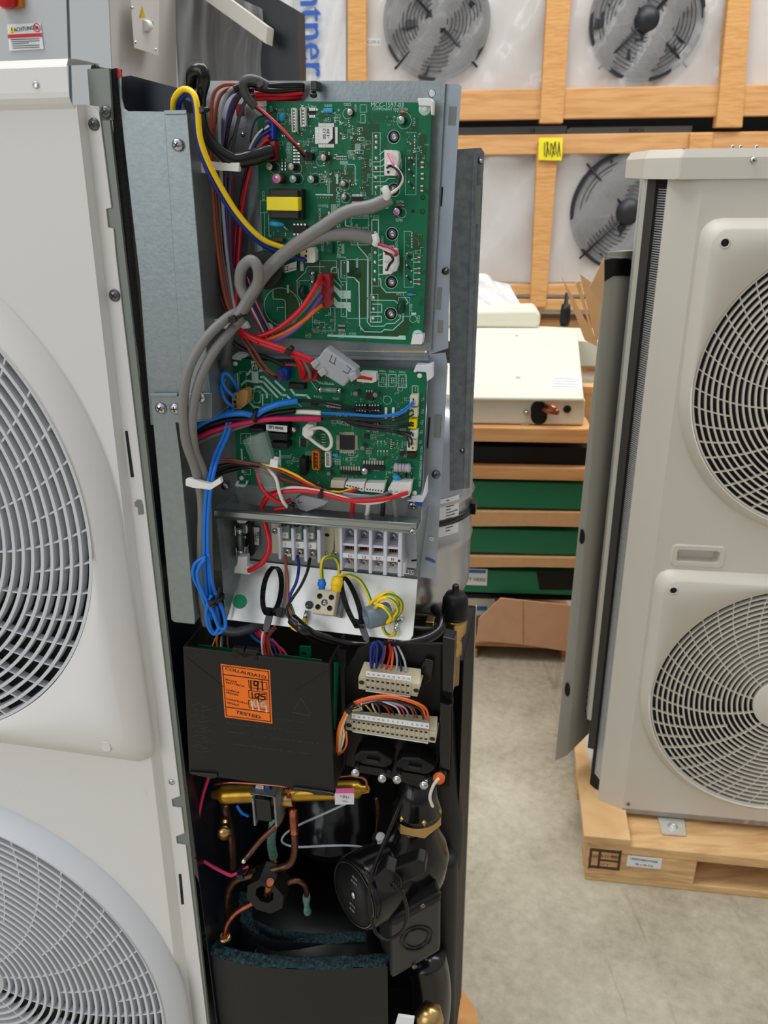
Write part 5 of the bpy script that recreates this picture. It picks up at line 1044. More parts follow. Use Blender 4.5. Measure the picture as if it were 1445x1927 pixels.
for sd, (reg, nt_, nd_, ns_) in enumerate((((655, 712, 760, 760), 10, 30, 10), ((640, 790, 700, 805), 8, 14, 8), ((690, 800, 760, 850), 16, 30, 14), ((630, 840, 700, 870), 12, 20, 10), ((620, 860, 680, 900), 6, 12, 8), ((575, 845, 620, 910), 6, 14, 6), ((700, 860, 780, 910), 8, 14, 6), ((560, 800, 600, 830), 4, 10, 3), ((735, 830, 770, 860), 8, 22, 6), ((740, 720, 765, 780), 6, 12, 6), ((480, 850, 560, 900), 5, 8, 0), ((625, 780, 660, 800), 5, 10, 6), ((570, 690, 620, 720), 2, 5, 0))): clutter(E, sk, pd, sm_, reg, 60+sd, nt_, nd_, ns_)
pd.use(tin)
for G, pts, r in ((B1, [(165, 380), (172, 558), (240, 1235), (345, 632), (420, 640), (345, 765), (425, 765)], 1.9), (B3, [(240, 150), (222, 445), (235, 640), (655, 385), (655, 470), (855, 400), (890, 438), (860, 520), (945, 490), (945, 560)], 1.8), (B4, [(735, 640), (735, 672), (735, 708)], 1.6), (B2, [(1113, 485), (1113, 515)], 2)):
    for p in pts: dot(pd, E, *G(*p), r, cB, .0006, 10)
for k in range(4):
    for G, x, y, x2, y2 in ((B4, 625+40*k, 330, 625+40*k, 395), (B4, 625+42*min(k, 2), 205, 625+42*min(k, 2), 275)): line(sk, E, [G(x, y), G(x2, y2)], .6, cS); pd.use(white); line(pd, E, [G(x, y), G(x2+0, y+12)], 1.8, cS+.0002)
pd.use(tin)
for k in range(5): P, Q = E.at(*B1(1245, 1210+36*k), cB+.001), E.at(*B1(1325, 1210+36*k), cB+.001); pd.cyl(P, Q, .0005, n=6)
for k in range(5): P, Q = E.at(*B4(785, 190+28*k), cB+.001), E.at(*B4(815, 190+28*k), cB+.001); pd.cyl(P, Q, .0007, n=6)
sk.build('silkscreen', lb); pd.build('solder_pads', lb); sm_.build('surface_mount_parts', lb, kind='stuff')
chip(lb, E, B2, 130, 1095, 320, 1285, .0022, 'tblr', 20, ink, pl=6.2, name='processor')
chip(lb, E, B4, 135, 590, 400, 655, .0035, 't', 8, ink, pl=8); chip(lb, E, B4, 430, 515, 705, 590, .0035, 't', 8, ink, pl=8)
chip(lb, E, B2, 465, 545, 565, 645, .004, 't', 3, ink, pl=5)
for x in (330, 500):
    c_ = chip(lb, E, B2, x, 700, x+155, 815, .004, '', name='dip_switch', body=ink); b = B(white)
    for q in range(4): b.crect(E, *B2(x+22+36*q, 780), 2.8*PX, 3.8*PX, cB+.0045, .0005); b.crect(E, *B2(x+20+36*q, 706), 2.6*PX, 2.6*PX, cB+.0045, .0005, 45)
    b.build('switch_lever', c_, kind='stuff')
for x in (330, 500):
    c_ = chip(lb, E, B2, x, 880, x+140, 1000, .004, '', name='dip_switch', body=ink); b = B(white)
    for q in range(4 if x > 400 else 2): b.crect(E, *B2(x+(14 if x > 400 else 80)+36*q, 958), 2.8*PX, 3.8*PX, cB+.0045, .0005)
    b.build('switch_lever', c_, kind='stuff')
chip(lb, E, B3, 975, 190, 1055, 300, .0018, 'lr', 6, ink, pl=2); chip(lb, E, B4, 910, 345, 960, 400, .003, 't', 3, ink, pl=5); chip(lb, E, B4, 1000, 350, 1105, 440, .008, '', 3, ink); chip(lb, E, B2, 445, 1080, 510, 1140, .002, '', 3, ink)
# capacitors
for G, x, y, r, h, tp in ((B2, 335, 560, 5.2, .010, greyw), (B2, 590, 575, 5.2, .010, greyw), (B4, 425, 300, 5, .010, greyw), (B4, 450, 600, 7, .006, chrome), (B3, 1360, 665, 4.4, .008, greyw), (B1, 875, 1150, 5.8, .010, chrome)): ecap(lb, E, *G(x, y), r, h, top=tp, body=greyd)
# relays and black blocks
def blk(par, G, x0, y0, x1, y1, h, m=ink, name='relay', bev=.0005, lab=None): X0, Y0 = G(x0, y0); X1, Y1 = G(x1, y1); return B(m).rect(E, X0, Y0, X1, Y1, cB+h, h).build(name, par, bevel=bev, label=lab)
blk(lb, B3, 800, -60, 960, -10, .001) if 0 else None
blk(lb, B3, 560, 105, 800, 215, .015); blk(lb, B3, 570, 235, 800, 330, .015); rl = blk(lb, B3, 505, -10, 798, 98, .016, lab='relay carrying the SP1404A sticker')
b = B(paper); b.prism([E.at(*B3(*p), cB+.0165) for p in ((508, -10), (798, 10), (796, 100), (510, 72))], -E.n*.0003); b.use(ink); b.text(E, 'SP1404A', *B3(645, 35), 5.6, cB+.0168, 2.5, .95, .06); b.build('relay_sticker', rl, label='white sticker printed SP1404A')
blk(lb, B3, 270, 35, 480, 110, .014); blk(lb, B1, 810, 515, 1030, 605, .007, name='thermistor'); blk(lb, B3, 965, 455, 1050, 690, .012); blk(lb, B1, 1110, 770, 1200, 820, .004, name='coil')
header(lb, E, B3, 1130, 350, 1235, 615, .008, 5, orcon, lab='orange five-pin socket'); header(lb, E, B3, 1310, 365, 1385, 575, .006, 5, lab='white five-pin socket'); blk(lb, B4, 40, 372, 108, 408, .004, bluecap, 'blue_capacitor')
# resistor with bands, fuse
def res(par, G, p, q, r, m, bands, name='resistor'):
    P, Q = E.at(*G(*p), cB+.004), E.at(*G(*q), cB+.004); d = (Q-P).normalized(); b = B(m); L = (Q-P).length
    b.lathe(P, d, [(.0004, 0), (.0004, L*.1), (r, L*.14), (r*1.12, L*.2), (r, L*.3), (r, L*.7), (r*1.12, L*.8), (r, L*.87), (.0004, L*.9), (.0004, L)], 16)
    for f, c_ in bands: b.use(c_); b.lathe(P+d*(L*f), d, [(r*1.03, 0), (r*1.03, L*.03)], 16)
    b.build(name, par)
res(lb, B4, (800, 545), (1085, 555), .0042, greyl, ((.32, inkr), (.48, brown), (.6, copw), (.78, copw)))
res(lb, B2, (-60, 705), (180, 728), .0032, greyl, ((.3, inkr), (.45, copw), (.6, copw), (.72, copw)))
b = B(glass); P, Q = E.at(*B1(1225, 600), cB+.006), E.at(*B2(150, 517), cB+.006); b.cyl(P, Q, .0024, n=16); b.use(chrome); b.cyl(P, P.lerp(Q, .16), .0031, n=16); b.cyl(P.lerp(Q, .84), Q, .0031, n=16); b.cyl(P, Q, .0003, n=6); b.build('fuse', lb, label='glass tube fuse with metal caps')
b = B(bluecap); b.tube([E.at(*B4(825, 640), cB+.004), E.at(*B4(870, 680), cB+.005), E.at(*B4(925, 700), cB+.004)], .003, n=12, cuts=4, rr=lambda t: .0012+.0024*sin(pi*t)); b.build('blue_capacitor', lb)
for p, q in (((985, 590), (985, 690)), ((1062, 610), (1062, 700))): b = B(ink); P, Q = E.at(*B4(*p), cB+.0015), E.at(*B4(*q), cB+.0015); b.cyl(P.lerp(Q, .3), P.lerp(Q, .8), .001, n=8); b.use(tin); b.cyl(P, Q, .0003, n=6); b.build('diode', lb)
for x in (733, 828): b = B(white); P, Q = E.at(*B2(x, 735), cB+.0015), E.at(*B2(x-5, 895), cB+.0015); b.cyl(P, Q, .0014, n=8); b.build('test_pin', lb)
# plugs on the lower board
plug(lb, E, [B1(*p) for p in ((665, 330), (770, 300), (800, 345), (785, 490), (600, 470), (600, 430), (665, 420))], cB, .014, bluecon, lab='bright blue plug', holes=[B1(640, 440), B1(745, 455)], hr=3)
plug(lb, E, [B1(*p) for p in ((965, 400), (1130, 330), (1200, 340), (1200, 470), (1060, 500), (970, 470))], cB, .013, redcon, lab='dark red plug')
plug(lb, E, [B1(*p) for p in ((40, 665), (205, 600), (262, 620), (245, 800), (160, 870), (50, 870))], cB+.004, .013, tancon, lab='tan two-pole plug', holes=[B1(90, 700), B1(90, 825), B1(85, 770)], hr=2.6)
plug(lb, E, [B2(*p) for p in ((400, 280), (600, 290), (605, 400), (545, 420), (430, 410), (350, 400), (360, 340))], cB, .010, white, lab='white plug with short red wires')
for G, P, nh, lab_ in ((B4, ((20, 715), (200, 720), (185, 820), (10, 810)), 0, 'white empty socket'), (B4, ((215, 735), (460, 735), (440, 865), (195, 805)), 6, 'white six-way plug'), (B4, ((470, 750), (720, 755), (695, 885), (452, 860)), 6, 'white six-way plug, empty')):
    P = [G(*p) for p in P]; o = plug(lb, E, P, cB, .010, cream if not nh else white, lab=lab_)
    if nh:
        b = B(voidm); x0, y0 = P[3]; x1, y1 = P[2]
        for k in range(nh): f = (k+.8)/(nh+.6); dot(b, E, x0+(x1-x0)*f+.8, y0+(y1-y0)*f-4.6, 1.5, cB+.0102, .0001, 10)
        b.build('pin_hole', o, kind='stuff')
o = plug(lb, E, [B4(*p) for p in ((805, 740), (1060, 750), (1035, 915), (945, 950), (760, 870), (755, 830))], cB, .013, white, lab='large white four-way plug')
b = B(casing_r)
for k in range(4): dot(b, E, *B4(790+73*k, 850+7*k), 3, cB+.0132, .0003, 14)
b.build('wire_entry', o, kind='stuff')
for i, (y0, y1, m_, w0, w1) in enumerate(((580, 720, cream, 1035, 1145), (740, 860, cream, 1030, 1140), (890, 1010, yelbox, 1020, 1125), (1030, 1140, white, 1035, 1135), (1150, 1300, cream, 1000, 1125))):
    P = [B2(w0+8, y0), B2(w1, y0+3), B2(w1-4, y1), B2(w0, y1-4)]; plug(lb, E, P, cB, .009, m_, holes=[B2(1085-2*i, y0+50), B2(1085-2*i, y1-38)], hr=1.5, lab=('cream plug of the TL socket', 'cream plug of the TO socket', 'yellow plug of the TD socket', 'white plug of the TE socket', 'cream plug of the TS socket')[i])
# corner clips and studs
for P in ([B1(*p) for p in ((45, 150), (95, 110), (250, 120), (230, 165), (165, 175), (160, 205), (45, 190))], [B2(*p) for p in ((1120, 185), (1265, 190), (1335, 165), (1335, 350), (1260, 400), (1250, 280), (1130, 270), (1115, 285), (1085, 270))], [B3(*p) for p in ((80, 830), (110, 760), (135, 760), (130, 810), (225, 815), (235, 760), (262, 765), (255, 800), (215, 850))], [B4(*p) for p in ((1060, 920), (1200, 910), (1260, 670), (1255, 900), (1210, 1000), (1170, 1000), (990, 985), (1060, 960))]):
    b = B(lav); b.prism([E.at(x, y, cB+.003) for x, y in P], -E.n*.010); b.build('corner_clip', lb, bevel=.0004)
for G, x, y in ((B1, 95, 245), (B2, 1170, 320), (B3, 182, 715), (B4, 1105, 875)): b = B(white); b.lathe(E.at(*G(x, y), cB), E.n, [(5.2*PX, 0), (4.6*PX, .002), (.0001, .003)], 20); b.build('corner_stud', lb)
screw(E, *B4(1080, 1040), ct-.002, 9, en, steel)
# white loop jumper on its plug
jp = thing('jumper_wire', 'white looped jumper wire plugged into the middle of the lower board', 'wire')
plug(jp, E, [B1(*p) for p in ((1005, 1130), (1060, 1070), (1150, 1080), (1150, 1200), (1100, 1285), (1040, 1260), (1000, 1215))], cB, .012, white, name='plug')
b = B(whitew); b.tube([E.at(*B1(*p), c) for p, c in (((1100, 1140), cB+.013), ((1180, 1125), cB+.017), ((1270, 1125), cB+.019), ((1350, 1180), cB+.02), ((1395, 1270), cB+.02), ((1390, 1370), cB+.019), ((1330, 1415), cB+.018), ((1250, 1375), cB+.017), ((1160, 1310), cB+.016), ((1090, 1250), cB+.013))], .0017, n=10); b.build('wire', jp)
# ================================================================ wiring
def path(fr, pts): return [fr.at(x, y, c) for x, y, c in pts]
def wireset(name, label, cat, fr, L, group=None, part='wire'):
    t = thing(name, label, cat, group)
    for m_, r, pts in L:
        b = B(m_); b.tube(path(fr, pts), r*E.m(600, 700, -.06), n=8, cuts=6); b.build(part, t)
    return t
def one(name, label, cat, fr, m_, r, pts, group=None, n=10, flat=1.0):
    b = B(m_); b.tube(path(fr, pts), r*E.m(600, 700, -.06), n=n, cuts=7, flat=flat); return b.build(name, None, label, cat=cat, group=group)
def mp(G, pts): return [(*G(x, y), c) for x, y, c in pts]
def clip(label, P, c, t=.006):
    b = B(white); b.prism([E.at(x, y, c) for x, y in P], -E.n*t); return b.build('cable_clip', None, label, cat='cable clip', group='white cable clips on the column', bevel=.0004)
# grey sheathed cables
W1 = [(735, 372, -.062), (700, 388, -.058), (650, 400, -.055), (600, 432, -.052), (552, 464, -.050), (510, 500, -.048), (484, 536, -.045), (462, 575, -.042), (440, 600, -.030), (405, 640, -.010), (372, 690, .0), (352, 745, .002), (347, 800, 0), (358, 850, -.006), (372, 900, -.02), (380, 960, -.03), (382, 1040, -.035), (380, 1110, -.035), (386, 1160, -.04)]
one('grey_cable', 'thick grey cable ending at the upper white three-pole plug of the upper board', 'cable', E, greyw, 11.0, W1[:8], 'grey sheathed cables')
W2 = [(702, 449, -.062), (660, 441, -.058), (615, 443, -.056), (575, 456, -.054), (535, 480, -.050), (500, 515, -.044), (476, 550, -.040), (452, 590, -.036)]
one('grey_cable', 'thick grey cable ending at the lower white three-pole plug of the upper board', 'cable', E, greyw, 11.0, W2, 'grey sheathed cables')
one('grey_cable', 'folded grey cable looping in front of the fat black capacitor', 'cable', E, greyw, 9.5, [(462, 560, -.030), (452, 535, -.030), (455, 505, -.028), (472, 490, -.026), (485, 505, -.026), (484, 535, -.028), (465, 565, -.028), (440, 610, -.022)], 'grey sheathed cables')
one('grey_cable', 'outer grey cable bowing over the grey column down to the lower white clip', 'cable', E, greyd if 0 else greyw, 8.6, [(452, 585, -.032), (425, 600, -.022), (385, 640, -.006), (355, 695, .004), (345, 760, .005), (350, 830, .002), (368, 885, -.008), (380, 950, -.022), (378, 1050, -.030), (380, 1130, -.030), (388, 1175, -.04)], 'grey sheathed cables')
one('grey_cable', 'inner grey cable bowing over the grey column down to the lower white clip', 'cable', E, greyw, 8.6, [(455, 600, -.036), (432, 625, -.024), (400, 665, -.008), (374, 720, .0), (362, 785, .001), (366, 845, -.006), (384, 895, -.016), (390, 960, -.024), (392, 1040, -.03), (396, 1120, -.035)], 'grey sheathed cables')
one('grey_cable', 'dark grey sleeve end hanging between the two boards beside the black tie', 'cable', E, greyd, 8.0, [(438, 615, -.03), (430, 640, -.035), (425, 668, -.042), (418, 690, -.05), (408, 700, -.055)], 'grey sheathed cables')
one('cable_tie', 'white plastic tie head at the upper grey cable end', 'cable tie', E, white, 6.5, [(722, 352, -.055), (728, 364, -.055), (727, 372, -.058)])
one('cable_tie', 'white plastic tie head at the lower grey cable end', 'cable tie', E, white, 6, [(705, 440, -.056), (708, 452, -.056), (706, 460, -.058)])
# leads from the grey cables to the three-pole plugs
wireset('plug_leads', 'pink white and black leads of the upper white three-pole plug', 'wires', E, [
    (pink, 2.2, mp(A2, [(655, 800, -.066), (700, 880, -.058), (745, 960, -.055), (800, 1060, -.054), (820, 1160, -.055), (760, 1290, -.058), (640, 1370, -.06)])),
    (whitew, 2.4, mp(A2, [(650, 930, -.066), (730, 950, -.056), (820, 1060, -.052), (845, 1150, -.052), (790, 1250, -.054), (700, 1320, -.056), (620, 1370, -.06)])),
    (blackw, 2.2, mp(A2, [(640, 980, -.066), (690, 955, -.056), (770, 1000, -.052), (820, 1090, -.050), (800, 1200, -.053), (740, 1280, -.056), (640, 1350, -.06)]))])
wireset('plug_leads', 'pink white and black leads of the lower white three-pole plug', 'wires', E, [
    (crimson, 2.4, mp(A4, [(450, 410, -.06), (560, 440, -.054), (680, 480, -.052), (760, 540, -.052), (750, 580, -.056), (640, 560, -.064)])),
    (whitew, 2.4, mp(A4, [(450, 425, -.06), (570, 480, -.056), (670, 530, -.054), (720, 580, -.056), (700, 640, -.06), (620, 665, -.066)])),
    (blackw, 2.2, mp(A4, [(600, 520, -.058), (680, 570, -.053), (720, 640, -.051), (670, 710, -.053), (640, 780, -.066)]))])
# yellow and blue earth pair
one('wire', 'yellow wire looping over the column top down to the white two-pole plug', 'wire', E, yel, 4.6, [(326, 212, -.03), (328, 185, -.024), (345, 168, -.018), (364, 176, -.012), (372, 205, -.010), (376, 255, -.014), (390, 300, -.022), (415, 350, -.034), (450, 405, -.046), (490, 447, -.056), (528, 464, -.062), (575, 473, -.066)])
one('wire', 'blue wire following the yellow one down to the white two-pole plug', 'wire', E, dblue, 4.4, [(335, 212, -.032), (339, 190, -.028), (352, 177, -.022), (364, 188, -.018), (370, 225, -.016), (374, 268, -.020), (388, 315, -.028), (412, 362, -.040), (446, 412, -.052), (488, 456, -.062), (530, 476, -.066), (575, 490, -.068)])
# black braided sleeve to the dark red plug
b = B(blacks); b.tube(path(E, [(360, 165, -.03), (362, 138, -.026), (378, 132, -.024), (384, 150, -.024), (378, 190, -.028), (383, 240, -.034), (405, 278, -.040), (440, 301, -.046), (475, 296, -.052), (512, 284, -.062)]), .0052, n=10, cuts=7, rr=lambda t: .0044+.0012*sin(9*t)+.0016*t)
b.build('sleeved_cable', None, 'glossy black sleeve arching over the column to the dark red plug', cat='cable')
# left loom running down the side
loom = [(copw, 3.4, [(455, 160, -.06), (420, 160, -.055), (401, 180, -.05), (396, 240, -.055), (398, 340, -.06), (408, 460, -.06), (424, 560, -.055), (446, 612, -.05)]),
 (copw, 3.2, [(458, 166, -.062), (428, 168, -.06), (410, 190, -.058), (403, 250, -.06), (404, 350, -.064), (414, 470, -.064), (430, 565, -.058), (450, 615, -.05)]),
 (greyw, 3.2, [(462, 172, -.062), (436, 174, -.06), (418, 200, -.06), (408, 260, -.06), (411, 350, -.066), (420, 470, -.066), (436, 570, -.06), (450, 620, -.05)]),
 (greyl, 3.0, [(470, 165, -.060), (440, 165, -.056), (424, 185, -.056), (413, 230, -.056), (416, 330, -.06), (424, 450, -.062), (438, 560, -.06), (452, 618, -.05)]),
 (purple, 3.0, [(472, 176, -.064), (448, 178, -.064), (432, 205, -.064), (424, 260, -.066), (424, 350, -.068), (430, 470, -.068), (440, 570, -.062), (455, 620, -.052)]),
 (blackw, 3.2, [(478, 170, -.060), (455, 176, -.058), (436, 215, -.058), (424, 275, -.06), (420, 360, -.064), (422, 460, -.066), (434, 560, -.062), (450, 612, -.052)]),
 (greyd, 3.2, [(480, 180, -.062), (462, 190, -.062), (445, 240, -.064), (436, 300, -.066), (432, 380, -.068), (434, 480, -.068), (444, 570, -.062), (456, 618, -.052)]),
 (brown, 3.2, [(404, 200, -.066), (394, 270, -.068), (396, 370, -.07), (402, 470, -.07), (416, 560, -.064), (440, 610, -.052)]),
 (red, 3.0, [(505, 262, -.066), (482, 285, -.066), (468, 330, -.066), (456, 390, -.07), (450, 470, -.07), (446, 540, -.066), (444, 590, -.056), (452, 620, -.05)]),
 (blackw, 2.4, [(505, 230, -.066), (480, 270, -.066), (466, 310, -.066), (452, 380, -.072), (446, 470, -.072), (444, 560, -.064), (448, 612, -.052)]),
 (dblue, 2.6, [(506, 246, -.066), (486, 262, -.066), (470, 300, -.067), (455, 360, -.072), (448, 460, -.073), (448, 560, -.064)]),
 (crimson, 2.8, [(506, 254, -.066), (480, 290, -.068), (462, 340, -.07), (447, 420, -.074), (440, 500, -.073), (446, 590, -.06)]),
 (whitew, 2.2, [(506, 236, -.066), (488, 250, -.066), (476, 268, -.067), (462, 300, -.07)]),
 (blackw, 3.4, [(428, 330, -.072), (427, 420, -.074), (430, 500, -.074), (440, 580, -.062)]), (brown, 3.2, [(421, 330, -.074), (420, 420, -.076), (426, 500, -.076), (438, 580, -.064)]), (crimson, 2.8, [(436, 330, -.076), (436, 430, -.078), (440, 520, -.074), (446, 590, -.062)])]
wireset('wiring_loom', 'loom of rust, grey, purple and black wires running down left of the upper board', 'wires', E, loom)
# thick black and red cables across the top
wireset('power_cables', 'thick black and red cables running along the top edge above the upper board', 'wires', E, [
    (blacks, 5.5, [(440, 168, -.05), (465, 158, -.055), (500, 162, -.07), (540, 160, -.08), (572, 160, -.088)]), (blacks, 4.5, [(480, 165, -.06), (510, 171, -.07), (540, 169, -.08), (572, 168, -.088)]),
    (red, 4.6, [(465, 178, -.066), (500, 176, -.074), (540, 177, -.082), (570, 175, -.088)]), (red, 4.6, [(468, 186, -.07), (505, 184, -.078), (540, 184, -.084), (566, 182, -.09)]), (red, 4.2, [(490, 190, -.08), (530, 190, -.086), (562, 187, -.09)])])
t = thing('fan_lead', 'red and black lead in a dark sleeve running down to the small black plug', 'wires')
b = B(greyd); b.tube(path(E, mp(Q2, [(300, 90, -.05), (240, 60, -.046), (185, 55, -.044), (165, 90, -.046), (185, 150, -.052), (228, 200, -.06)])), .0036, n=10, cuts=6); b.build('sleeve', t)
for m_, o in ((red, 0), (blackw, 5)): b = B(m_); b.tube(path(E, mp(Q2, [(222, 190+o, -.06), (290, 245+o, -.056), (370, 320+o, -.054), (450, 410+o, -.056), (500, 470+o, -.066)])), .0015, n=8, cuts=6); b.build('wire', t)
wireset('sensor_leads', 'thin black leads curling to the top left corner of the upper board', 'wires', E, [(blackw, 1.5, mp(Q2, [(345, 222, -.078), (300, 245, -.07), (240, 270, -.07), (215, 330, -.07), (205, 400, -.07)])), (blackw, 1.3, [(448, 216, -.085), (444, 240, -.085), (432, 268, -.08), (424, 300, -.075)])])
b = B(redcon); b.rect(E, 443, 195, 455, 218, -.082, .008); b.build('wire_joint', None, 'small dark red wire joint among the loom wires at upper left', cat='wire joint', bevel=.0006)
# cables from the red power plug
wireset('power_leads', 'red, grey, purple and orange leads curving from the glossy red plug', 'wires', E, [
    (red, 4.4, mp(A3, [(895, 880, -.064), (840, 980, -.052), (770, 1100, -.048), (640, 1290, -.046), (480, 1450, -.046), (280, 1590, -.046), (60, 1680, -.046), (-130, 1690, -.046), (-220, 1600, -.046)])),
    (greyw, 3.8, mp(A3, [(890, 1010, -.064), (840, 1090, -.056), (740, 1220, -.053), (600, 1380, -.052), (420, 1530, -.052), (200, 1640, -.052), (-100, 1700, -.05)])),
    (purple, 3.8, mp(A3, [(900, 1130, -.064), (830, 1220, -.058), (740, 1350, -.056), (620, 1520, -.054), (440, 1660, -.052), (200, 1760, -.052), (-60, 1740, -.05), (-200, 1660, -.048)])),
    (orange, 4.2, mp(A3, [(900, 1260, -.064), (800, 1340, -.056), (680, 1450, -.054), (500, 1580, -.052), (300, 1680, -.051), (80, 1740, -.05), (-120, 1700, -.049)]))])
wireset('thin_leads', 'thin pink, blue, red and white leads slanting behind the red power leads', 'wires', E, [(m_, 1.9, [(x, 520, -.075), (x+14, 565, -.074), (x+36, 610, -.07), (x+50, 640, -.062)]) for m_, x in ((pink, 466), (blackw, 462), (dblue, 457), (whitew, 453), (red, 450))])
# reds down to the filter and the dark red plug
wireset('red_leads', 'bunch of red and black leads passing the black tie to the grey filter block', 'wires', E, [
    (red, 4.0, [(446, 616, -.040), (470, 632, -.040), (505, 646, -.040), (545, 660, -.040), (590, 678, -.042)]), (red, 3.8, [(450, 622, -.044), (480, 642, -.044), (515, 655, -.043), (550, 668, -.042), (588, 682, -.044)]),
    (red, 4.0, mp(B1, [(400, -40, -.044), (700, 60, -.042), (830, 90, -.042), (930, 170, -.044), (1000, 280, -.05), (1020, 380, -.058), (990, 440, -.066)])), (red, 3.6, mp(B1, [(560, 0, -.046), (780, 80, -.044), (890, 150, -.046), (960, 250, -.052), (985, 360, -.06), (990, 430, -.066)])),
    (greyw, 3.2, mp(B1, [(880, 110, -.046), (980, 180, -.048), (1060, 280, -.052), (1100, 370, -.058), (1110, 440, -.066)])), (blackw, 4.2, [(446, 610, -.046), (436, 640, -.05), (470, 662, -.056), (505, 674, -.06), (538, 690, -.062)]), (red, 1.8, mp(B1, [(770, 262, -.06), (900, 268, -.062), (1000, 285, -.066), (1130, 290, -.066)]))])
wireset('brown_leads', 'two brown leads dropping from the black tie into the bright blue plug', 'wires', E, [(copperw := brown, 3.0, mp(B1, [(160, -120, -.045), (260, 20, -.046), (360, 190, -.048), (480, 340, -.052), (570, 410, -.058), (640, 445, -.064)])), (brown, 3.0, mp(B1, [(230, -110, -.046), (350, 60, -.047), (450, 220, -.049), (590, 360, -.052), (680, 410, -.058), (755, 450, -.064)]))])
# grey clamp-on filters
fb = thing('ferrite_clamp', 'grey clamp-on filter block lying across the top of the lower board', 'filter')
b = B(filt); P = [(612, 655), (671, 697), (646, 729), (585, 691)]
b.prism([E.at(x, y, -.036) for x, y in P], -E.n*.018); b.build('housing', fb, bevel=.0018)
b = B(ink); 
for q in (((625, 668), (620, 680), (630, 686)), ((632, 673), (629, 684)), ((652, 688), (660, 694), (654, 703), (645, 698))): line(b, E, q, 1.1, -.0357)
b.build('moulded_mark', fb)
for P in ([(583, 684), (593, 676), (601, 684), (591, 694)], [(596, 700), (608, 692), (616, 702), (604, 710)], [(655, 706), (668, 700), (672, 712), (660, 720)]): b = B(filt); b.prism([E.at(x, y, -.034) for x, y in P], -E.n*.016); b.build('latch', fb, bevel=.0008)
fb2 = thing('ferrite_clamp', 'pale translucent filter block lying under the red wires above the shelf bar', 'filter')
b = B(filt); b.prism([E.at(x, y, -.060) for x, y in mp(B3, [(880, 1040, 0), (1010, 960, 0), (1250, 990, 0), (1180, 1100, 0), (1050, 1180, 0), (930, 1120, 0)]) for x, y in [(x, y)]] if 0 else [E.at(*B3(*p), -.060) for p in ((870, 1030), (1000, 950), (1370, 1040), (1300, 1100), (1060, 1185), (960, 1150))], -E.n*.014); b.build('housing', fb2, bevel=.0015)
b = B(ink); line(b, E, [B3(950, 1010), B3(945, 1060), B3(990, 1050)], 1, -.0597); b.build('moulded_mark', fb2)
wireset('short_leads', 'short glossy red leads between the grey filter block and the white plug', 'wires', E, [(red, 2.2, mp(B2, [(290, 335+12*k, -.05), (400, 335+8*k, -.056), (545, 365+3*k, -.066)])) for k in range(3)])
# light blue wires
bl = []
bl.append((blue, 3.6, [(442, 747, -.05), (428, 735, -.045), (418, 718, -.042), (420, 703, -.042), (430, 705, -.044), (440, 718, -.05), (448, 735, -.06)]))
bl.append((blue, 3.6, [(440, 766, -.05), (428, 758, -.046), (420, 745, -.044), (416, 725, -.044), (424, 712, -.046)]))
for dx in (0, 7): bl.append((blue, 3.8, [(430+dx, 770, -.05), (424+dx, 812, -.046), (405+dx, 856, -.034), (392+dx, 905, -.012), (386+dx, 955, -.012), (384+dx, 1020, -.015), (386+dx, 1080, -.018), (392+dx, 1130, -.02), (400+dx, 1165, -.022)]))
bl.append((blue, 3.8, [(388, 1048, -.014), (368, 1060, -.012), (364, 1085, -.012), (378, 1115, -.014), (390, 1150, -.014), (398, 1185, -.016), (415, 1190, -.018), (424, 1170, -.02), (415, 1140, -.02), (400, 1100, -.018), (392, 1040, -.016)]))
bl.append((blue, 3.8, [(386, 1052, -.01), (374, 1068, -.008), (372, 1088, -.008), (384, 1120, -.01), (400, 1150, -.012), (412, 1180, -.014), (424, 1180, -.016), (420, 1150, -.018), (404, 1115, -.018)]))
bl.append((blue, 3.8, [(398, 1120, -.012), (388, 1150, -.012), (392, 1180, -.014), (404, 1193, -.016), (412, 1175, -.018), (406, 1140, -.018)]))
wireset('blue_wires', 'bright blue wires looped and tied in a hank at the left of the terminals', 'wires', E, bl)
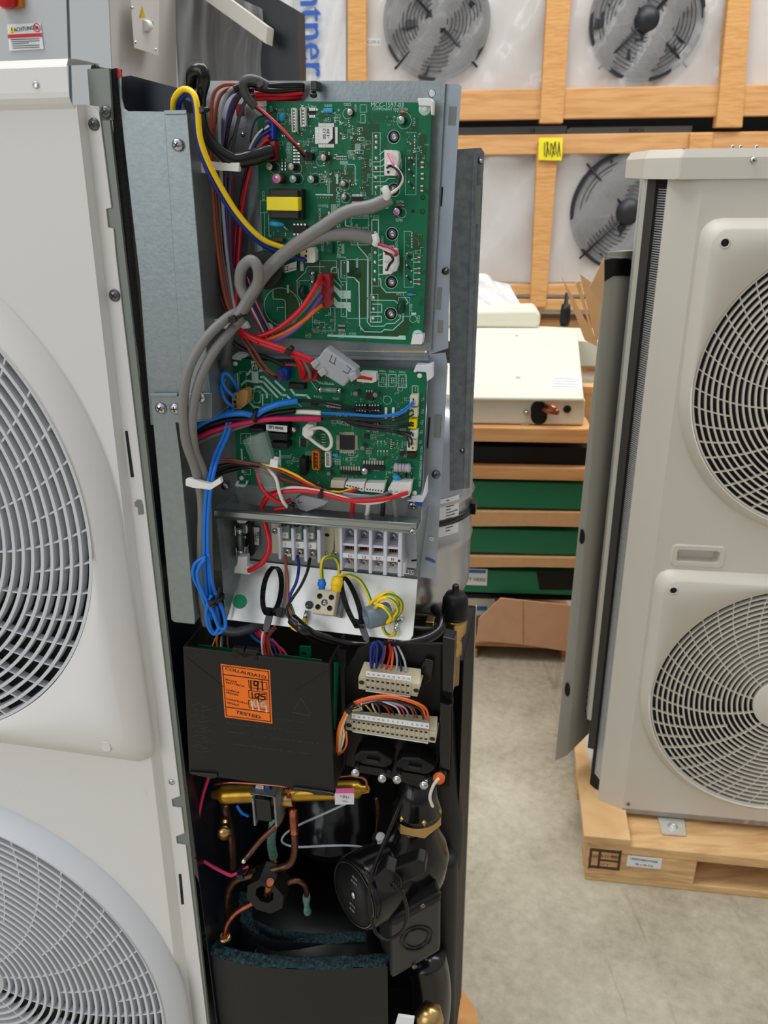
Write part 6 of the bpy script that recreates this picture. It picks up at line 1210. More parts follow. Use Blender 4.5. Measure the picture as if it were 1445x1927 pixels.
# sleeved sensor leads across the lower board
wireset('sensor_sleeves', 'blue, black, white and crimson sleeves with thin leads crossing the lower board', 'wires', E, [
    (blue, 6.0, mp(Q3, [(205, 495, -.05), (260, 462, -.045), (340, 435, -.043), (420, 428, -.043), (480, 437, -.045), (520, 412, -.045), (590, 385, -.046), (676, 372, -.05)])),
    (black, 5.2, mp(Q3, [(210, 510, -.055), (280, 480, -.05), (380, 455, -.048), (480, 455, -.048), (560, 430, -.05), (665, 415, -.053)])),
    (crimson, 5.2, mp(Q3, [(215, 540, -.055), (300, 505, -.05), (400, 478, -.047), (480, 464, -.046), (560, 454, -.047), (660, 453, -.05), (782, 454, -.055)])),
    (whitew, 4.8, mp(Q3, [(665, 422, -.055), (720, 423, -.055), (780, 427, -.056)])), (greyw, 5.0, mp(Q3, [(215, 565, -.062), (300, 525, -.058), (390, 495, -.055), (470, 470, -.053)])), (black, 5.0, mp(Q3, [(210, 528, -.062), (300, 495, -.058), (400, 468, -.055), (480, 460, -.053)])),
    (blue, 1.8, mp(Q3, [(775, 425, -.056), (880, 428, -.06), (980, 436, -.062), (1060, 438, -.062), (1130, 425, -.062), (1175, 395, -.064), (1200, 372, -.069)])), (blue, 1.8, mp(Q3, [(775, 430, -.057), (880, 433, -.06), (980, 441, -.062), (1070, 443, -.062), (1140, 430, -.062), (1180, 402, -.064), (1202, 384, -.069)])),
    (blackw, 1.7, mp(Q3, [(672, 368, -.053), (760, 368, -.056), (860, 385, -.06), (980, 412, -.066), (1060, 425, -.066)])), (blackw, 1.7, mp(Q3, [(672, 376, -.053), (760, 378, -.056), (850, 395, -.06), (940, 412, -.065)])),
    (blackw, 1.7, mp(Q3, [(660, 412, -.056), (760, 402, -.056), (860, 410, -.06), (980, 425, -.066)])),
    (blackw, 1.7, mp(Q3, [(780, 450, -.056), (900, 448, -.06), (1020, 455, -.062), (1120, 450, -.062), (1195, 412, -.069)])), (blackw, 1.7, mp(Q3, [(780, 456, -.056), (900, 453, -.06), (1020, 462, -.062), (1130, 462, -.062), (1195, 436, -.069)])),
    (blackw, 2.2, mp(Q3, [(860, 450, -.06), (960, 472, -.062), (1060, 485, -.062), (1140, 482, -.062), (1192, 470, -.069)])), (blackw, 2.2, mp(Q3, [(870, 455, -.061), (960, 478, -.062), (1060, 492, -.062), (1140, 490, -.062), (1192, 482, -.069)])),
    (blackw, 2.2, mp(Q3, [(880, 458, -.062), (960, 488, -.063), (1060, 503, -.063), (1130, 512, -.063), (1192, 516, -.069)])), (blackw, 2.0, mp(Q3, [(900, 470, -.063), (980, 495, -.064), (1080, 508, -.064), (1150, 520, -.063), (1188, 524, -.069)])),
    (blackw, 2.2, mp(Q3, [(1130, 512, -.063), (1172, 525, -.058), (1190, 545, -.058), (1190, 570, -.066)])), (blackw, 2.0, mp(Q3, [(1120, 514, -.064), (1160, 532, -.058), (1176, 550, -.058), (1180, 580, -.066)]))])
# lower-left bundle to the bottom plugs
wireset('control_loom', 'brown, black, yellow and red wires gathered by the white tie across the lower board', 'wires', E, [
    (brown, 2.6, mp(Q3, [(260, 665, -.05), (300, 640, -.046), (370, 638, -.043), (450, 652, -.043), (530, 668, -.045)])), (brown, 2.6, mp(Q3, [(262, 680, -.052), (310, 650, -.048), (380, 648, -.046), (460, 660, -.046)])), (black, 5.6, mp(Q3, [(262, 702, -.054), (320, 672, -.05), (400, 658, -.048), (470, 660, -.048), (530, 666, -.049)])), (black, 5, mp(Q3, [(290, 712, -.058), (350, 690, -.054), (430, 672, -.052), (500, 668, -.052)])),
    (yel, 2.4, mp(Q3, [(510, 660, -.046), (580, 672, -.045), (650, 700, -.046), (720, 735, -.05), (790, 765, -.054), (860, 785, -.058), (925, 768, -.068)])), (blackw, 2.2, mp(Q3, [(530, 664, -.046), (600, 682, -.046), (680, 712, -.048), (760, 752, -.052), (830, 775, -.056), (885, 772, -.066)])),
    (red, 2.4, mp(Q3, [(530, 668, -.047), (600, 690, -.047), (680, 728, -.049), (750, 765, -.053), (830, 788, -.057), (910, 785, -.062), (945, 770, -.068)])), (orange, 2.0, mp(Q3, [(650, 702, -.048), (720, 742, -.051), (790, 775, -.055), (870, 788, -.06), (930, 774, -.068)])), (greyl, 1.8, mp(Q3, [(560, 670, -.05), (620, 692, -.052), (690, 735, -.056), (760, 765, -.06)])), (dblue, 1.8, mp(Q3, [(570, 680, -.052), (640, 708, -.054), (700, 745, -.06)])),
    (brown, 3.0, mp(Q3, [(450, 668, -.05), (520, 685, -.048), (600, 722, -.05), (680, 748, -.054), (745, 765, -.06)])), (brown, 3.0, mp(Q3, [(480, 680, -.052), (560, 712, -.052), (640, 745, -.055), (720, 762, -.06)])),
    (whitew, 3.4, mp(Q3, [(540, 680, -.05), (575, 720, -.046), (590, 780, -.044), (610, 830, -.046), (640, 862, -.05)])), (greyl, 2.4, mp(Q3, [(880, 790, -.06), (960, 800, -.056), (1040, 802, -.058), (1097, 782, -.066)]))])
wireset('mains_leads', 'long red and white leads sagging to the large white four-way plug', 'wires', E, [
    (red, 3.8, mp(Q3, [(490, 700, -.055), (505, 750, -.05), (540, 800, -.047), (600, 832, -.05), (645, 820, -.055)])), (red, 4.2, mp(Q3, [(560, 800, -.05), (620, 782, -.048), (720, 782, -.046), (820, 802, -.046), (900, 822, -.046), (1000, 824, -.048), (1090, 812, -.052), (1172, 788, -.064)])),
    (whitew, 3.8, mp(Q3, [(600, 775, -.052), (660, 765, -.05), (760, 780, -.048), (860, 805, -.048), (960, 832, -.05), (1050, 828, -.052), (1130, 795, -.064)])), (red, 3.6, mp(Q3, [(570, 865, -.058), (620, 855, -.056), (660, 852, -.056)])), (greyw, 3.2, mp(Q3, [(830, 802, -.055), (940, 808, -.054), (1040, 802, -.056), (1092, 785, -.066)]))])
one('wire', 'red wire bending down behind the shelf bar to the fuse holder boot', 'wire', E, red, 5.4, [(530, 925, -.062), (508, 932, -.060), (495, 948, -.064), (494, 968, -.070), (500, 990, -.068), (506, 1015, -.062), (505, 1038, -.058), (492, 1060, -.056), (468, 1074, -.058)])
for i, (x0, y0, x1, y1, m_, lb_) in enumerate(((925, 828, 918, 893, red, 'red'), (995, 845, 985, 900, whitew, 'white'), (1062, 832, 1056, 905, blackw, 'black'), (1108, 820, 1122, 908, greyw, 'grey'))):
    t = thing('drop_lead', lb_+' lead with blue sleeve dropping behind the shelf bar to the four-pole terminals', 'wire', 'leads dropping to the four-pole terminals')
    b = B(m_); b.tube(path(E, mp(Q3, [(x0, y0-10, -.06), ((x0+x1)/2+2, (y0+y1)/2, -.064), (x1, y1, -.07), (x1, y1+30, -.074)])), .0024, cuts=4); b.build('lead', t)
    b = B(dblue); p = E.at(*Q3(x1+3, y1-4), -.0695); q = E.at(*Q3(x1+4, y1+14), -.072); b.cyl(p, q, .0028, n=12); b.build('blue_sleeve', t)
# clear plastic pouch
b = B(glass); L = []
for j in range(10):
    t = j/9; l = Q3(425+90*t, 550+230*t); r = Q3(525+78*t, 516+262*t); L.append([E.at(l[0]+(r[0]-l[0])*i/7, l[1]+(r[1]-l[1])*i/7, -.050+.006*sin(pi*i/7)+.002*sin(j*2+i)) for i in range(8)])
b.loops(L, closed=False, smooth=True); b.loops([[p-E.n*.008 for p in l] for l in L], closed=False, smooth=True); b.build('plastic_pouch', None, 'clear plastic pouch resting on the lower left of the lower board', cat='pouch')
# ties
def tie(label, x, y, c, r, m=blackw, ang=0, w=5, tail=True, group='cable ties'):
    t = thing('cable_tie', label, 'cable tie', group); k = E.m(x, y, c); a, bb = E.l(x, y, c); A = radians(ang)
    d = E.u*cos(A)-E.v*sin(A); p = E.W(a, bb, c); b = B(m); b.lathe(p-d*(w*k/2)-E.n*(r*k), d, [(r*k*1.02, 0), (r*k*1.1, 0), (r*k*1.1, w*k), (r*k*1.02, w*k)], 24); b.build('strap', t)
    b = B(m); e = d.cross(E.n); q = p+E.n*(r*k*.1); s_ = w*k*.8; b.prism([q-d*s_-e*s_, q+d*s_-e*s_, q+d*s_+e*s_, q-d*s_+e*s_], E.n*.003); b.build('head', t, bevel=.0004)
    return t
tie('black tie gripping the grey cables between the two boards', 440, 600, -.018, 16, ang=65, w=8)
tie('black tie on the red leads left of the grey filter block', 543, 662, -.036, 9, ang=30, w=7)
tie('black tie at the top where the sleeve joins the black cables', 491, 158, -.046, 8, ang=60, w=7)
tie('black tie on the column top holding yellow, blue and sleeve', 381, 207, -.012, 9, ang=70, w=6)
tie('black tie gripping the blue, black and crimson sleeves', 478, 785, -.038, 12, ang=5, w=5)
tie('small black tie on the red and white leads under the lower board', 603, 932, -.042, 8, ang=5, w=5)
tie('black tie holding the bright blue hank', 400, 1134, -.008, 15, ang=75, w=7)
tie('white tie at the end of the black sleeve over the lower board', 517, 871, -.040, 8, white, 10, 9)
tie('black tie at the foot of the white lead above the shelf bar', 548, 955, -.046, 7, ang=20, w=7)
b = B(blackw); b.tube(path(E, [(400, 1138, -.004), (408, 1125, -.002), (414, 1105, -.002)]), .0018, cuts=3, flat=.4); b.build('tie_tail', None, 'pointed tail of the tie on the bright blue hank', cat='cable tie')
b = B(blackw); b.rect(E, 584, 152, 597, 170, -.078, .014); b.cyl(E.at(590, 174, -.078), E.at(590, 182, -.080), .003); b.build('strap_clip', None, 'black strap clip on the top edge above the upper board', cat='clip', bevel=.0008)
clip('upper white clip bridging the side loom under the black sleeve', [(377, 306), (385, 303), (420, 306), (450, 306), (449, 323), (412, 321), (388, 318), (386, 326), (377, 325)], -.04)
clip('middle white clip bridging the loom at the black tie', [(397, 602), (428, 600), (462, 606), (468, 618), (440, 622), (398, 614)], -.044)
clip('lower white clip holding the grey and blue cables', [(349, 902), (356, 901), (395, 911), (414, 899), (417, 909), (396, 922), (362, 918), (349, 914)], -.004, .005)
# ================================================================ terminals and apron
cT = ct-.0015
t3 = thing('terminal_block', 'white three-pole terminal block numbered 1 2 3 under the shelf bar', 'terminal block')
b = B(cream); b.prism([E.at(*C1(*p), cT+.008) for p in ((590, 225), (1330, 255), (1370, 290), (1360, 560), (1310, 640), (600, 605))], -E.n*.007); b.build('base', t3, bevel=.001)
for x in (690, 858, 1012, 1180):
    b = B(lav); x0, y0 = C1(x-26, 280+(x-690)*.06); x1, y1 = C1(x+26, 680+(x-690)*.09); b.rect(E, x0, y0, x1, y1, cT+.026, .019); b.build('barrier', t3, bevel=.001)
b = B(white); b.prism([E.at(*C1(*p), cT+.021) for p in ((700, 445), (1150, 470), (1150, 552), (700, 522))], -E.n*.012); b.use(ink)
for n_, x, y in (('1', 768, 488), ('2', 925, 500), ('3', 1080, 512)): b.text(E, n_, *C1(x, y), 5.6, cT+.0213, 2, .9)
b.build('number_strip', t3, label='white strip numbered 1 2 3')
for x, y in ((795, 572), (948, 582), (1102, 602)):
    b = B(tin); x0, y0 = C1(x-45, y+20); x1, y1 = C1(x+45, y+68); b.rect(E, x0, y0, x1, y1, cT+.014, .004); b.build('clamp', t3); screw(E, *C1(x, y), cT+.015, 5.4, t3, chrome)
for x, y in ((765, 375), (915, 385), (1075, 380)):
    b = B(glassd); x0, y0 = C1(x-58, y-130); x1, y1 = C1(x+58, y+55); b.rect(E, x0, y0, x1, y1, cT+.019, .01); b.use(casing_r); b.rect(E, x0+2.5, y0+14, x1-2.5, y1-1.5, cT+.0195, .002); b.use(ink); dot(b, E, *C1(x, y), 1.2, cT+.0196); line(b, E, [C1(x-25, y), C1(x+25, y)], .4, cT+.0197); line(b, E, [C1(x, y-25), C1(x, y+25)], .4, cT+.0197)
    b.use(blackw); p = E.at(*C1(x-10, y-120), cT+.018); b.cyl(p, p+E.v*.012, .0032, n=12); b.build('crimp_boot', t3, bevel=.0012, label='pale green insulated crimp')
screw(E, *C1(640, 322), cT+.008, 5.6, t3, steel); screw(E, *C1(1268, 612), cT+.008, 5.6, t3, steel)
b = B(voidm); a_, q_ = E.l(*C1(1283, 372), cT+.008); k = E.m(*C1(1283, 372), cT); b.poly([E.W(a_+4.6*k*cos(t), q_+3.2*k*sin(t), cT+.0082) for t in [2*pi*i/20 for i in range(20)]]); b.build('fixing_hole', t3)
t4 = thing('terminal_block', 'large white four-pole terminal block lettered L1 L2 L3 N', 'terminal block')
b = B(lav); x0, y0 = C2(120, 265); x1, y1 = C2(880, 850); b.rect(E, x0, y0, x1, y1, cT+.009, .009); b.build('base', t4)
for i, x in enumerate((140, 320, 503, 685, 868)):
    b = B(lav); x0, y0 = C2(x-18, 262+i*8); x1, y1 = C2(x+18, 815+i*20); b.rect(E, x0, y0, x1, y1, cT+.034, .026); b.build('barrier', t4, bevel=.0008)
sl = lambda x: (x-140)*.075
for i in range(4):
    xa, xb = 150+i*182, 310+i*182
    b = B(lav); b.prism([E.at(*C2(xa, 470+sl(xa)), cT+.031), E.at(*C2(xb, 470+sl(xb)), cT+.031), E.at(*C2(xb, 500+sl(xb)), cT+.031), E.at(*C2(xa, 500+sl(xa)), cT+.031)], -E.n*.02); b.build('rib', t4)
    b = B(cream); b.prism([E.at(*C2(xa, 545+sl(xa)), cT+.022), E.at(*C2(xb, 545+sl(xb)), cT+.022), E.at(*C2(xb, 610+sl(xb)), cT+.026), E.at(*C2(xa, 610+sl(xa)), cT+.026)], -E.n*.012); b.use(black); b.prism([E.at(*C2(xa+50, 510+sl(xa)), cT+.020), E.at(*C2(xb-10, 510+sl(xb)), cT+.020), E.at(*C2(xb-10, 540+sl(xb)), cT+.020), E.at(*C2(xa+50, 540+sl(xa)), cT+.020)], -E.n*.004)
    for q in (70, 105, 140): b.use(copper); b.cyl(E.at(*C2(xa+q, 515+sl(xa)), cT+.020), E.at(*C2(xa+q, 545+sl(xa)), cT+.021), .0011, n=6)
    b.build('bridge', t4)
    for x, y, w in ((250+i*181, 345+i*16, 55), (248+i*181, 690+i*15, 42)):
        b = B(tin); x0, y0 = C2(x-w, y-62); x1, y1 = C2(x+w, y+42); b.rect(E, x0, y0, x1, y1, cT+.014, .003); b.build('clamp_plate', t4, bevel=.0006); screw(E, *C2(x, y), cT+.015, 5.8, t4, chrome)
    b = B(lav); b.prism([E.at(*C2(xa, 405+sl(xa)), cT+.016), E.at(*C2(xb, 405+sl(xb)), cT+.016), E.at(*C2(xb, 468+sl(xb)), cT+.030), E.at(*C2(xa, 468+sl(xa)), cT+.030)], -E.n*.008); b.build('sill', t4)
b = B(paper); b.prism([E.at(*C2(*p), cT+.0325) for p in ((130, 592), (850, 648), (872, 690), (868, 710), (130, 648))], -E.n*.006); b.use(ink)
for n_, x, y in (('L1', 250, 632), ('L2', 426, 647), ('L3', 600, 661), ('N', 776, 675)): b.text(E, n_, *C2(x, y), 5.2, cT+.0345, 3, 1, .04)
dot(b, E, *C2(860, 692), 2.6, cT+.034, .0002, 16); b.build('letter_strip', t4, label='white strip lettered L1 L2 L3 N')
b = B(lav); b.prism([E.at(*C2(*p), cT+.006) for p in ((885, 330), (1060, 340), (1090, 400), (1080, 780), (1050, 790), (900, 770))], -E.n*.006); b.build('side_flange', t4, bevel=.001)
b = B(lav); b.prism([E.at(*C2(*p), cT+.03) for p in ((862, 400), (905, 450), (905, 490), (890, 560), (905, 700), (940, 740), (915, 890), (862, 880))], -E.n*.022); b.build('end_cheek', t4, bevel=.001)
b = B(voidm); b.prism([E.at(*C2(*p), cT+.0064) for p in ((1010, 680), (1075, 675), (1075, 695), (1010, 700))], -E.n*.0002); b.build('fixing_slot', t4)
screw(E, *C2(85, 600), cT+.006, 5.4, t4, steel)
b = B(cream); b.prism([E.at(*C2(*p), cT+.007) for p in ((50, 270), (130, 275), (130, 620), (55, 610), (65, 560))], -E.n*.006); b.build('left_flange', t4, bevel=.0008)
b = B(paper); b.prism([E.at(*C2(*p), cT+.0025) for p in ((745, 783), (1040, 808), (1036, 862), (742, 838))], -E.n*.0004); b.use(ink); b.text(E, 'G0', *C2(785, 812), 6.6, cT+.003, 4, 1, .05); b.text(E, '027', *C2(990, 830), 6.6, cT+.003, 4, 1, .05); b.build('number_label', en, label='white label G0 027 partly hidden by the terminals')
# fuse holder
fh = thing('fuse_holder', 'black fuse holder with glass tube at the left end of the terminal bay', 'fuse holder')
b = B(black); x0, y0 = C1(250, 180); x1, y1 = C1(362, 640); b.rect(E, x0, y0, x1, y1, cT+.010, .010); b.build('base', fh, bevel=.001)
for x0, y0, x1, y1 in ((135, 262, 290, 385), (148, 530, 302, 660)):
    X0, Y0 = C1(x0, y0); X1, Y1 = C1(x1, y1); b = B(chrome); b.rect(E, X0, Y0, X0+3.4, Y1, cT+.020, .012); b.rect(E, X1-7, Y0-2, X1, Y1-4, cT+.018, .012); b.rect(E, X0, Y0+4, X1, Y1-5, cT+.013, .003); b.build('spring_clip', fh, bevel=.0005)
b = B(glass); p, q = E.at(*C1(205, 370), cT+.018), E.at(*C1(215, 560), cT+.018); b.cyl(p, q, .0024, n=16); b.use(chrome); b.cyl(E.at(*C1(200, 290), cT+.018), p, .0029, n=16); b.cyl(q, E.at(*C1(220, 640), cT+.018), .0029, n=16); b.cyl(p, q, .0004, n=6); b.build('glass_fuse', fh)
b = B(white); b.prism([E.at(*C1(*p), cT+.020) for p in ((140, 150), (298, 165), (275, 232), (180, 232))], -E.n*.006); b.build('spade_boot', fh, bevel=.001)
b = B(white); b.prism([E.at(*C1(*p), cT+.034) for p in ((175, 645), (295, 640), (295, 765), (345, 785), (335, 868), (130, 845), (140, 770), (168, 740))], -E.n*.009); b.build('spade_boot', fh, bevel=.001)
screw(E, *C1(266, 402), cT+.0102, 3.6, fh, steel)
b = B(paper); b.prism([E.at(*C1(*p), cT+.0022) for p in ((368, 275), (446, 283), (442, 500), (366, 490))], -E.n*.0004); b.use(ink); b.text(E, '250V~', *C1(398, 395), 4.8, cT+.0026, -88, 1.15, .05); b.text(E, '10A', *C1(430, 370), 4.8, cT+.0026, -88, 1.15, .05); b.build('rating_label', en, label='small white label 250V~ 10A')
# leads of the three-pole block
L3 = [(copw, 3.2, [(*C1(770, 625), -.078), (*C1(775, 760), -.066), (*C1(795, 950), -.052), (*C1(800, 1150), -.042), (*C1(800, 1230), -.038), (*C1(830, 1350), -.034), (*C1(880, 1450), -.032)]),
      (dblue, 3.2, [(*C1(920, 630), -.078), (*C1(935, 770), -.066), (*C1(905, 950), -.052), (*C1(840, 1090), -.044), (*C1(810, 1200), -.040), (*C1(790, 1300), -.036), (*C1(830, 1440), -.034)]),
      (blackw, 3.2, [(*C1(1072, 660), -.078), (*C1(1040, 820), -.064), (*C1(960, 1000), -.052), (*C1(860, 1150), -.042), (*C1(795, 1260), -.036), (*C1(790, 1340), -.032), (*C1(850, 1450), -.030)]),
      (gre, 3.0, [(*C1(830, 1230), -.044), (*C1(870, 1340), -.038), (*C1(895, 1450), -.034)]), (yel, 2.4, [(*C1(810, 1440), -.04), (*C1(850, 1520), -.038), (*C1(920, 1560), -.036)])]
wireset('terminal_leads', 'brown, blue and black leads falling from terminals 1 2 3', 'wires', E, L3)
b = B(blacks); b.tube(path(E, [(*C1(850, 1410), -.030), (*C1(930, 1480), -.026), (*C1(1010, 1550), -.024), (600, 1200, -.04), (660, 1214, -.07), (720, 1216, -.085), (790, 1206, -.11), (824, 1188, -.13), (831, 1163, -.15), (818, 1145, -.17)]), .006, n=12, cuts=7); b.build('sheathed_cable', None, 'black sheathed cable running below the bright apron to the right', cat='cable')
# earthing wires: yellow with a green stripe
def yg(name, label, pts, r=3.6):
    t = thing(name, label, 'wire'); P = path(E, pts); k = E.m(600, 1100, -.05); b = B(yel); b.tube(P, r*k, n=10, cuts=7); b.build('yellow_insulation', t); b = B(gre); b.tube([p+(E.u*.45+E.n*.35+E.v*.25)*(r*k*.95) for p in P], r*k*.62, n=8, cuts=7); b.build('green_stripe', t); return t
yg('earth_wire', 'short yellow-green wire arching to the cream ceramic connector', [(*C1(1220, 930), -.06), (*C1(1215, 780), -.058), (*C1(1240, 670), -.058), (*C1(1310, 640), -.06), (*C1(1380, 650), -.064), (*C1(1425, 720), -.068), (*C1(1435, 800), -.066), (*C1(1430, 880), -.06)])
yg('earth_wire', 'long yellow-green wire coiled through the grey ferrite core', [(*C2(95, 900), -.055), (*C2(150, 868), -.055), (*C2(250, 865), -.056), (*C2(370, 930), -.056), (*C2(450, 1050), -.054), (*C2(510, 1200), -.05), (*C2(540, 1330), -.046), (*C2(500, 1290), -.042), (*C2(510, 1220), -.040), (*C2(620, 1130), -.038), (*C2(740, 1100), -.040), (*C2(870, 1170), -.044), (*C2(890, 1290), -.046), (*C2(820, 1400), -.044), (*C2(720, 1460), -.030), (*C2(760, 1380), -.024), (*C2(690, 1280), -.024), (*C2(600, 1240), -.028), (*C2(560, 1290), -.034)], 3.4)
yg('earth_wire', 'yellow-green wire loops around the grey ferrite core', [(*C2(590, 1290), -.036), (*C2(600, 1190), -.034), (*C2(700, 1150), -.034), (*C2(800, 1200), -.034), (*C2(845, 1310), -.034), (*C2(790, 1400), -.032), (*C2(740, 1440), -.036), (*C2(660, 1490), -.05), (*C2(700, 1590), -.052), (*C2(780, 1610), -.052), (*C2(815, 1560), -.052)], 3.4)
yg('earth_wire', 'yellow-green wire ring rising behind the grey ferrite core', [(*C2(600, 1200), -.048), (*C2(640, 1120), -.046), (*C2(720, 1085), -.046), (*C2(800, 1110), -.046), (*C2(850, 1200), -.046), (*C2(830, 1300), -.046), (*C2(800, 1360), -.046)], 3.2)
fc_ = thing('ferrite_core', 'blue-grey ferrite core with wire coiled through it on the apron', 'ferrite core')
b = B(ferr); p0 = E.at(*C2(455, 1400), -.030); p1 = E.at(*C2(740, 1330), -.044); dd = (p1-p0); r_ = .0115
b.lathe(p0, dd, [(r_*.62, .004), (r_*.62, 0), (r_*.9, -.0005), (r_, .0015), (r_, dd.length-.002), (r_*.9, dd.length), (r_*.5, dd.length)], 32); b.build('core', fc_)
b = B(chrome); p = AP.at(*C2(850, 1390), .003); b.lathe(p, AP.n, [(.006, 0), (.006, .002), (.0035, .003), (.0035, .006), (.0001, .007)], 18); q = AP.at(*C2(815, 1560), .006); b.cyl(AP.at(*C2(832, 1450), .004), q, .0024, n=10); b.build('ring_terminal', None, 'shiny ring terminal bolted to the apron beside the ferrite core', cat='terminal')
# ceramic connector
ce = thing('ceramic_connector', 'cream ceramic two-way connector with four holes on the bright apron', 'connector')
b = B(ceram); F4 = [C1(1145, 1035), C1(1412, 1066), C1(1362, 1372), C1(1098, 1345)]; hz_ = .024
b.prism([AP.at(x, y, hz_) for x, y in F4], -AP.n*.022); b.build('body', ce, bevel=.0016)
for x, y in ((1192, 1128), (1337, 1145), (1170, 1262), (1315, 1278)): b = B(mat('hole_shade', (110, 100, 88), .7) if 'hole_shade' not in MATS else 'hole_shade'); p = AP.at(*C1(x, y), hz_+.0002); b.lathe(p, AP.n, [(.0030, 0), (.0001, .0001)], 18); b.use(voidm); b.lathe(AP.at(*C1(x-6, y-5), hz_+.0004), AP.n, [(.0022, 0), (.0001, .0001)], 16); b.build('screw_hole', ce)
b = B(steel); p = AP.at(*C1(1252, 1208), hz_+.0003); b.lathe(p, AP.n, [(.0034, 0), (.0034, .0004), (.0001, .0006)], 18); b.use(ink); b.crect(AP, *C1(1252, 1208), .005, .0006, hz_+.0012, .0002); b.build('centre_screw', ce)
b = B(blue); b.cyl(E.at(*C1(1218, 920), -.05), E.at(*C1(1220, 1045), -.046), .0036, n=14); b.cyl(E.at(*C1(1218, 955), -.05), E.at(*C1(1219, 1000), -.048), .0044, n=14); b.build('ferrule', ce, label='bright blue ferrule')
b = B(yel); b.cyl(E.at(*C1(1420, 890), -.05), E.at(*C1(1390, 1070), -.044), .0052, n=14); b.cyl(E.at(*C1(1412, 930), -.05), E.at(*C1(1398, 1010), -.046), .006, n=14); b.build('ferrule', ce, label='bright yellow ferrule')
b = B(zinc); b.prism([AP.at(*C2(*p), .012) for p in ((100, 1120), (170, 1150), (170, 1160), (130, 1395), (60, 1380))], -AP.n*.011); b.build('rail_clip', ce, bevel=.0008)
screw(AP, *C1(1060, 1238), .0012, 7.4, en, darkst)
b = B(chrome); b.cyl(AP.at(*C1(1035, 1310), .004), AP.at(*C1(1010, 1400), .005), .0022, n=8); b.use(yel); b.cyl(AP.at(*C1(1010, 1400), .005), AP.at(*C1(985, 1480), .006), .0022, n=8); b.build('crimp_lug', None, 'crimped lug with yellow lead left of the ceramic connector', cat='lug')
# releasable tie loops
def band(label, G, cx, cy, axx, up, wid, head, tail_, c=.02):
    t = thing('cable_tie', label, 'cable tie', 'open black tie loops on the apron'); C0 = AP.at(*G(cx, cy), c); n = 36
    L = [[C0+axx*cos(2*pi*i/n)*s_+up*sin(2*pi*i/n)*s_+wid*q for i in range(n)] for q, s_ in ((-.5, 1), (.5, 1), (.5, .93), (-.5, .93), (-.5, 1))]
    b = B(black); b.loops(L, smooth=False)
    b.build('strap_loop', t)
    b = B(blacks)
    for i in range(9): a = pi*(.62+.76*i/8); p = C0+axx*cos(a)*1.01+up*sin(a)*1.01; tg = (up*cos(a)-axx*sin(a)).normalized(); nr = (axx*cos(a)+up*sin(a)).normalized(); b.prism([p-wid*.35-tg*.0007, p+wid*.35-tg*.0007, p+wid*.35+tg*.0007, p-wid*.35+tg*.0007], nr*.0007)
    b.build('teeth', t)
    b = B(black); b.prism([AP.at(*G(*p), .016) for p in head], -AP.n*.010); b.build('head', t, bevel=.0008)
    b = B(greyd); P = [AP.at(*G(*p), .019) for p in tail_]; b.prism(P, -AP.n*.0022); b.build('tail', t, bevel=.0005)
U, V, N_ = AP.u, AP.v, AP.n
band('open black tie loop standing on the apron left of terminal lead brown', C1, 605, 1065, U*.0065+N_*-.012, V*.0265, (U*.72+N_*.4)*.0085, ((515, 1260), (650, 1280), (655, 1260), (745, 1275), (715, 1395), (620, 1370), (495, 1340)), ((530, 1345), (615, 1360), (575, 1520), (550, 1575), (510, 1580), (485, 1530)))
band('open black tie loop leaning beside the grey ferrite core', C2, 270, 1200, U*.004+N_*-.012+V*.002, V*.026-U*.013, (U*.75+N_*.35)*.0085, ((300, 1400), (410, 1440), (390, 1500), (310, 1530), (258, 1425)), ((345, 1480), (430, 1470), (490, 1640), (490, 1695), (455, 1700), (420, 1670)))
# ================================================================ lower hydraulic bay
bay = thing('unit_chassis', 'black inner chassis walls behind the pipes and control box', 'chassis')
def wallquad(m, pts, nm, t=Vector((0, 0, 0)), lab=None): b = B(m); b.prism(pts, t); return b.build(nm, bay, label=lab)
zB = .10; zU = M.at(700, 1140, -.33).z
def MW(a, b_, c): return M.W(a, b_, c)
aR = M.l(893, 1140, -.33)[0]; bU = M.l(893, 1140, -.33)[1]; cW = -.19; bD = -1.0; aL = M.l(398, 1926, -.014)[0]+.004
wallquad(mat('matt_black_wall', (14, 17, 22), .5, spec=.15), [MW(aR, bD, cW), MW(aR, bD, -.33), MW(aR, bU, -.33), MW(aR, bU, cW)], 'right_wall', M.u*.0015, 'black right side wall')
b = B(casing_r); b.prism([MW(aR+.0016, bD, -.331), MW(aR+.0016, bU, -.331), MW(aR+.0016, bU, -.328), MW(aR+.0016, bD, -.328)], M.u*.0012); b.build('panel_edge', bay)
wallquad(navy, [MW(aL, bD, -.02), MW(aL, bD, -.33), MW(aL, .34, -.33), MW(aL, .34, -.02)], 'left_wall', M.u*.001)
wallquad(voidm, [MW(aL, bD, -.325), MW(aR, bD, -.325), MW(aR, bU, -.325), MW(aL, bU, -.325)], 'rear_wall', -M.n*.002)
wallquad(voidm, [MW(aL, bD, -.02), MW(aR, bD, -.02), MW(aR, bD, -.33), MW(aL, bD, -.33)], 'floor_plate', Vector((0, 0, -.002)))
b = B(black); b.prism([MW(aR-.012, bU, cW), MW(aR, bU, cW), MW(aR, bU, -.33), MW(aR-.012, bU, -.33)], Vector((0, 0, -.002))); b.build('top_edge', bay)
wp = B(crate_wood); wp.prism([flo(x, y, .055) for x, y in ((820, 1880), (868, 1858), (886, 1885), (898, 1905), (900, 1960), (820, 1960))], Vector((0, 0, -.05))); wp.build('wooden_block', None, 'splintered pallet corner at the foot of the black right wall', cat='pallet corner')
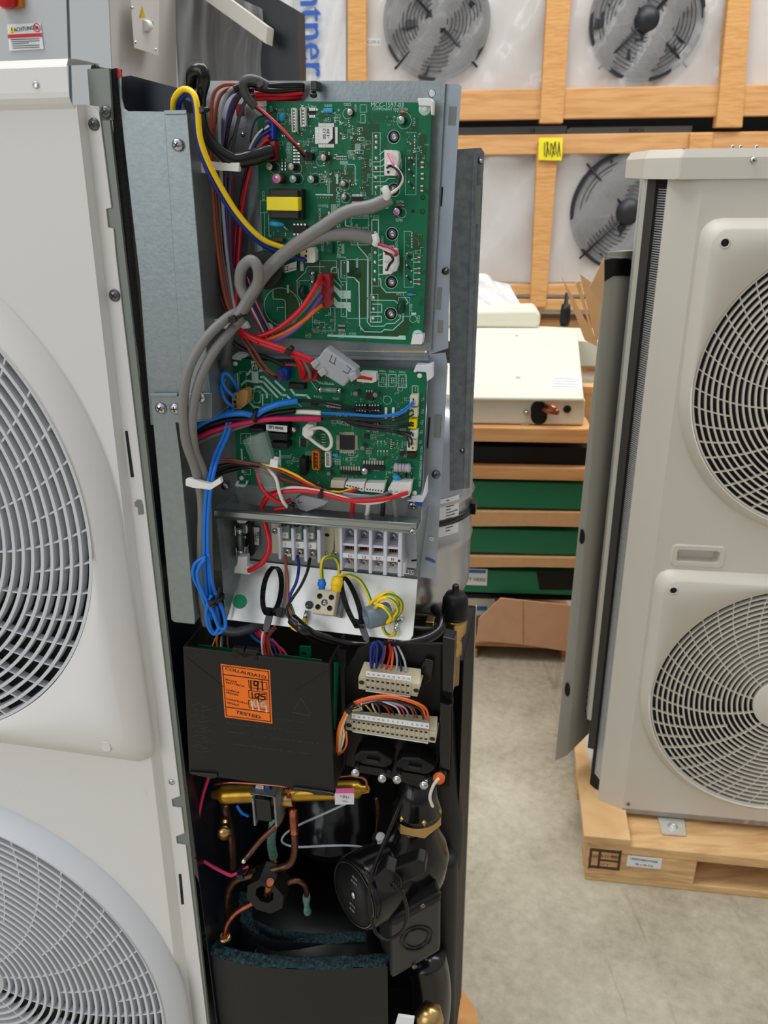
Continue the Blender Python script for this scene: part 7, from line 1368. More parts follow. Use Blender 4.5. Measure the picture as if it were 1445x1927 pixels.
for k, (a0, a1) in enumerate(((-.6, -.5), (-.1, .0), (.2, .28))): B(pal_wood).box(M, a0, a1, -.99-.075, -1.001, -.30, -.02).build('pallet_runner', None, ('left', 'middle', 'right')[k]+' wooden runner under the opened heat pump', cat='pallet runner', group='runners under the opened unit')
# ---------------------------------------------------------------- black control box with orange sticker
cbx_ = thing('control_box', 'large matt black control box cover with an orange COLLAUDATO sticker', 'control box')
c1 = -.012
FB = [(344, 1217), (620, 1250), (629, 1493), (600, 1490), (356, 1455)]
b = B(boxblk); b.pp(M, FB, c1, .003)
tr_, br_ = M.at(620, 1250, c1-.003), M.at(629, 1493, c1-.003); tl_, bl_ = M.at(344, 1217, c1-.003), M.at(356, 1455, c1-.003); dp = -M.n*.065
b.prism([tr_, br_, br_+dp, tr_+dp], -M.u*.002); b.prism([tl_, bl_, bl_+dp, tl_+dp], M.u*.002); b.prism([bl_, br_, br_+dp, bl_+dp], Vector((0, 0, .002)))
b.prism([tl_+dp, tr_+dp, tr_+dp+Vector((0, 0, .012)), tl_+dp+Vector((0, 0, .012))], -M.n*.002); b.build('cover', cbx_, bevel=.0006)
b = B(black); b.prism([M.at(*D1(*p), c1+.001) for p in ((490, 328), (500, 250), (590, 262), (590, 300), (600, 262), (710, 275), (690, 305), (700, 355), (660, 352), (660, 310), (590, 325), (560, 300), (520, 335))], -M.n*.006); b.build('latch', cbx_, bevel=.0005)
for P in ([D1(*p) for p in ((155, 1245), (375, 1262), (375, 1290), (335, 1300), (155, 1262))], [D1(*p) for p in ((980, 1370), (1215, 1400), (1315, 1420), (1310, 1442), (1150, 1430), (1130, 1415), (975, 1392))]): b = B(blacks); b.prism([M.at(*p, c1+.003) for p in P], -M.n*.008); b.build('hinge', cbx_, bevel=.0012)
b = B(pcbg); b.prism([M.at(*D1(*p), c1-.035) for p in ((190, 225), (1215, 350), (1215, 400), (190, 300))], -M.n*.0016); b.use(gold); b.build('inner_board', cbx_, label='green circuit board just showing inside the box top')
b = B(pcbg); P = [M.at(*D1(1300, 365), c1-.012), M.at(*D1(1345, 365), c1-.05), M.at(*D1(1345, 900), c1-.05), M.at(*D1(1300, 900), c1-.012)]; b.prism([p+M.u*.001 for p in P], M.u*.0016); b.use(white); b.build('side_board', cbx_, label='green circuit board showing at the box side')
b = B(pcbg); b.prism([M.at(*D1(*p), c1-.05) for p in ((1035, 240), (1125, 245), (1125, 325), (1035, 320))], -M.n*.002); b.use(ink); b.prism([M.at(*D1(*p), c1-.0495) for p in ((1050, 285), (1090, 288), (1090, 305), (1050, 303))], -M.n*.0005); b.build('small_board', cbx_)
cs_ = c1+.0003
b = B(orsticker); b.prism([M.at(*D1(*p), cs_) for p in ((404, 380), (798, 430), (818, 858), (438, 806))], -M.n*.0002); st_ = b.build('orange_sticker', cbx_, label='orange COLLAUDATO TESTED sticker with handwritten numbers')
b = B(ink); ci = cs_+.0002; ln2 = lambda P, w: line(b, M, [D1(*p) for p in P], w, ci)
ln2([(418, 395), (785, 442), (803, 842), (450, 795), (418, 395)], 1.5); ln2([(430, 465), (787, 512)], 1.8); ln2([(452, 725), (796, 772)], 1.8)
for y in (512, 592, 672): ln2([(627, y), (772, y+18), (775, y+75), (632, y+58), (627, y)], 1.3)
ro = 7.2
b.text(M, 'COLLAUDATO', *D1(602, 452), 6.2, ci, ro, 1.28, .07); b.text(M, 'TESTED', *D1(622, 785), 6.4, ci, ro, 1.5, .09)
for s_, x, y in (('PROVA', 488, 515), ('ELETTRICA', 520, 543), ('CARICA', 500, 597), ('FREON', 495, 618), ('CONTROLLO', 538, 678), ('FINALE', 505, 700)): b.text(M, s_, *D1(x, y), 3.7, ci, ro, 1.3, .07)
def hand(m, sets, w, c): 
    b.use(m)
    for P in sets: line(b, M, [D1(*p) for p in smooth2(P)], w, c)
def smooth2(P): return [(v.x, v.y) for v in smooth_path([Vector((x, y)) for x, y in P], 5)]
hand(ink, [[(645, 522), (648, 590)], [(700, 525), (676, 520), (672, 550), (695, 552), (703, 525), (700, 590)], [(735, 518), (740, 590)]], 2.6, ci+.0001)
hand(transf, [[(655, 610), (658, 655)], [(712, 620), (682, 622), (684, 650), (706, 640), (712, 618), (703, 690)], [(760, 622), (728, 625), (730, 640), (757, 645), (752, 665), (728, 668)]], 2.4, ci+.0001)
hand(white, [[(650, 678), (662, 738)], [(672, 680), (676, 715), (702, 715)], [(698, 680), (712, 750)], [(765, 688), (736, 692), (738, 718), (764, 714), (765, 688), (772, 762)]], 2.8, ci+.0002)
b.build('printing', st_, label='black printed text COLLAUDATO, PROVA ELETTRICA, CARICA FREON, CONTROLLO FINALE, TESTED with handwritten 191, 105, 149')
# moulded text and ridges on the cover
b = B(mat('moulded_relief', (70, 70, 70), .35)); 
line(b, M, [D1(1045, 650), D1(1128, 782)], .8, cs_); line(b, M, [D1(978, 768), D1(1118, 790)], 1.0, cs_); line(b, M, [D1(1045, 650), D1(985, 765)], .4, cs_)
rnd = random.Random(5)
for x0, x1, y in ((840, 1080, 818), (450, 900, 850), (910, 1090, 912), (450, 600, 920), (660, 1180, 955), (500, 700, 1020), (700, 1130, 1050)):
    x = x0
    while x < x1:
        w = rnd.uniform(5, 12); yy = y+(x-x0)*.12
        if rnd.random() < .75: line(b, M, [D1(x, yy), D1(x+w, yy+1)], .5, cs_); 
        if rnd.random() < .4: line(b, M, [D1(x, yy-8), D1(x+1, yy+6)], .4, cs_)
        x += w+5
for y in (715, 800, 885, 965, 1045): line(b, M, [D1(*p) for p in smooth2([(170, y), (230, y-18), (305, y+8)])], .5, cs_); line(b, M, [D1(*p) for p in smooth2([(200, y+28), (260, y+40), (330, y+26)])], .5, cs_); b.text(M, 'II-II', *D1(265, y+10), 3, cs_, 8)
b.build('moulded_text', cbx_)
b = B(boxblk); ln3 = lambda P, w: line(b, M, [D1(*p) for p in P], w, c1+.0004); ln3([(130, 330), (420, 560)], 2.2); ln3([(1240, 450), (1000, 600)], 2.2); b.build('diagonal_rib', cbx_)
# wires entering the box
def lw(m_, r, pts): return (m_, r, [(*D1(x, y), c) for x, y, c in pts])
wireset('box_leads', 'coloured leads entering the black control box beside its latch', 'wires', M, [
    lw(yel, 1.6, [(400, 110, -.06), (360, 180, -.055), (330, 260, -.05)]), lw(orange, 2.4, [(380, 140, -.055), (372, 190, -.052), (380, 265, -.05)]), lw(whitew, 1.4, [(410, 160, -.06), (405, 210, -.055), (405, 270, -.05)]), lw(greyd, 1.6, [(425, 150, -.06), (418, 200, -.055), (415, 270, -.05)]), lw(brown, 2, [(460, 150, -.06), (462, 230, -.055), (480, 300, -.045)]), lw(whitew, 2.8, [(745, 120, -.045), (735, 200, -.04), (740, 280, -.035), (750, 345, -.03)]), lw(red, 3, [(762, 130, -.045), (750, 200, -.038), (757, 280, -.034), (770, 345, -.03)]), lw(copw, 3, [(840, 80, -.06), (800, 120, -.052), (775, 200, -.045), (790, 320, -.04)]), lw(copw, 3, [(850, 90, -.062), (790, 160, -.056), (795, 240, -.05), (820, 325, -.045)]),
    lw(dblue, 2.6, [(780, 190, -.06), (830, 250, -.055), (860, 330, -.05)]), lw(crimson, 2.8, [(700, 90, -.07), (780, 170, -.062), (860, 240, -.055), (900, 335, -.05)]), lw(crimson, 2.8, [(680, 110, -.07), (760, 190, -.062), (880, 250, -.055), (935, 320, -.05)]), lw(purple, 2.6, [(810, 180, -.065), (870, 250, -.058), (880, 330, -.052)]), lw(blue, 2.8, [(620, 120, -.075), (680, 180, -.07), (740, 220, -.062)]), lw(red, 2.6, [(640, 105, -.078), (720, 170, -.072), (790, 210, -.066)]), lw(crimson, 2.6, [(660, 90, -.08), (740, 160, -.075), (820, 200, -.068)])])
b = B(greyd); b.tube(path(M, [(*D1(400, 100), -.06), (*D1(520, 125), -.06), (*D1(650, 95), -.065), (*D1(720, 60), -.075)]), .0055, n=10); b.build('grey_cable', None, 'dark grey cable lying across the top of the black control box', cat='cable')
# ---------------------------------------------------------------- terminal carrier
tcx = thing('terminal_carrier', 'black plastic carrier plate holding the two beige terminal rows', 'carrier')
c2 = -.055
b = B(black); b.pp(M, [(672, 1222), (700, 1208), (836, 1212), (850, 1240), (828, 1480), (800, 1486), (650, 1440), (648, 1260)], c2, .004)
b.prism([M.at(828, 1215, c2), M.at(852, 1198, c2+.012), M.at(846, 1480, c2+.012), M.at(826, 1480, c2)], M.u*.002)
b.build('plate', tcx, bevel=.0012)
for P in ([(833, 1198), (856, 1204), (852, 1305), (832, 1300)], [(828, 1322), (849, 1328), (846, 1450), (826, 1446)]): b = B(blacks); b.prism([M.at(*p, c2+.018) for p in P], -M.n*.018); b.build('side_guide', tcx, bevel=.001)
b = B(blacks); b.prism([M.at(*p, c2+.006) for p in ((800, 1240), (816, 1245), (812, 1280), (798, 1290), (790, 1260))], -M.n*.01); b.build('guide_rib', tcx, bevel=.001)
def trow(nm, label, F, T, labs, n, c, hx, strip):
    r = thing('terminal_row', label, 'terminal row')
    b = B(beige_t); P = [M.at(*D2(*p), c) for p in F]; b.prism(P, -M.n*.018)
    Q = [M.at(*D2(*T[0]), c-.018), M.at(*D2(*T[1]), c-.018), M.at(*D2(*F[1]), c-.001), M.at(*D2(*F[0]), c-.001)]
    b.prism(Q, Vector((0, 0, -.004))); b.build('body', r, bevel=.0008)
    b = B(paper); b.prism([M.at(*D2(*p), c+.0008) for p in strip], -M.n*.001); b.use(ink)
    (xa, ya), (xb, yb) = strip[0], strip[1]; (xc, yc), (xd, yd) = strip[3], strip[2]
    for i, s_ in enumerate(labs): f = (i+.5)/n; b.text(M, s_, *D2(xa+(xb-xa)*f, (ya+(yb-ya)*f+yc+(yd-yc)*f)/2), 3.5, c+.001, 7.5, .95, .03)
    b.build('number_strip', r, label='white strip printed '+' '.join(labs))
    b = B(transf)
    for row in hx:
        (x0, y0), (x1, y1) = row
        for i in range(n): x = x0+(x1-x0)*i/(n-1); y = y0+(y1-y0)*i/(n-1); a, q = M.l(*D2(x, y), c); k = M.m(*D2(x, y), c); b.poly([M.W(a+2.9*k*cos(t), q+2.1*k*sin(t), c+.0003) for t in [2*pi*j/14 for j in range(14)]])
    for i in range(n+1): f = i/n; x = strip[0][0]+(strip[1][0]-strip[0][0])*f; y = ya+(yb-ya)*f; line(b, M, [D2(x, y+(yc-ya)), D2(x-2, F[3][1]+(F[2][1]-F[3][1])*f-8)], .35, c+.0002)
    b.build('clamp_holes', r, kind='stuff')
    for p in (F[0], F[1]): x, y = (p[0]+32, p[1]+55) if p is F[0] else (p[0]-45, p[1]+58); b = B(transf); a, q = M.l(*D2(x, y), c); k = M.m(*D2(x, y), c); b.poly([M.W(a+5.2*k*cos(t), q+4.4*k*sin(t), c+.0004) for t in [2*pi*j/20 for j in range(20)]]); b.build('end_hole', r)
    b = B(paper); b.prism([M.at(*D2(F[3][0]+70, F[3][1]+14), c+.0004), M.at(*D2(F[2][0]-70, F[2][1]-2), c+.0004), M.at(*D2(F[2][0]-70, F[2][1]+4), c+.0004), M.at(*D2(F[3][0]+70, F[3][1]+20), c+.0004)], -M.n*.002); b.build('lower_strip', r)
    return r
trow('t', 'upper short beige terminal row printed N N 18 10 11 12 4 5 16', [(228, 430), (835, 505), (800, 628), (228, 552)], [(285, 280), (838, 352)], ['N', 'N', '18', '10', '11', '12', '4', '5', '16'], 9, -.030, [[(320, 463), (710, 518)], [(320, 530), (710, 585)]], [(302, 380), (742, 432), (738, 475), (300, 425)])
trow('t', 'lower long beige terminal row printed C W O Y 13 14 to 24', [(105, 845), (992, 975), (975, 1078), (100, 948)], [(190, 760), (1000, 812)], ['C', 'W', 'O', 'Y', '13', '14', '15', '7', '6', '3', '2', '1', '8', '21', '23', '24'], 16, -.030, [[(188, 868), (885, 970)], [(188, 932), (885, 1035)]], [(165, 790), (915, 888), (912, 938), (162, 835)])
ws = lambda m_, r, pts: (m_, r, [(*D2(x, y), c) for x, y, c in pts])
wireset('upper_row_leads', 'blue, brown, red, orange and grey leads dropping into the upper terminal row', 'wires', M, [
    ws(dblue, 2.6, [(352, 345, -.04), (345, 260, -.03), (350, 150, -.028), (385, 95, -.03), (410, 140, -.032), (405, 240, -.034), (402, 345, -.04)]), ws(dblue, 2.6, [(360, 340, -.042), (385, 200, -.034), (390, 110, -.034), (430, 90, -.034), (470, 150, -.034), (460, 240, -.036), (405, 340, -.04)]),
    ws(copw, 2.2, [(490, 80, -.06), (485, 200, -.05), (460, 300, -.045), (448, 350, -.042)]), ws(red, 2.6, [(520, 70, -.06), (540, 180, -.05), (520, 290, -.045), (497, 360, -.042)]), ws(orange, 2.6, [(535, 80, -.062), (560, 200, -.05), (555, 300, -.045), (545, 370, -.042)]), ws(greyl, 2.2, [(550, 80, -.062), (595, 200, -.05), (605, 300, -.045), (595, 375, -.042)]), ws(blackw, 2, [(580, 90, -.064), (620, 220, -.052), (640, 310, -.046), (645, 380, -.042)]), ws(greyl, 2.4, [(580, 80, -.062), (640, 190, -.05), (680, 290, -.045), (692, 385, -.042)])])
arc = lambda m_, r, x1, y1, top, x0=130, y0=760: ws(m_, r, [(x0-110, y0+400, -.03), (x0-100, y0+200, -.02), (x0-30, y0+20, -.018), (x0+90, top+50, -.018), ((x0+x1)/2, top, -.018), (x1-60, (top+y1)/2-20, -.024), (x1, y1, -.040)])
wireset('lower_row_leads', 'fan of orange, brown, white and yellow leads sweeping left out of the lower terminal row', 'wires', M, [arc(orange, 2.4, 912, 850, 615), arc(orange, 2.4, 880, 840, 625, 140, 770), arc(brown, 2, 800, 830, 650), arc(copw, 2, 770, 825, 640), arc(greyl, 2, 720, 818, 660), arc(whitew, 1.8, 640, 805, 655, 150), arc(crimson, 2, 680, 815, 650), arc(yel, 1.8, 358, 770, 680, 160), arc(blackw, 2.2, 860, 840, 660), arc(blackw, 2.2, 580, 800, 680), arc(greyl, 1.6, 270, 755, 700, 170),
    ws(whitew, 1.9, [(402, 780, -.04), (370, 720, -.026), (365, 665, -.02), (420, 655, -.018), (520, 690, -.02), (600, 730, -.024), (635, 800, -.04)]), ws(red, 2.2, [(540, 795, -.04), (500, 730, -.026), (450, 690, -.022), (400, 660, -.02)]), ws(brown, 2.2, [(440, 785, -.04), (420, 720, -.03), (380, 680, -.024)]), ws(copw, 2.2, [(215, 750, -.04), (235, 730, -.03), (210, 720, -.024), (160, 750, -.02)]), ws(orange, 2.2, [(110, 960, -.02), (115, 1080, -.024), (70, 1160, -.03), (0, 1200, -.035)]), ws(whitew, 2, [(130, 790, -.018), (80, 880, -.02), (90, 1000, -.022), (60, 1120, -.028), (10, 1170, -.035)]), ws(yel, 1.8, [(90, 850, -.02), (62, 930, -.022), (75, 1020, -.024), (40, 1110, -.03), (8, 1160, -.035)])])
t = tie('black tie gathering the leads left of the lower terminal row', *D2(140, 755), -.008, 9, ang=45, w=6)
for i, (x0, y0) in enumerate(((185, 1170), (590, 1235))):
    r = thing('cord_clamp', 'black cord clamp with two long screws, '+('left' if i == 0 else 'right')+' one below the terminal rows', 'clamp', 'cord clamps')
    b = B(black); P = [(x0, y0+30), (x0+60, y0-15), (x0+230, y0-10), (x0+375, y0+75), (x0+368, y0+110), (x0+300, y0+150), (x0+80, y0+110), (x0, y0+70)]; b.prism([M.at(*D2(*p), -.028) for p in P], -M.n*.022); b.build('bridge', r, bevel=.0015)
    b = B(blacks); b.prism([M.at(*D2(*p), -.024) for p in ((x0+120, y0+62), (x0+245, y0+82), (x0+245, y0+108), (x0+118, y0+90))], -M.n*.006); b.build('centre_bar', r, bevel=.0006)
    b = B(black); b.prism([M.at(*D2(*p), -.038) for p in ((x0, y0+110), (x0+360, y0+170), (x0+355, y0+250), (x0+10, y0+190))], -M.n*.02); b.build('saddle', r, bevel=.0015)
    for dx, dy in ((20, 190), (280, 245)):
        b = B(steel); q = M.at(*D2(x0+dx-5, y0+dy), -.010); p = M.at(*D2(x0+dx+30, y0+dy-100), -.035); b.cyl(p, q, .0026, n=12); b.lathe(q, (q-p), [(.0026, -.001), (.0046, 0), (.0044, .0025), (.0001, .003)], 16); b.use(ink); b.build('clamp_screw', r)
b = B(blackw); b.tube(path(M, [(*D2(1040, 1300), -.05), (*D2(1030, 1360), -.04), (*D2(1010, 1410), -.034)]), .0065, n=12); b.use(orange); b.lathe(M.at(*D2(1012, 1412), -.032), M.at(*D2(1005, 1440), -.022)-M.at(*D2(1012, 1412), -.032), [(.0065, 0), (.0065, .003), (.0001, .003)], 20); bb_ = b.build('probe_cable', None, 'black cable with orange end and frayed white lead at the right of the clamps', cat='cable')
one('wire', 'white lead hanging from the orange cable end', 'wire', M, whitew, 3.4, [(*D2(1010, 1415), -.026), (*D2(960, 1480), -.024), (*D2(930, 1560), -.026), (*D2(925, 1620), -.03), (*D2(950, 1690), -.034)])
# ---------------------------------------------------------------- pipes
def d3(pts): return [M.at(*D3(x, y), c) for x, y, c in pts]
def pipe(name, label, pts, rpx, m, cat='pipe', group=None, cuts=8): b = B(m); b.tube(d3(pts), rpx*.00052, n=14, cuts=cuts); return b.build(name, None, label, cat=cat, group=group)
vb = thing('reversing_valve', 'yellow-gold lacquered cylindrical valve body lying across the lower bay', 'valve')
p0, p1 = M.at(*D3(225, 178), -.06), M.at(*D3(925, 152), -.075); ax = p1-p0; Lx = ax.length; rv = .0215*.52
rv = 21*.00052
b = B(brassy); b.lathe(p0, ax, [(.0001, 0), (rv*.45, .002), (rv*.5, Lx*.05), (rv*.95, Lx*.07), (rv, Lx*.1), (rv, Lx*.90), (rv*.92, Lx*.93), (rv*.5, Lx*.95), (rv*.42, Lx*.99), (.0001, Lx)], 40); b.build('valve_body', vb)
b = B(mat('label_pinkish', (224, 218, 226), .5)); PA = [M.at(*D3(x, y), -.075+.024) for x, y in ((768, 168), (853, 168), (853, 218), (770, 220))]; b.prism(PA, -M.n*.0006); b.use(magl); b.prism([M.at(*D3(x, y), -.075+.0242) for x, y in ((767, 150), (853, 148), (853, 170), (768, 170))], -M.n*.0006); b.use(ink); b.text(M, 'I-[E]-I', *D3(812, 185), 5, -.0505, 1); b.text(M, 'I MRG', *D3(812, 205), 3, -.0505, 1); b.build('valve_label', vb, label='pink and white paper label')
b = B(zinc); b.box(M, *sorted((M.l(*D3(395, 0), -.04)[0], M.l(*D3(403, 0), -.04)[0])), M.l(*D3(395, 295), -.04)[1], M.l(*D3(395, 175), -.04)[1], -.075, -.035); b.box(M, *sorted((M.l(*D3(492, 0), -.04)[0], M.l(*D3(500, 0), -.04)[0])), M.l(*D3(495, 300), -.04)[1], M.l(*D3(495, 172), -.04)[1], -.075, -.035); b.rect(M, *D3(395, 172), *D3(500, 184), -.035, .04); b.build('coil_bracket', vb)
b = B(blacks); b.rect(M, *D3(403, 190), *D3(493, 300), -.038, .035); b.build('solenoid_coil', vb, bevel=.002)
b = B(black); b.prism([M.at(*D3(x, y), -.045) for x, y in ((400, 130), (480, 128), (495, 175), (400, 178))], -M.n*.02); b.use(paper); b.prism([M.at(*D3(x, y), -.0445) for x, y in ((424, 132), (455, 131), (458, 172), (416, 170))], -M.n*.0006); b.use(inkb); b.prism([M.at(*D3(x, y), -.0443) for x, y in ((460, 131), (478, 130), (486, 162), (463, 164))], -M.n*.0006); b.use(ink); b.text(M, 'DXQ', *D3(438, 142), 3, -.0440, 1); b.build('coil_top', vb)
b = B(brass); q0 = p0.lerp(p1, .43); q1 = p0.lerp(p1, .53); b.lathe(q0+Vector((0, 0, -.004))+M.n*.004, ax, [(rv*1.0, 0), (rv*1.05, .001), (rv*1.05, (q1-q0).length), (rv, (q1-q0).length+.001)], 32); b.build('brass_saddle', vb)
b = B(copper)
for k in range(3): b.tube(d3([(548+12*k, 140, -.05), (560+6*k, 165, -.045), (575-8*k, 190, -.05)]), .001, cuts=3)
b.build('capillary_tube', vb)
b = B(copper); b.tube(d3([(240, 132, -.05), (300, 122, -.044), (400, 126, -.044), (560, 140, -.046)]), .0016, n=8); b.build('capillary_tube', vb); b = B(copper); b.tube(d3([(770, 98, -.05), (840, 92, -.05), (900, 108, -.055), (910, 150, -.06)]), .0016, n=8); b.build('capillary_tube', vb)
pipe('copper_pipe', 'bright copper pipe dropping from the valve and bending left', [(585, 235, -.06), (590, 330, -.058), (592, 420, -.056), (570, 480, -.054), (500, 505, -.052), (400, 530, -.052), (330, 555, -.054), (300, 620, -.058), (300, 740, -.065)], 8.4, copperd, group='copper pipes')
pipe('copper_pipe', 'dark capped copper pipe slanting down left from the valve', [(545, 245, -.065), (520, 300, -.06), (450, 370, -.052), (400, 430, -.046), (372, 465, -.04)], 7, copperd, group='copper pipes')
b = B(chrome); p = M.at(*D3(370, 465), -.038); b.lathe(p, M.at(*D3(366, 475), -.03)-p, [(.0036, 0), (.003, .003), (.0001, .004)], 16); b.build('sealed_tip', None, 'silver sealed tip of the slanting capped pipe', cat='cap')
pipe('copper_pipe', 'short crossing copper pipe behind the black tie', [(390, 520, -.06), (440, 495, -.062), (515, 470, -.066)], 5.5, copperd, group='copper pipes')
b = B(copper); b.tube(d3([(585, 235, -.06), (588, 300, -.058), (591, 345, -.057)]), .0054, n=14); b.build('pipe_joint', None, 'brazed bright copper joint under the brass saddle', cat='pipe joint')
pipe('copper_pipe', 'bright copper pipe curving from the black nut to the brass collar', [(470, 615, -.05), (400, 655, -.046), (340, 690, -.044), (300, 740, -.042), (287, 800, -.042)], 7.4, copper, group='copper pipes')
b = B(brass); p = M.at(*D3(287, 798), -.042); b.lathe(p, (0, 0, -1), [(.006, -.002), (.0085, -.001), (.0085, .002), (.0075, .006), (.0001, .006)], 24); b.build('brass_collar', None, 'brass collar at the end of the bright copper pipe', cat='collar')
b = B(black); C8 = M.at(*D3(462, 625), -.03); a8, b8 = M.l(*D3(462, 625), -.03); r8 = .0365*.86
O = [M.W(a8+.0325*.98*cos(t+.2)*.98, b8+.0345*sin(t+.2), -.03) for t in [2*pi*i/8 for i in range(8)]]
k8 = M.m(*D3(462, 625), -.03); O = [M.W(a8+35*k8*cos(t+.25), b8+38*k8*sin(t+.25), -.03) for t in [2*pi*i/8 for i in range(8)]]; I8 = [M.W(a8+17*k8*cos(t+.25), b8+.004+20*k8*sin(t+.25), -.03) for t in [2*pi*i/8 for i in range(8)]]
b.loops([[p-M.n*.03 for p in O], O, I8, [p-M.n*.02 for p in I8]]); b.build('insulation_nut', None, 'black octagonal foam grommet around a copper stub', cat='grommet')
b = B(copper); b.cyl(M.at(*D3(465, 625), -.045), M.at(*D3(484, 565), -.012), .0038, n=14); b.cyl(M.at(*D3(482, 572), -.014), M.at(*D3(486, 558), -.008), .0042, n=14); b.build('copper_stub', None, 'copper stub poking out of the octagonal grommet', cat='pipe')
pipe('copper_pipe', 'copper pipe arching right from the grommet to a green-stained joint', [(530, 585, -.05), (570, 560, -.052), (610, 555, -.055), (640, 580, -.06), (645, 625, -.066)], 6.2, copperd, group='copper pipes')
b = B(verd); b.tube(d3([(645, 615, -.066), (645, 660, -.07), (650, 695, -.074)]), .0044, n=12, rr=lambda t: .0042+.0008*sin(9*t)); b.build('pipe_joint', None, 'green-stained pipe joint entering the black vessel', cat='pipe joint')
b = B(brass); p, q = M.at(*D3(285, 290), -.07), M.at(*D3(285, 350), -.045); b.lathe(p, q-p, [(.0068, 0), (.0072, .01), (.0058, .012), (.0058, .016), (.0082, .018), (.0082, (q-p).length), (.0001, (q-p).length+.001)], 24); b.build('service_cap', None, 'brass service valve cap at the left under the gold cylinder', cat='valve cap')
pipe('copper_pipe', 'vertical copper pipe at the far left behind the brass cap', [(285, 225, -.09), (300, 300, -.09), (315, 380, -.09), (320, 500, -.09)], 11, copperd, group='copper pipes')
pipe('copper_pipe', 'dark green-stained pipe between the two hanging copper pipes', [(500, 300, -.10), (490, 380, -.10), (500, 450, -.105)], 11, verd, group='copper pipes')
pipe('copper_pipe', 'thin vertical copper pipe near the large brass nut', [(950, 190, -.14), (958, 260, -.14), (952, 340, -.14), (950, 380, -.14)], 4.5, copperd, group='copper pipes')
pipe('wire', 'crimson lead bent down the left wall to the tied copper pipe', [(218, 95, -.05), (190, 180, -.045), (170, 290, -.04), (168, 440, -.038), (172, 455, -.038), (295, 523, -.036), (330, 525, -.038), (390, 492, -.045)], 4.0, crimson, cat='wire')
pipe('wire', 'thin grey lead crossing behind the pipes', [(830, 210, -.06), (720, 260, -.07), (610, 310, -.08), (550, 350, -.08), (540, 385, -.08), (600, 405, -.09), (740, 400, -.09), (840, 400, -.1), (920, 410, -.11)], 2.6, greyl, cat='wire')
pipe('wire', 'light blue leads beside the valve coil', [(340, 225, -.07), (360, 255, -.065), (390, 270, -.06)], 3.2, blue, cat='wire')
tie('black tie joining the crimson lead to the copper pipe', *D3(358, 530), -.034, 9, ang=75, w=7)
# compressor dome and vessel
b = B(mat('black_vessel', (20, 22, 24), .42)); pv = M.at(*D3(640, 690), -.16); b.lathe(Vector((pv.x, pv.y, .08)), (0, 0, 1), [(.10, 0), (.10, pv.z-.12), (.092, pv.z-.10), (.075, pv.z-.085), (.03, pv.z-.075), (.0001, pv.z-.074)], 56); b.build('compressor', None, 'black painted compressor vessel deep in the lower bay', cat='compressor')
b = B(blacks); pv = M.at(*D3(760, 300), -.22); b.lathe(Vector((pv.x, pv.y, pv.z-.02)), (0, 0, 1), [(.055, 0), (.062, .01), (.062, .02), (.058, .024), (.058, .12)], 48); b.build('black_canister', None, 'glossy black canister behind the gold valve cylinder', cat='canister')
# insulation jackets
def jacket(label, top, thick, bottom_b, cc):
    r = thing('insulation_jacket', label, 'insulation', 'foam insulation jackets'); P = smooth_path([M.at(*D3(x, y), c) for x, y, c in top], 8)
    b = B(insul); bot = [Vector((p.x, p.y, M.W(0, bottom_b).z)) for p in P]; b.loops([P, bot], closed=False, smooth=True); b.build('outer_skin', r)
    n_ = len(P); inn = []
    for i, p in enumerate(P): t_ = (P[min(i+1, n_-1)]-P[max(i-1, 0)]); t_.z = 0; t_.normalize(); nn = Vector((-t_.y, t_.x, 0)); nn = nn if nn.dot(M.n) < 0 else -nn; inn.append(p+nn*thick)
    rnd = random.Random(int(thick*1e5)+n_); b = B(fibre); rows = []
    for q in range(6):
        f = q/5; rows.append([P[i].lerp(inn[i], f)+Vector((rnd.uniform(-.0015, .0015), rnd.uniform(-.0015, .0015), rnd.uniform(-.001, .005) if 0 < q < 5 else 0)) for i in range(n_)])
    b.loops(rows, closed=False); inn2 = [Vector((p.x, p.y, M.W(0, bottom_b).z)) for p in inn]; b.loops([inn, inn2], closed=False); b.loops([[P[-1], inn[-1]], [bot[-1], inn2[-1]]], closed=False)
    for k in range(160):
        i = rnd.randrange(n_); f = rnd.random(); p = P[i].lerp(inn[i], f); d = Vector((rnd.uniform(-1, 1), rnd.uniform(-1, 1), rnd.uniform(.2, 1))).normalized()*rnd.uniform(.004, .009); e = Vector((rnd.uniform(-1, 1), rnd.uniform(-1, 1), 0)).normalized()*.0006; b.poly([p-e, p+e, p+d])
    b.build('fibre_edge', r, label='torn teal fibre edge'); return r
jacket('smooth black outer insulation jacket with torn teal fibre edge at the bottom of the bay', [(172, 790, -.045), (200, 850, -.03), (260, 890, -.02), (350, 915, -.012), (460, 932, -.01), (620, 942, -.014), (800, 938, -.022), (1000, 928, -.034)], .018, -1.0, 0)
jacket('inner black insulation jacket with torn teal edge behind the outer one', [(348, 610, -.09), (350, 690, -.08), (375, 770, -.07), (430, 830, -.062), (510, 862, -.058), (620, 852, -.060), (760, 828, -.066), (905, 822, -.074)], .016, -.60, 0)
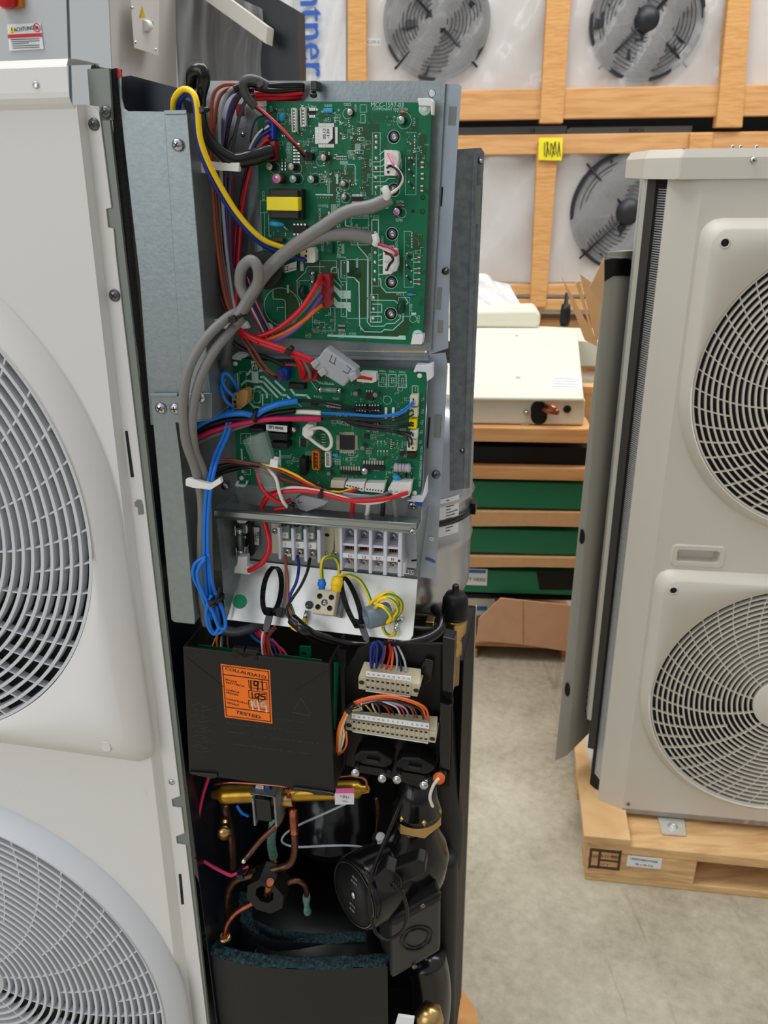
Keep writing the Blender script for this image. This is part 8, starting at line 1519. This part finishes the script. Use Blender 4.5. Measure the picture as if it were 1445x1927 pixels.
# circulation pump
pu = thing('circulation_pump', 'black circulation pump with square terminal box and disc nameplate at bottom right', 'pump')
pc = M.at(*D3(850, 600), -.045); pe = M.at(*D3(1060, 470), -.15); axp = pe-pc
dirp = (M.n*.75-M.u*.62+Vector((0, 0, .1))).normalized(); pc = M.at(*D3(850, 615), -.04); Rp = .043
b = B(blacks); b.lathe(pc-dirp*.10, dirp, [(Rp*1.0, 0), (Rp*1.04, .01), (Rp*1.04, .09), (Rp, .097), (Rp*.92, .1), (Rp*.92, .099), (.0001, .099)], 56); b.build('motor_housing', pu)
xx = dirp.cross(Vector((0, 0, 1))).normalized(); yy = xx.cross(dirp)*-1
if yy.z < 0: yy = -yy
PF_ = Fr(850, 600, 1, 0); PF_.o = pc; PF_.u = xx if xx.dot(M.u) > 0 else -xx; PF_.v = yy; PF_.n = dirp
b = B(ink); b.lathe(pc-dirp*.0008, dirp, [(Rp*.9, 0), (.0001, .0002)], 48); b.use(steel); b.loops([[PF_.W(Rp*r_*cos(t), Rp*r_*sin(t), .0002) for t in [2*pi*i/48 for i in range(48)]] for r_ in (.9, .92)]); b.lathe(pc, dirp, [(.005, 0), (.0045, .002), (.0001, .0024)], 20)
b.use(greyl); 
for q, s_ in ((.024, 'IIIII III'), (.017, 'III IIII II'), (-.017, 'IIII II III'), (-.024, 'III IIIII')):
    x_, y_ = 0, q; vs, fs = glyphs(s_); k_ = len(b.v); h_ = .0028/.7; w_ = max(v[0] for v in vs); b.v += [tuple(PF_.W((v[0]-w_/2)*h_, q+v[1]*h_, .0004)) for v in vs]; [b.face([k_+i for i in f]) for f in fs]
b.build('nameplate', pu)
# terminal box of the pump
BX = Fr(850, 600, 1, 0); e1 = M.at(*D3(1010, 720), -.01); e2 = M.at(*D3(1240, 605), -.025)
ftl, ftr, fbr, fbl = M.at(*D3(1015, 722), -.030), M.at(*D3(1238, 602), -.055), M.at(*D3(1236, 862), -.055), M.at(*D3(1018, 990), -.030)
nb = (ftr-ftl).cross(fbl-ftl).normalized(); nb = nb if nb.dot(M.n) > 0 else -nb
b = B(mat('pump_box', (46, 45, 44), .36)); dbk = -M.n*.055-M.u*.028; b.prism([ftl, ftr, fbr, fbl], dbk); b.build('terminal_box', pu, bevel=.005)
b = B(black); tl2, tr2, = M.at(*D3(940, 625), -.05), M.at(*D3(1180, 490), -.06); dn = (fbl-ftl).normalized(); e_ = nb*.002; b.prism([ftl+e_-dn*.001, ftr+e_-dn*.001, ftr+e_+dn*.014, ftl+e_+dn*.014], dbk*.96); b.build('box_lid', pu, bevel=.004)
cR = (ftl+ftr+fbr+fbl)/4+(fbl-ftl)*.03; ux = (ftr-ftl).normalized(); uy = nb.cross(ux)
b = B(blacks)
for rr_ in (.0195, .0145): b.tube([cR+nb*.0005+ux*(rr_*cos(t))+uy*(rr_*sin(t)) for t in [2*pi*i/40 for i in range(41)]], .0014, n=8, cuts=1)
b.build('round_rib', pu)
for f in (.62, .45):
    p = (ftl.lerp(ftr, .62)+nb*.001+(fbl-ftl).normalized()*.004) if f > .5 else (fbl.lerp(fbr, .45)+nb*.001-(fbl-ftl).normalized()*.003); b = B(darkst); b.lathe(p, nb, [(.0035, 0), (.003, .002), (.0001, .002)], 14); b.build('lid_screw', pu)
pg = thing('plug', 'black ribbed plug and looped black cord on top of the pump box', 'plug')
b = B(black); A_0 = M.at(*D3(960, 560), -.005); b.prism([M.at(*D3(x, y), -.004) for x, y in ((945, 535), (985, 500), (1030, 520), (1060, 545), (1060, 590), (1030, 608), (975, 608), (948, 575))], -M.n*.022); b.build('plug_body', pg, bevel=.002)
b = B(black); b.prism([M.at(*D3(x, y), -.010) for x, y in ((1020, 505), (1130, 462), (1165, 480), (1165, 525), (1060, 572), (1040, 550))], -M.n*.020); b.build('plug_head', pg, bevel=.002)
b = B(black); b.tube(d3([(1020, 560, .002), (1045, 585, .004), (1065, 610, .004), (1082, 660, .003), (1085, 720, .002), (1060, 780, .001), (1000, 810, 0), (950, 780, -.004), (925, 700, -.008), (920, 600, -.01), (940, 500, -.016), (980, 400, -.024), (1040, 250, -.04), (1080, 150, -.06), (1100, 100, -.07)]), .0022, n=10, cuts=8); b.build('cord', pg)
for k in range(4): b = B(black); x, y = 1018+k*13, 562+k*12; p = M.at(*D3(x, y), .002); q = M.at(*D3(x+5, y+5), .003); b.cyl(p, q, .0048-.0005*k, n=14); b.build('strain_rib', pg)
# brass union nut and dark pump neck
b = B(brass); p = M.at(*D3(1130, 300), -.10); q = M.at(*D3(1130, 235), -.10); b.lathe(p, q-p, [(.0001, 0), (.027, 0), (.0295, .003), (.0295, .026), (.027, .029), (.0001, .029)], 6)
for f_ in range(len(b.sm)): b.sm[f_] = False
b.use(blacks); b.lathe(q, q-p, [(.030, -.004), (.028, .003), (.024, .02), (.022, .05), (.0001, .05)], 32); b.build('union_nut', None, 'large hexagonal brass union nut above the pump', cat='nut')
b = B(blacks); b.lathe(p, (0, 0, -1), [(.022, -.004), (.024, .004), (.036, .03), (.040, .05), (.036, .08), (.03, .10), (.0001, .11)], 40); b.build('pump_neck', pu)
b = B(blacks); b.tube(d3([(1165, 880, -.12), (1185, 980, -.12), (1190, 1080, -.12), (1180, 1200, -.12)]), .028, n=28, cuts=6); b.build('pump_outlet', pu)
b = B(brass); p = M.at(*D3(1180, 1165), -.04); b.lathe(p, (M.n+Vector((0, 0, .5))), [(.0001, .012), (.006, .012), (.012, .01), (.017, .004), (.019, 0), (.019, -.012), (.015, -.02)], 6); b.build('drain_nut', None, 'brass drain fitting at the bottom edge below the pump', cat='fitting')
b = B(paper); b.prism([M.at(*D3(x, y), -.03) for x, y in ((1045, 1148), (1117, 1158), (1112, 1200), (1030, 1200))], -M.n*.004); b.build('white_tag', None, 'white tag corner at the bottom edge beside the brass fitting', cat='tag')
b = B(steel); b.cyl(M.at(*D3(950, 365), -.12), M.at(*D3(970, 362), -.10), .006, n=14); b.build('end_plug', None, 'small steel cap on the pipe stub right of the canister', cat='cap')
# black hoses at the right wall
for lb_, pts, r_ in (('thick black hose curving down the right wall from the air vent', [(1245, 480, -.20), (1250, 300, -.20), (1235, 150, -.20), (1220, -60, -.20), (1210, -200, -.20)], .026), ('black lagged pipe standing at the right wall beside the pump', [(1255, 440, -.16), (1255, 700, -.16), (1250, 1000, -.16), (1250, 1250, -.16)], .016)):
    b = B(insul); b.tube(d3(pts), r_, n=24, cuts=6); b.build('lagged_pipe', None, lb_, cat='pipe', group='lagged pipes')
# air vent with black cap
av = thing('air_vent', 'brass automatic air vent with black cap right of the apron', 'air vent')
pa = M.at(854, 1232, -.16); pt = M.at(854, 1100, -.16); H_ = pt.z-pa.z
b = B(brass); b.lathe(pa, (0, 0, 1), [(.007, -.04), (.007, 0), (.0095, .002), (.0095, H_*.16), (.0085, H_*.2), (.0085, H_*.26), (.0135, H_*.34), (.0145, H_*.5), (.0145, H_*.56)], 32); b.build('vent_body', av)
b = B(black); b.lathe(pa, (0, 0, 1), [(.0155, H_*.55), (.016, H_*.6), (.0155, H_*.64), (.0148, H_*.80), (.011, H_*.88), (.004, H_*.9), (.004, H_*.98), (.003, H_), (.0001, H_)], 32); b.build('vent_cap', av)
b = B(black); 
ah = M.at(792, 1172, -.17); b.tube([ah+M.u*(.034*cos(t))+Vector((0, 0, .008*sin(t)))+M.n*(.03*sin(t)) for t in [2*pi*i/30 for i in range(31)]], .005, n=10, cuts=1); b.build('hose_loop', None, 'black hose loop behind the right corner of the bright apron', cat='hose')
b = B(brass); b.box(M, M.l(800, 1180, -.18)[0], M.l(816, 1180, -.18)[0], M.l(800, 1190, -.18)[1], M.l(800, 1170, -.18)[1], -.20, -.18); b.build('brass_block', None, 'small brass block inside the black hose loop', cat='fitting', bevel=.001)
finish()
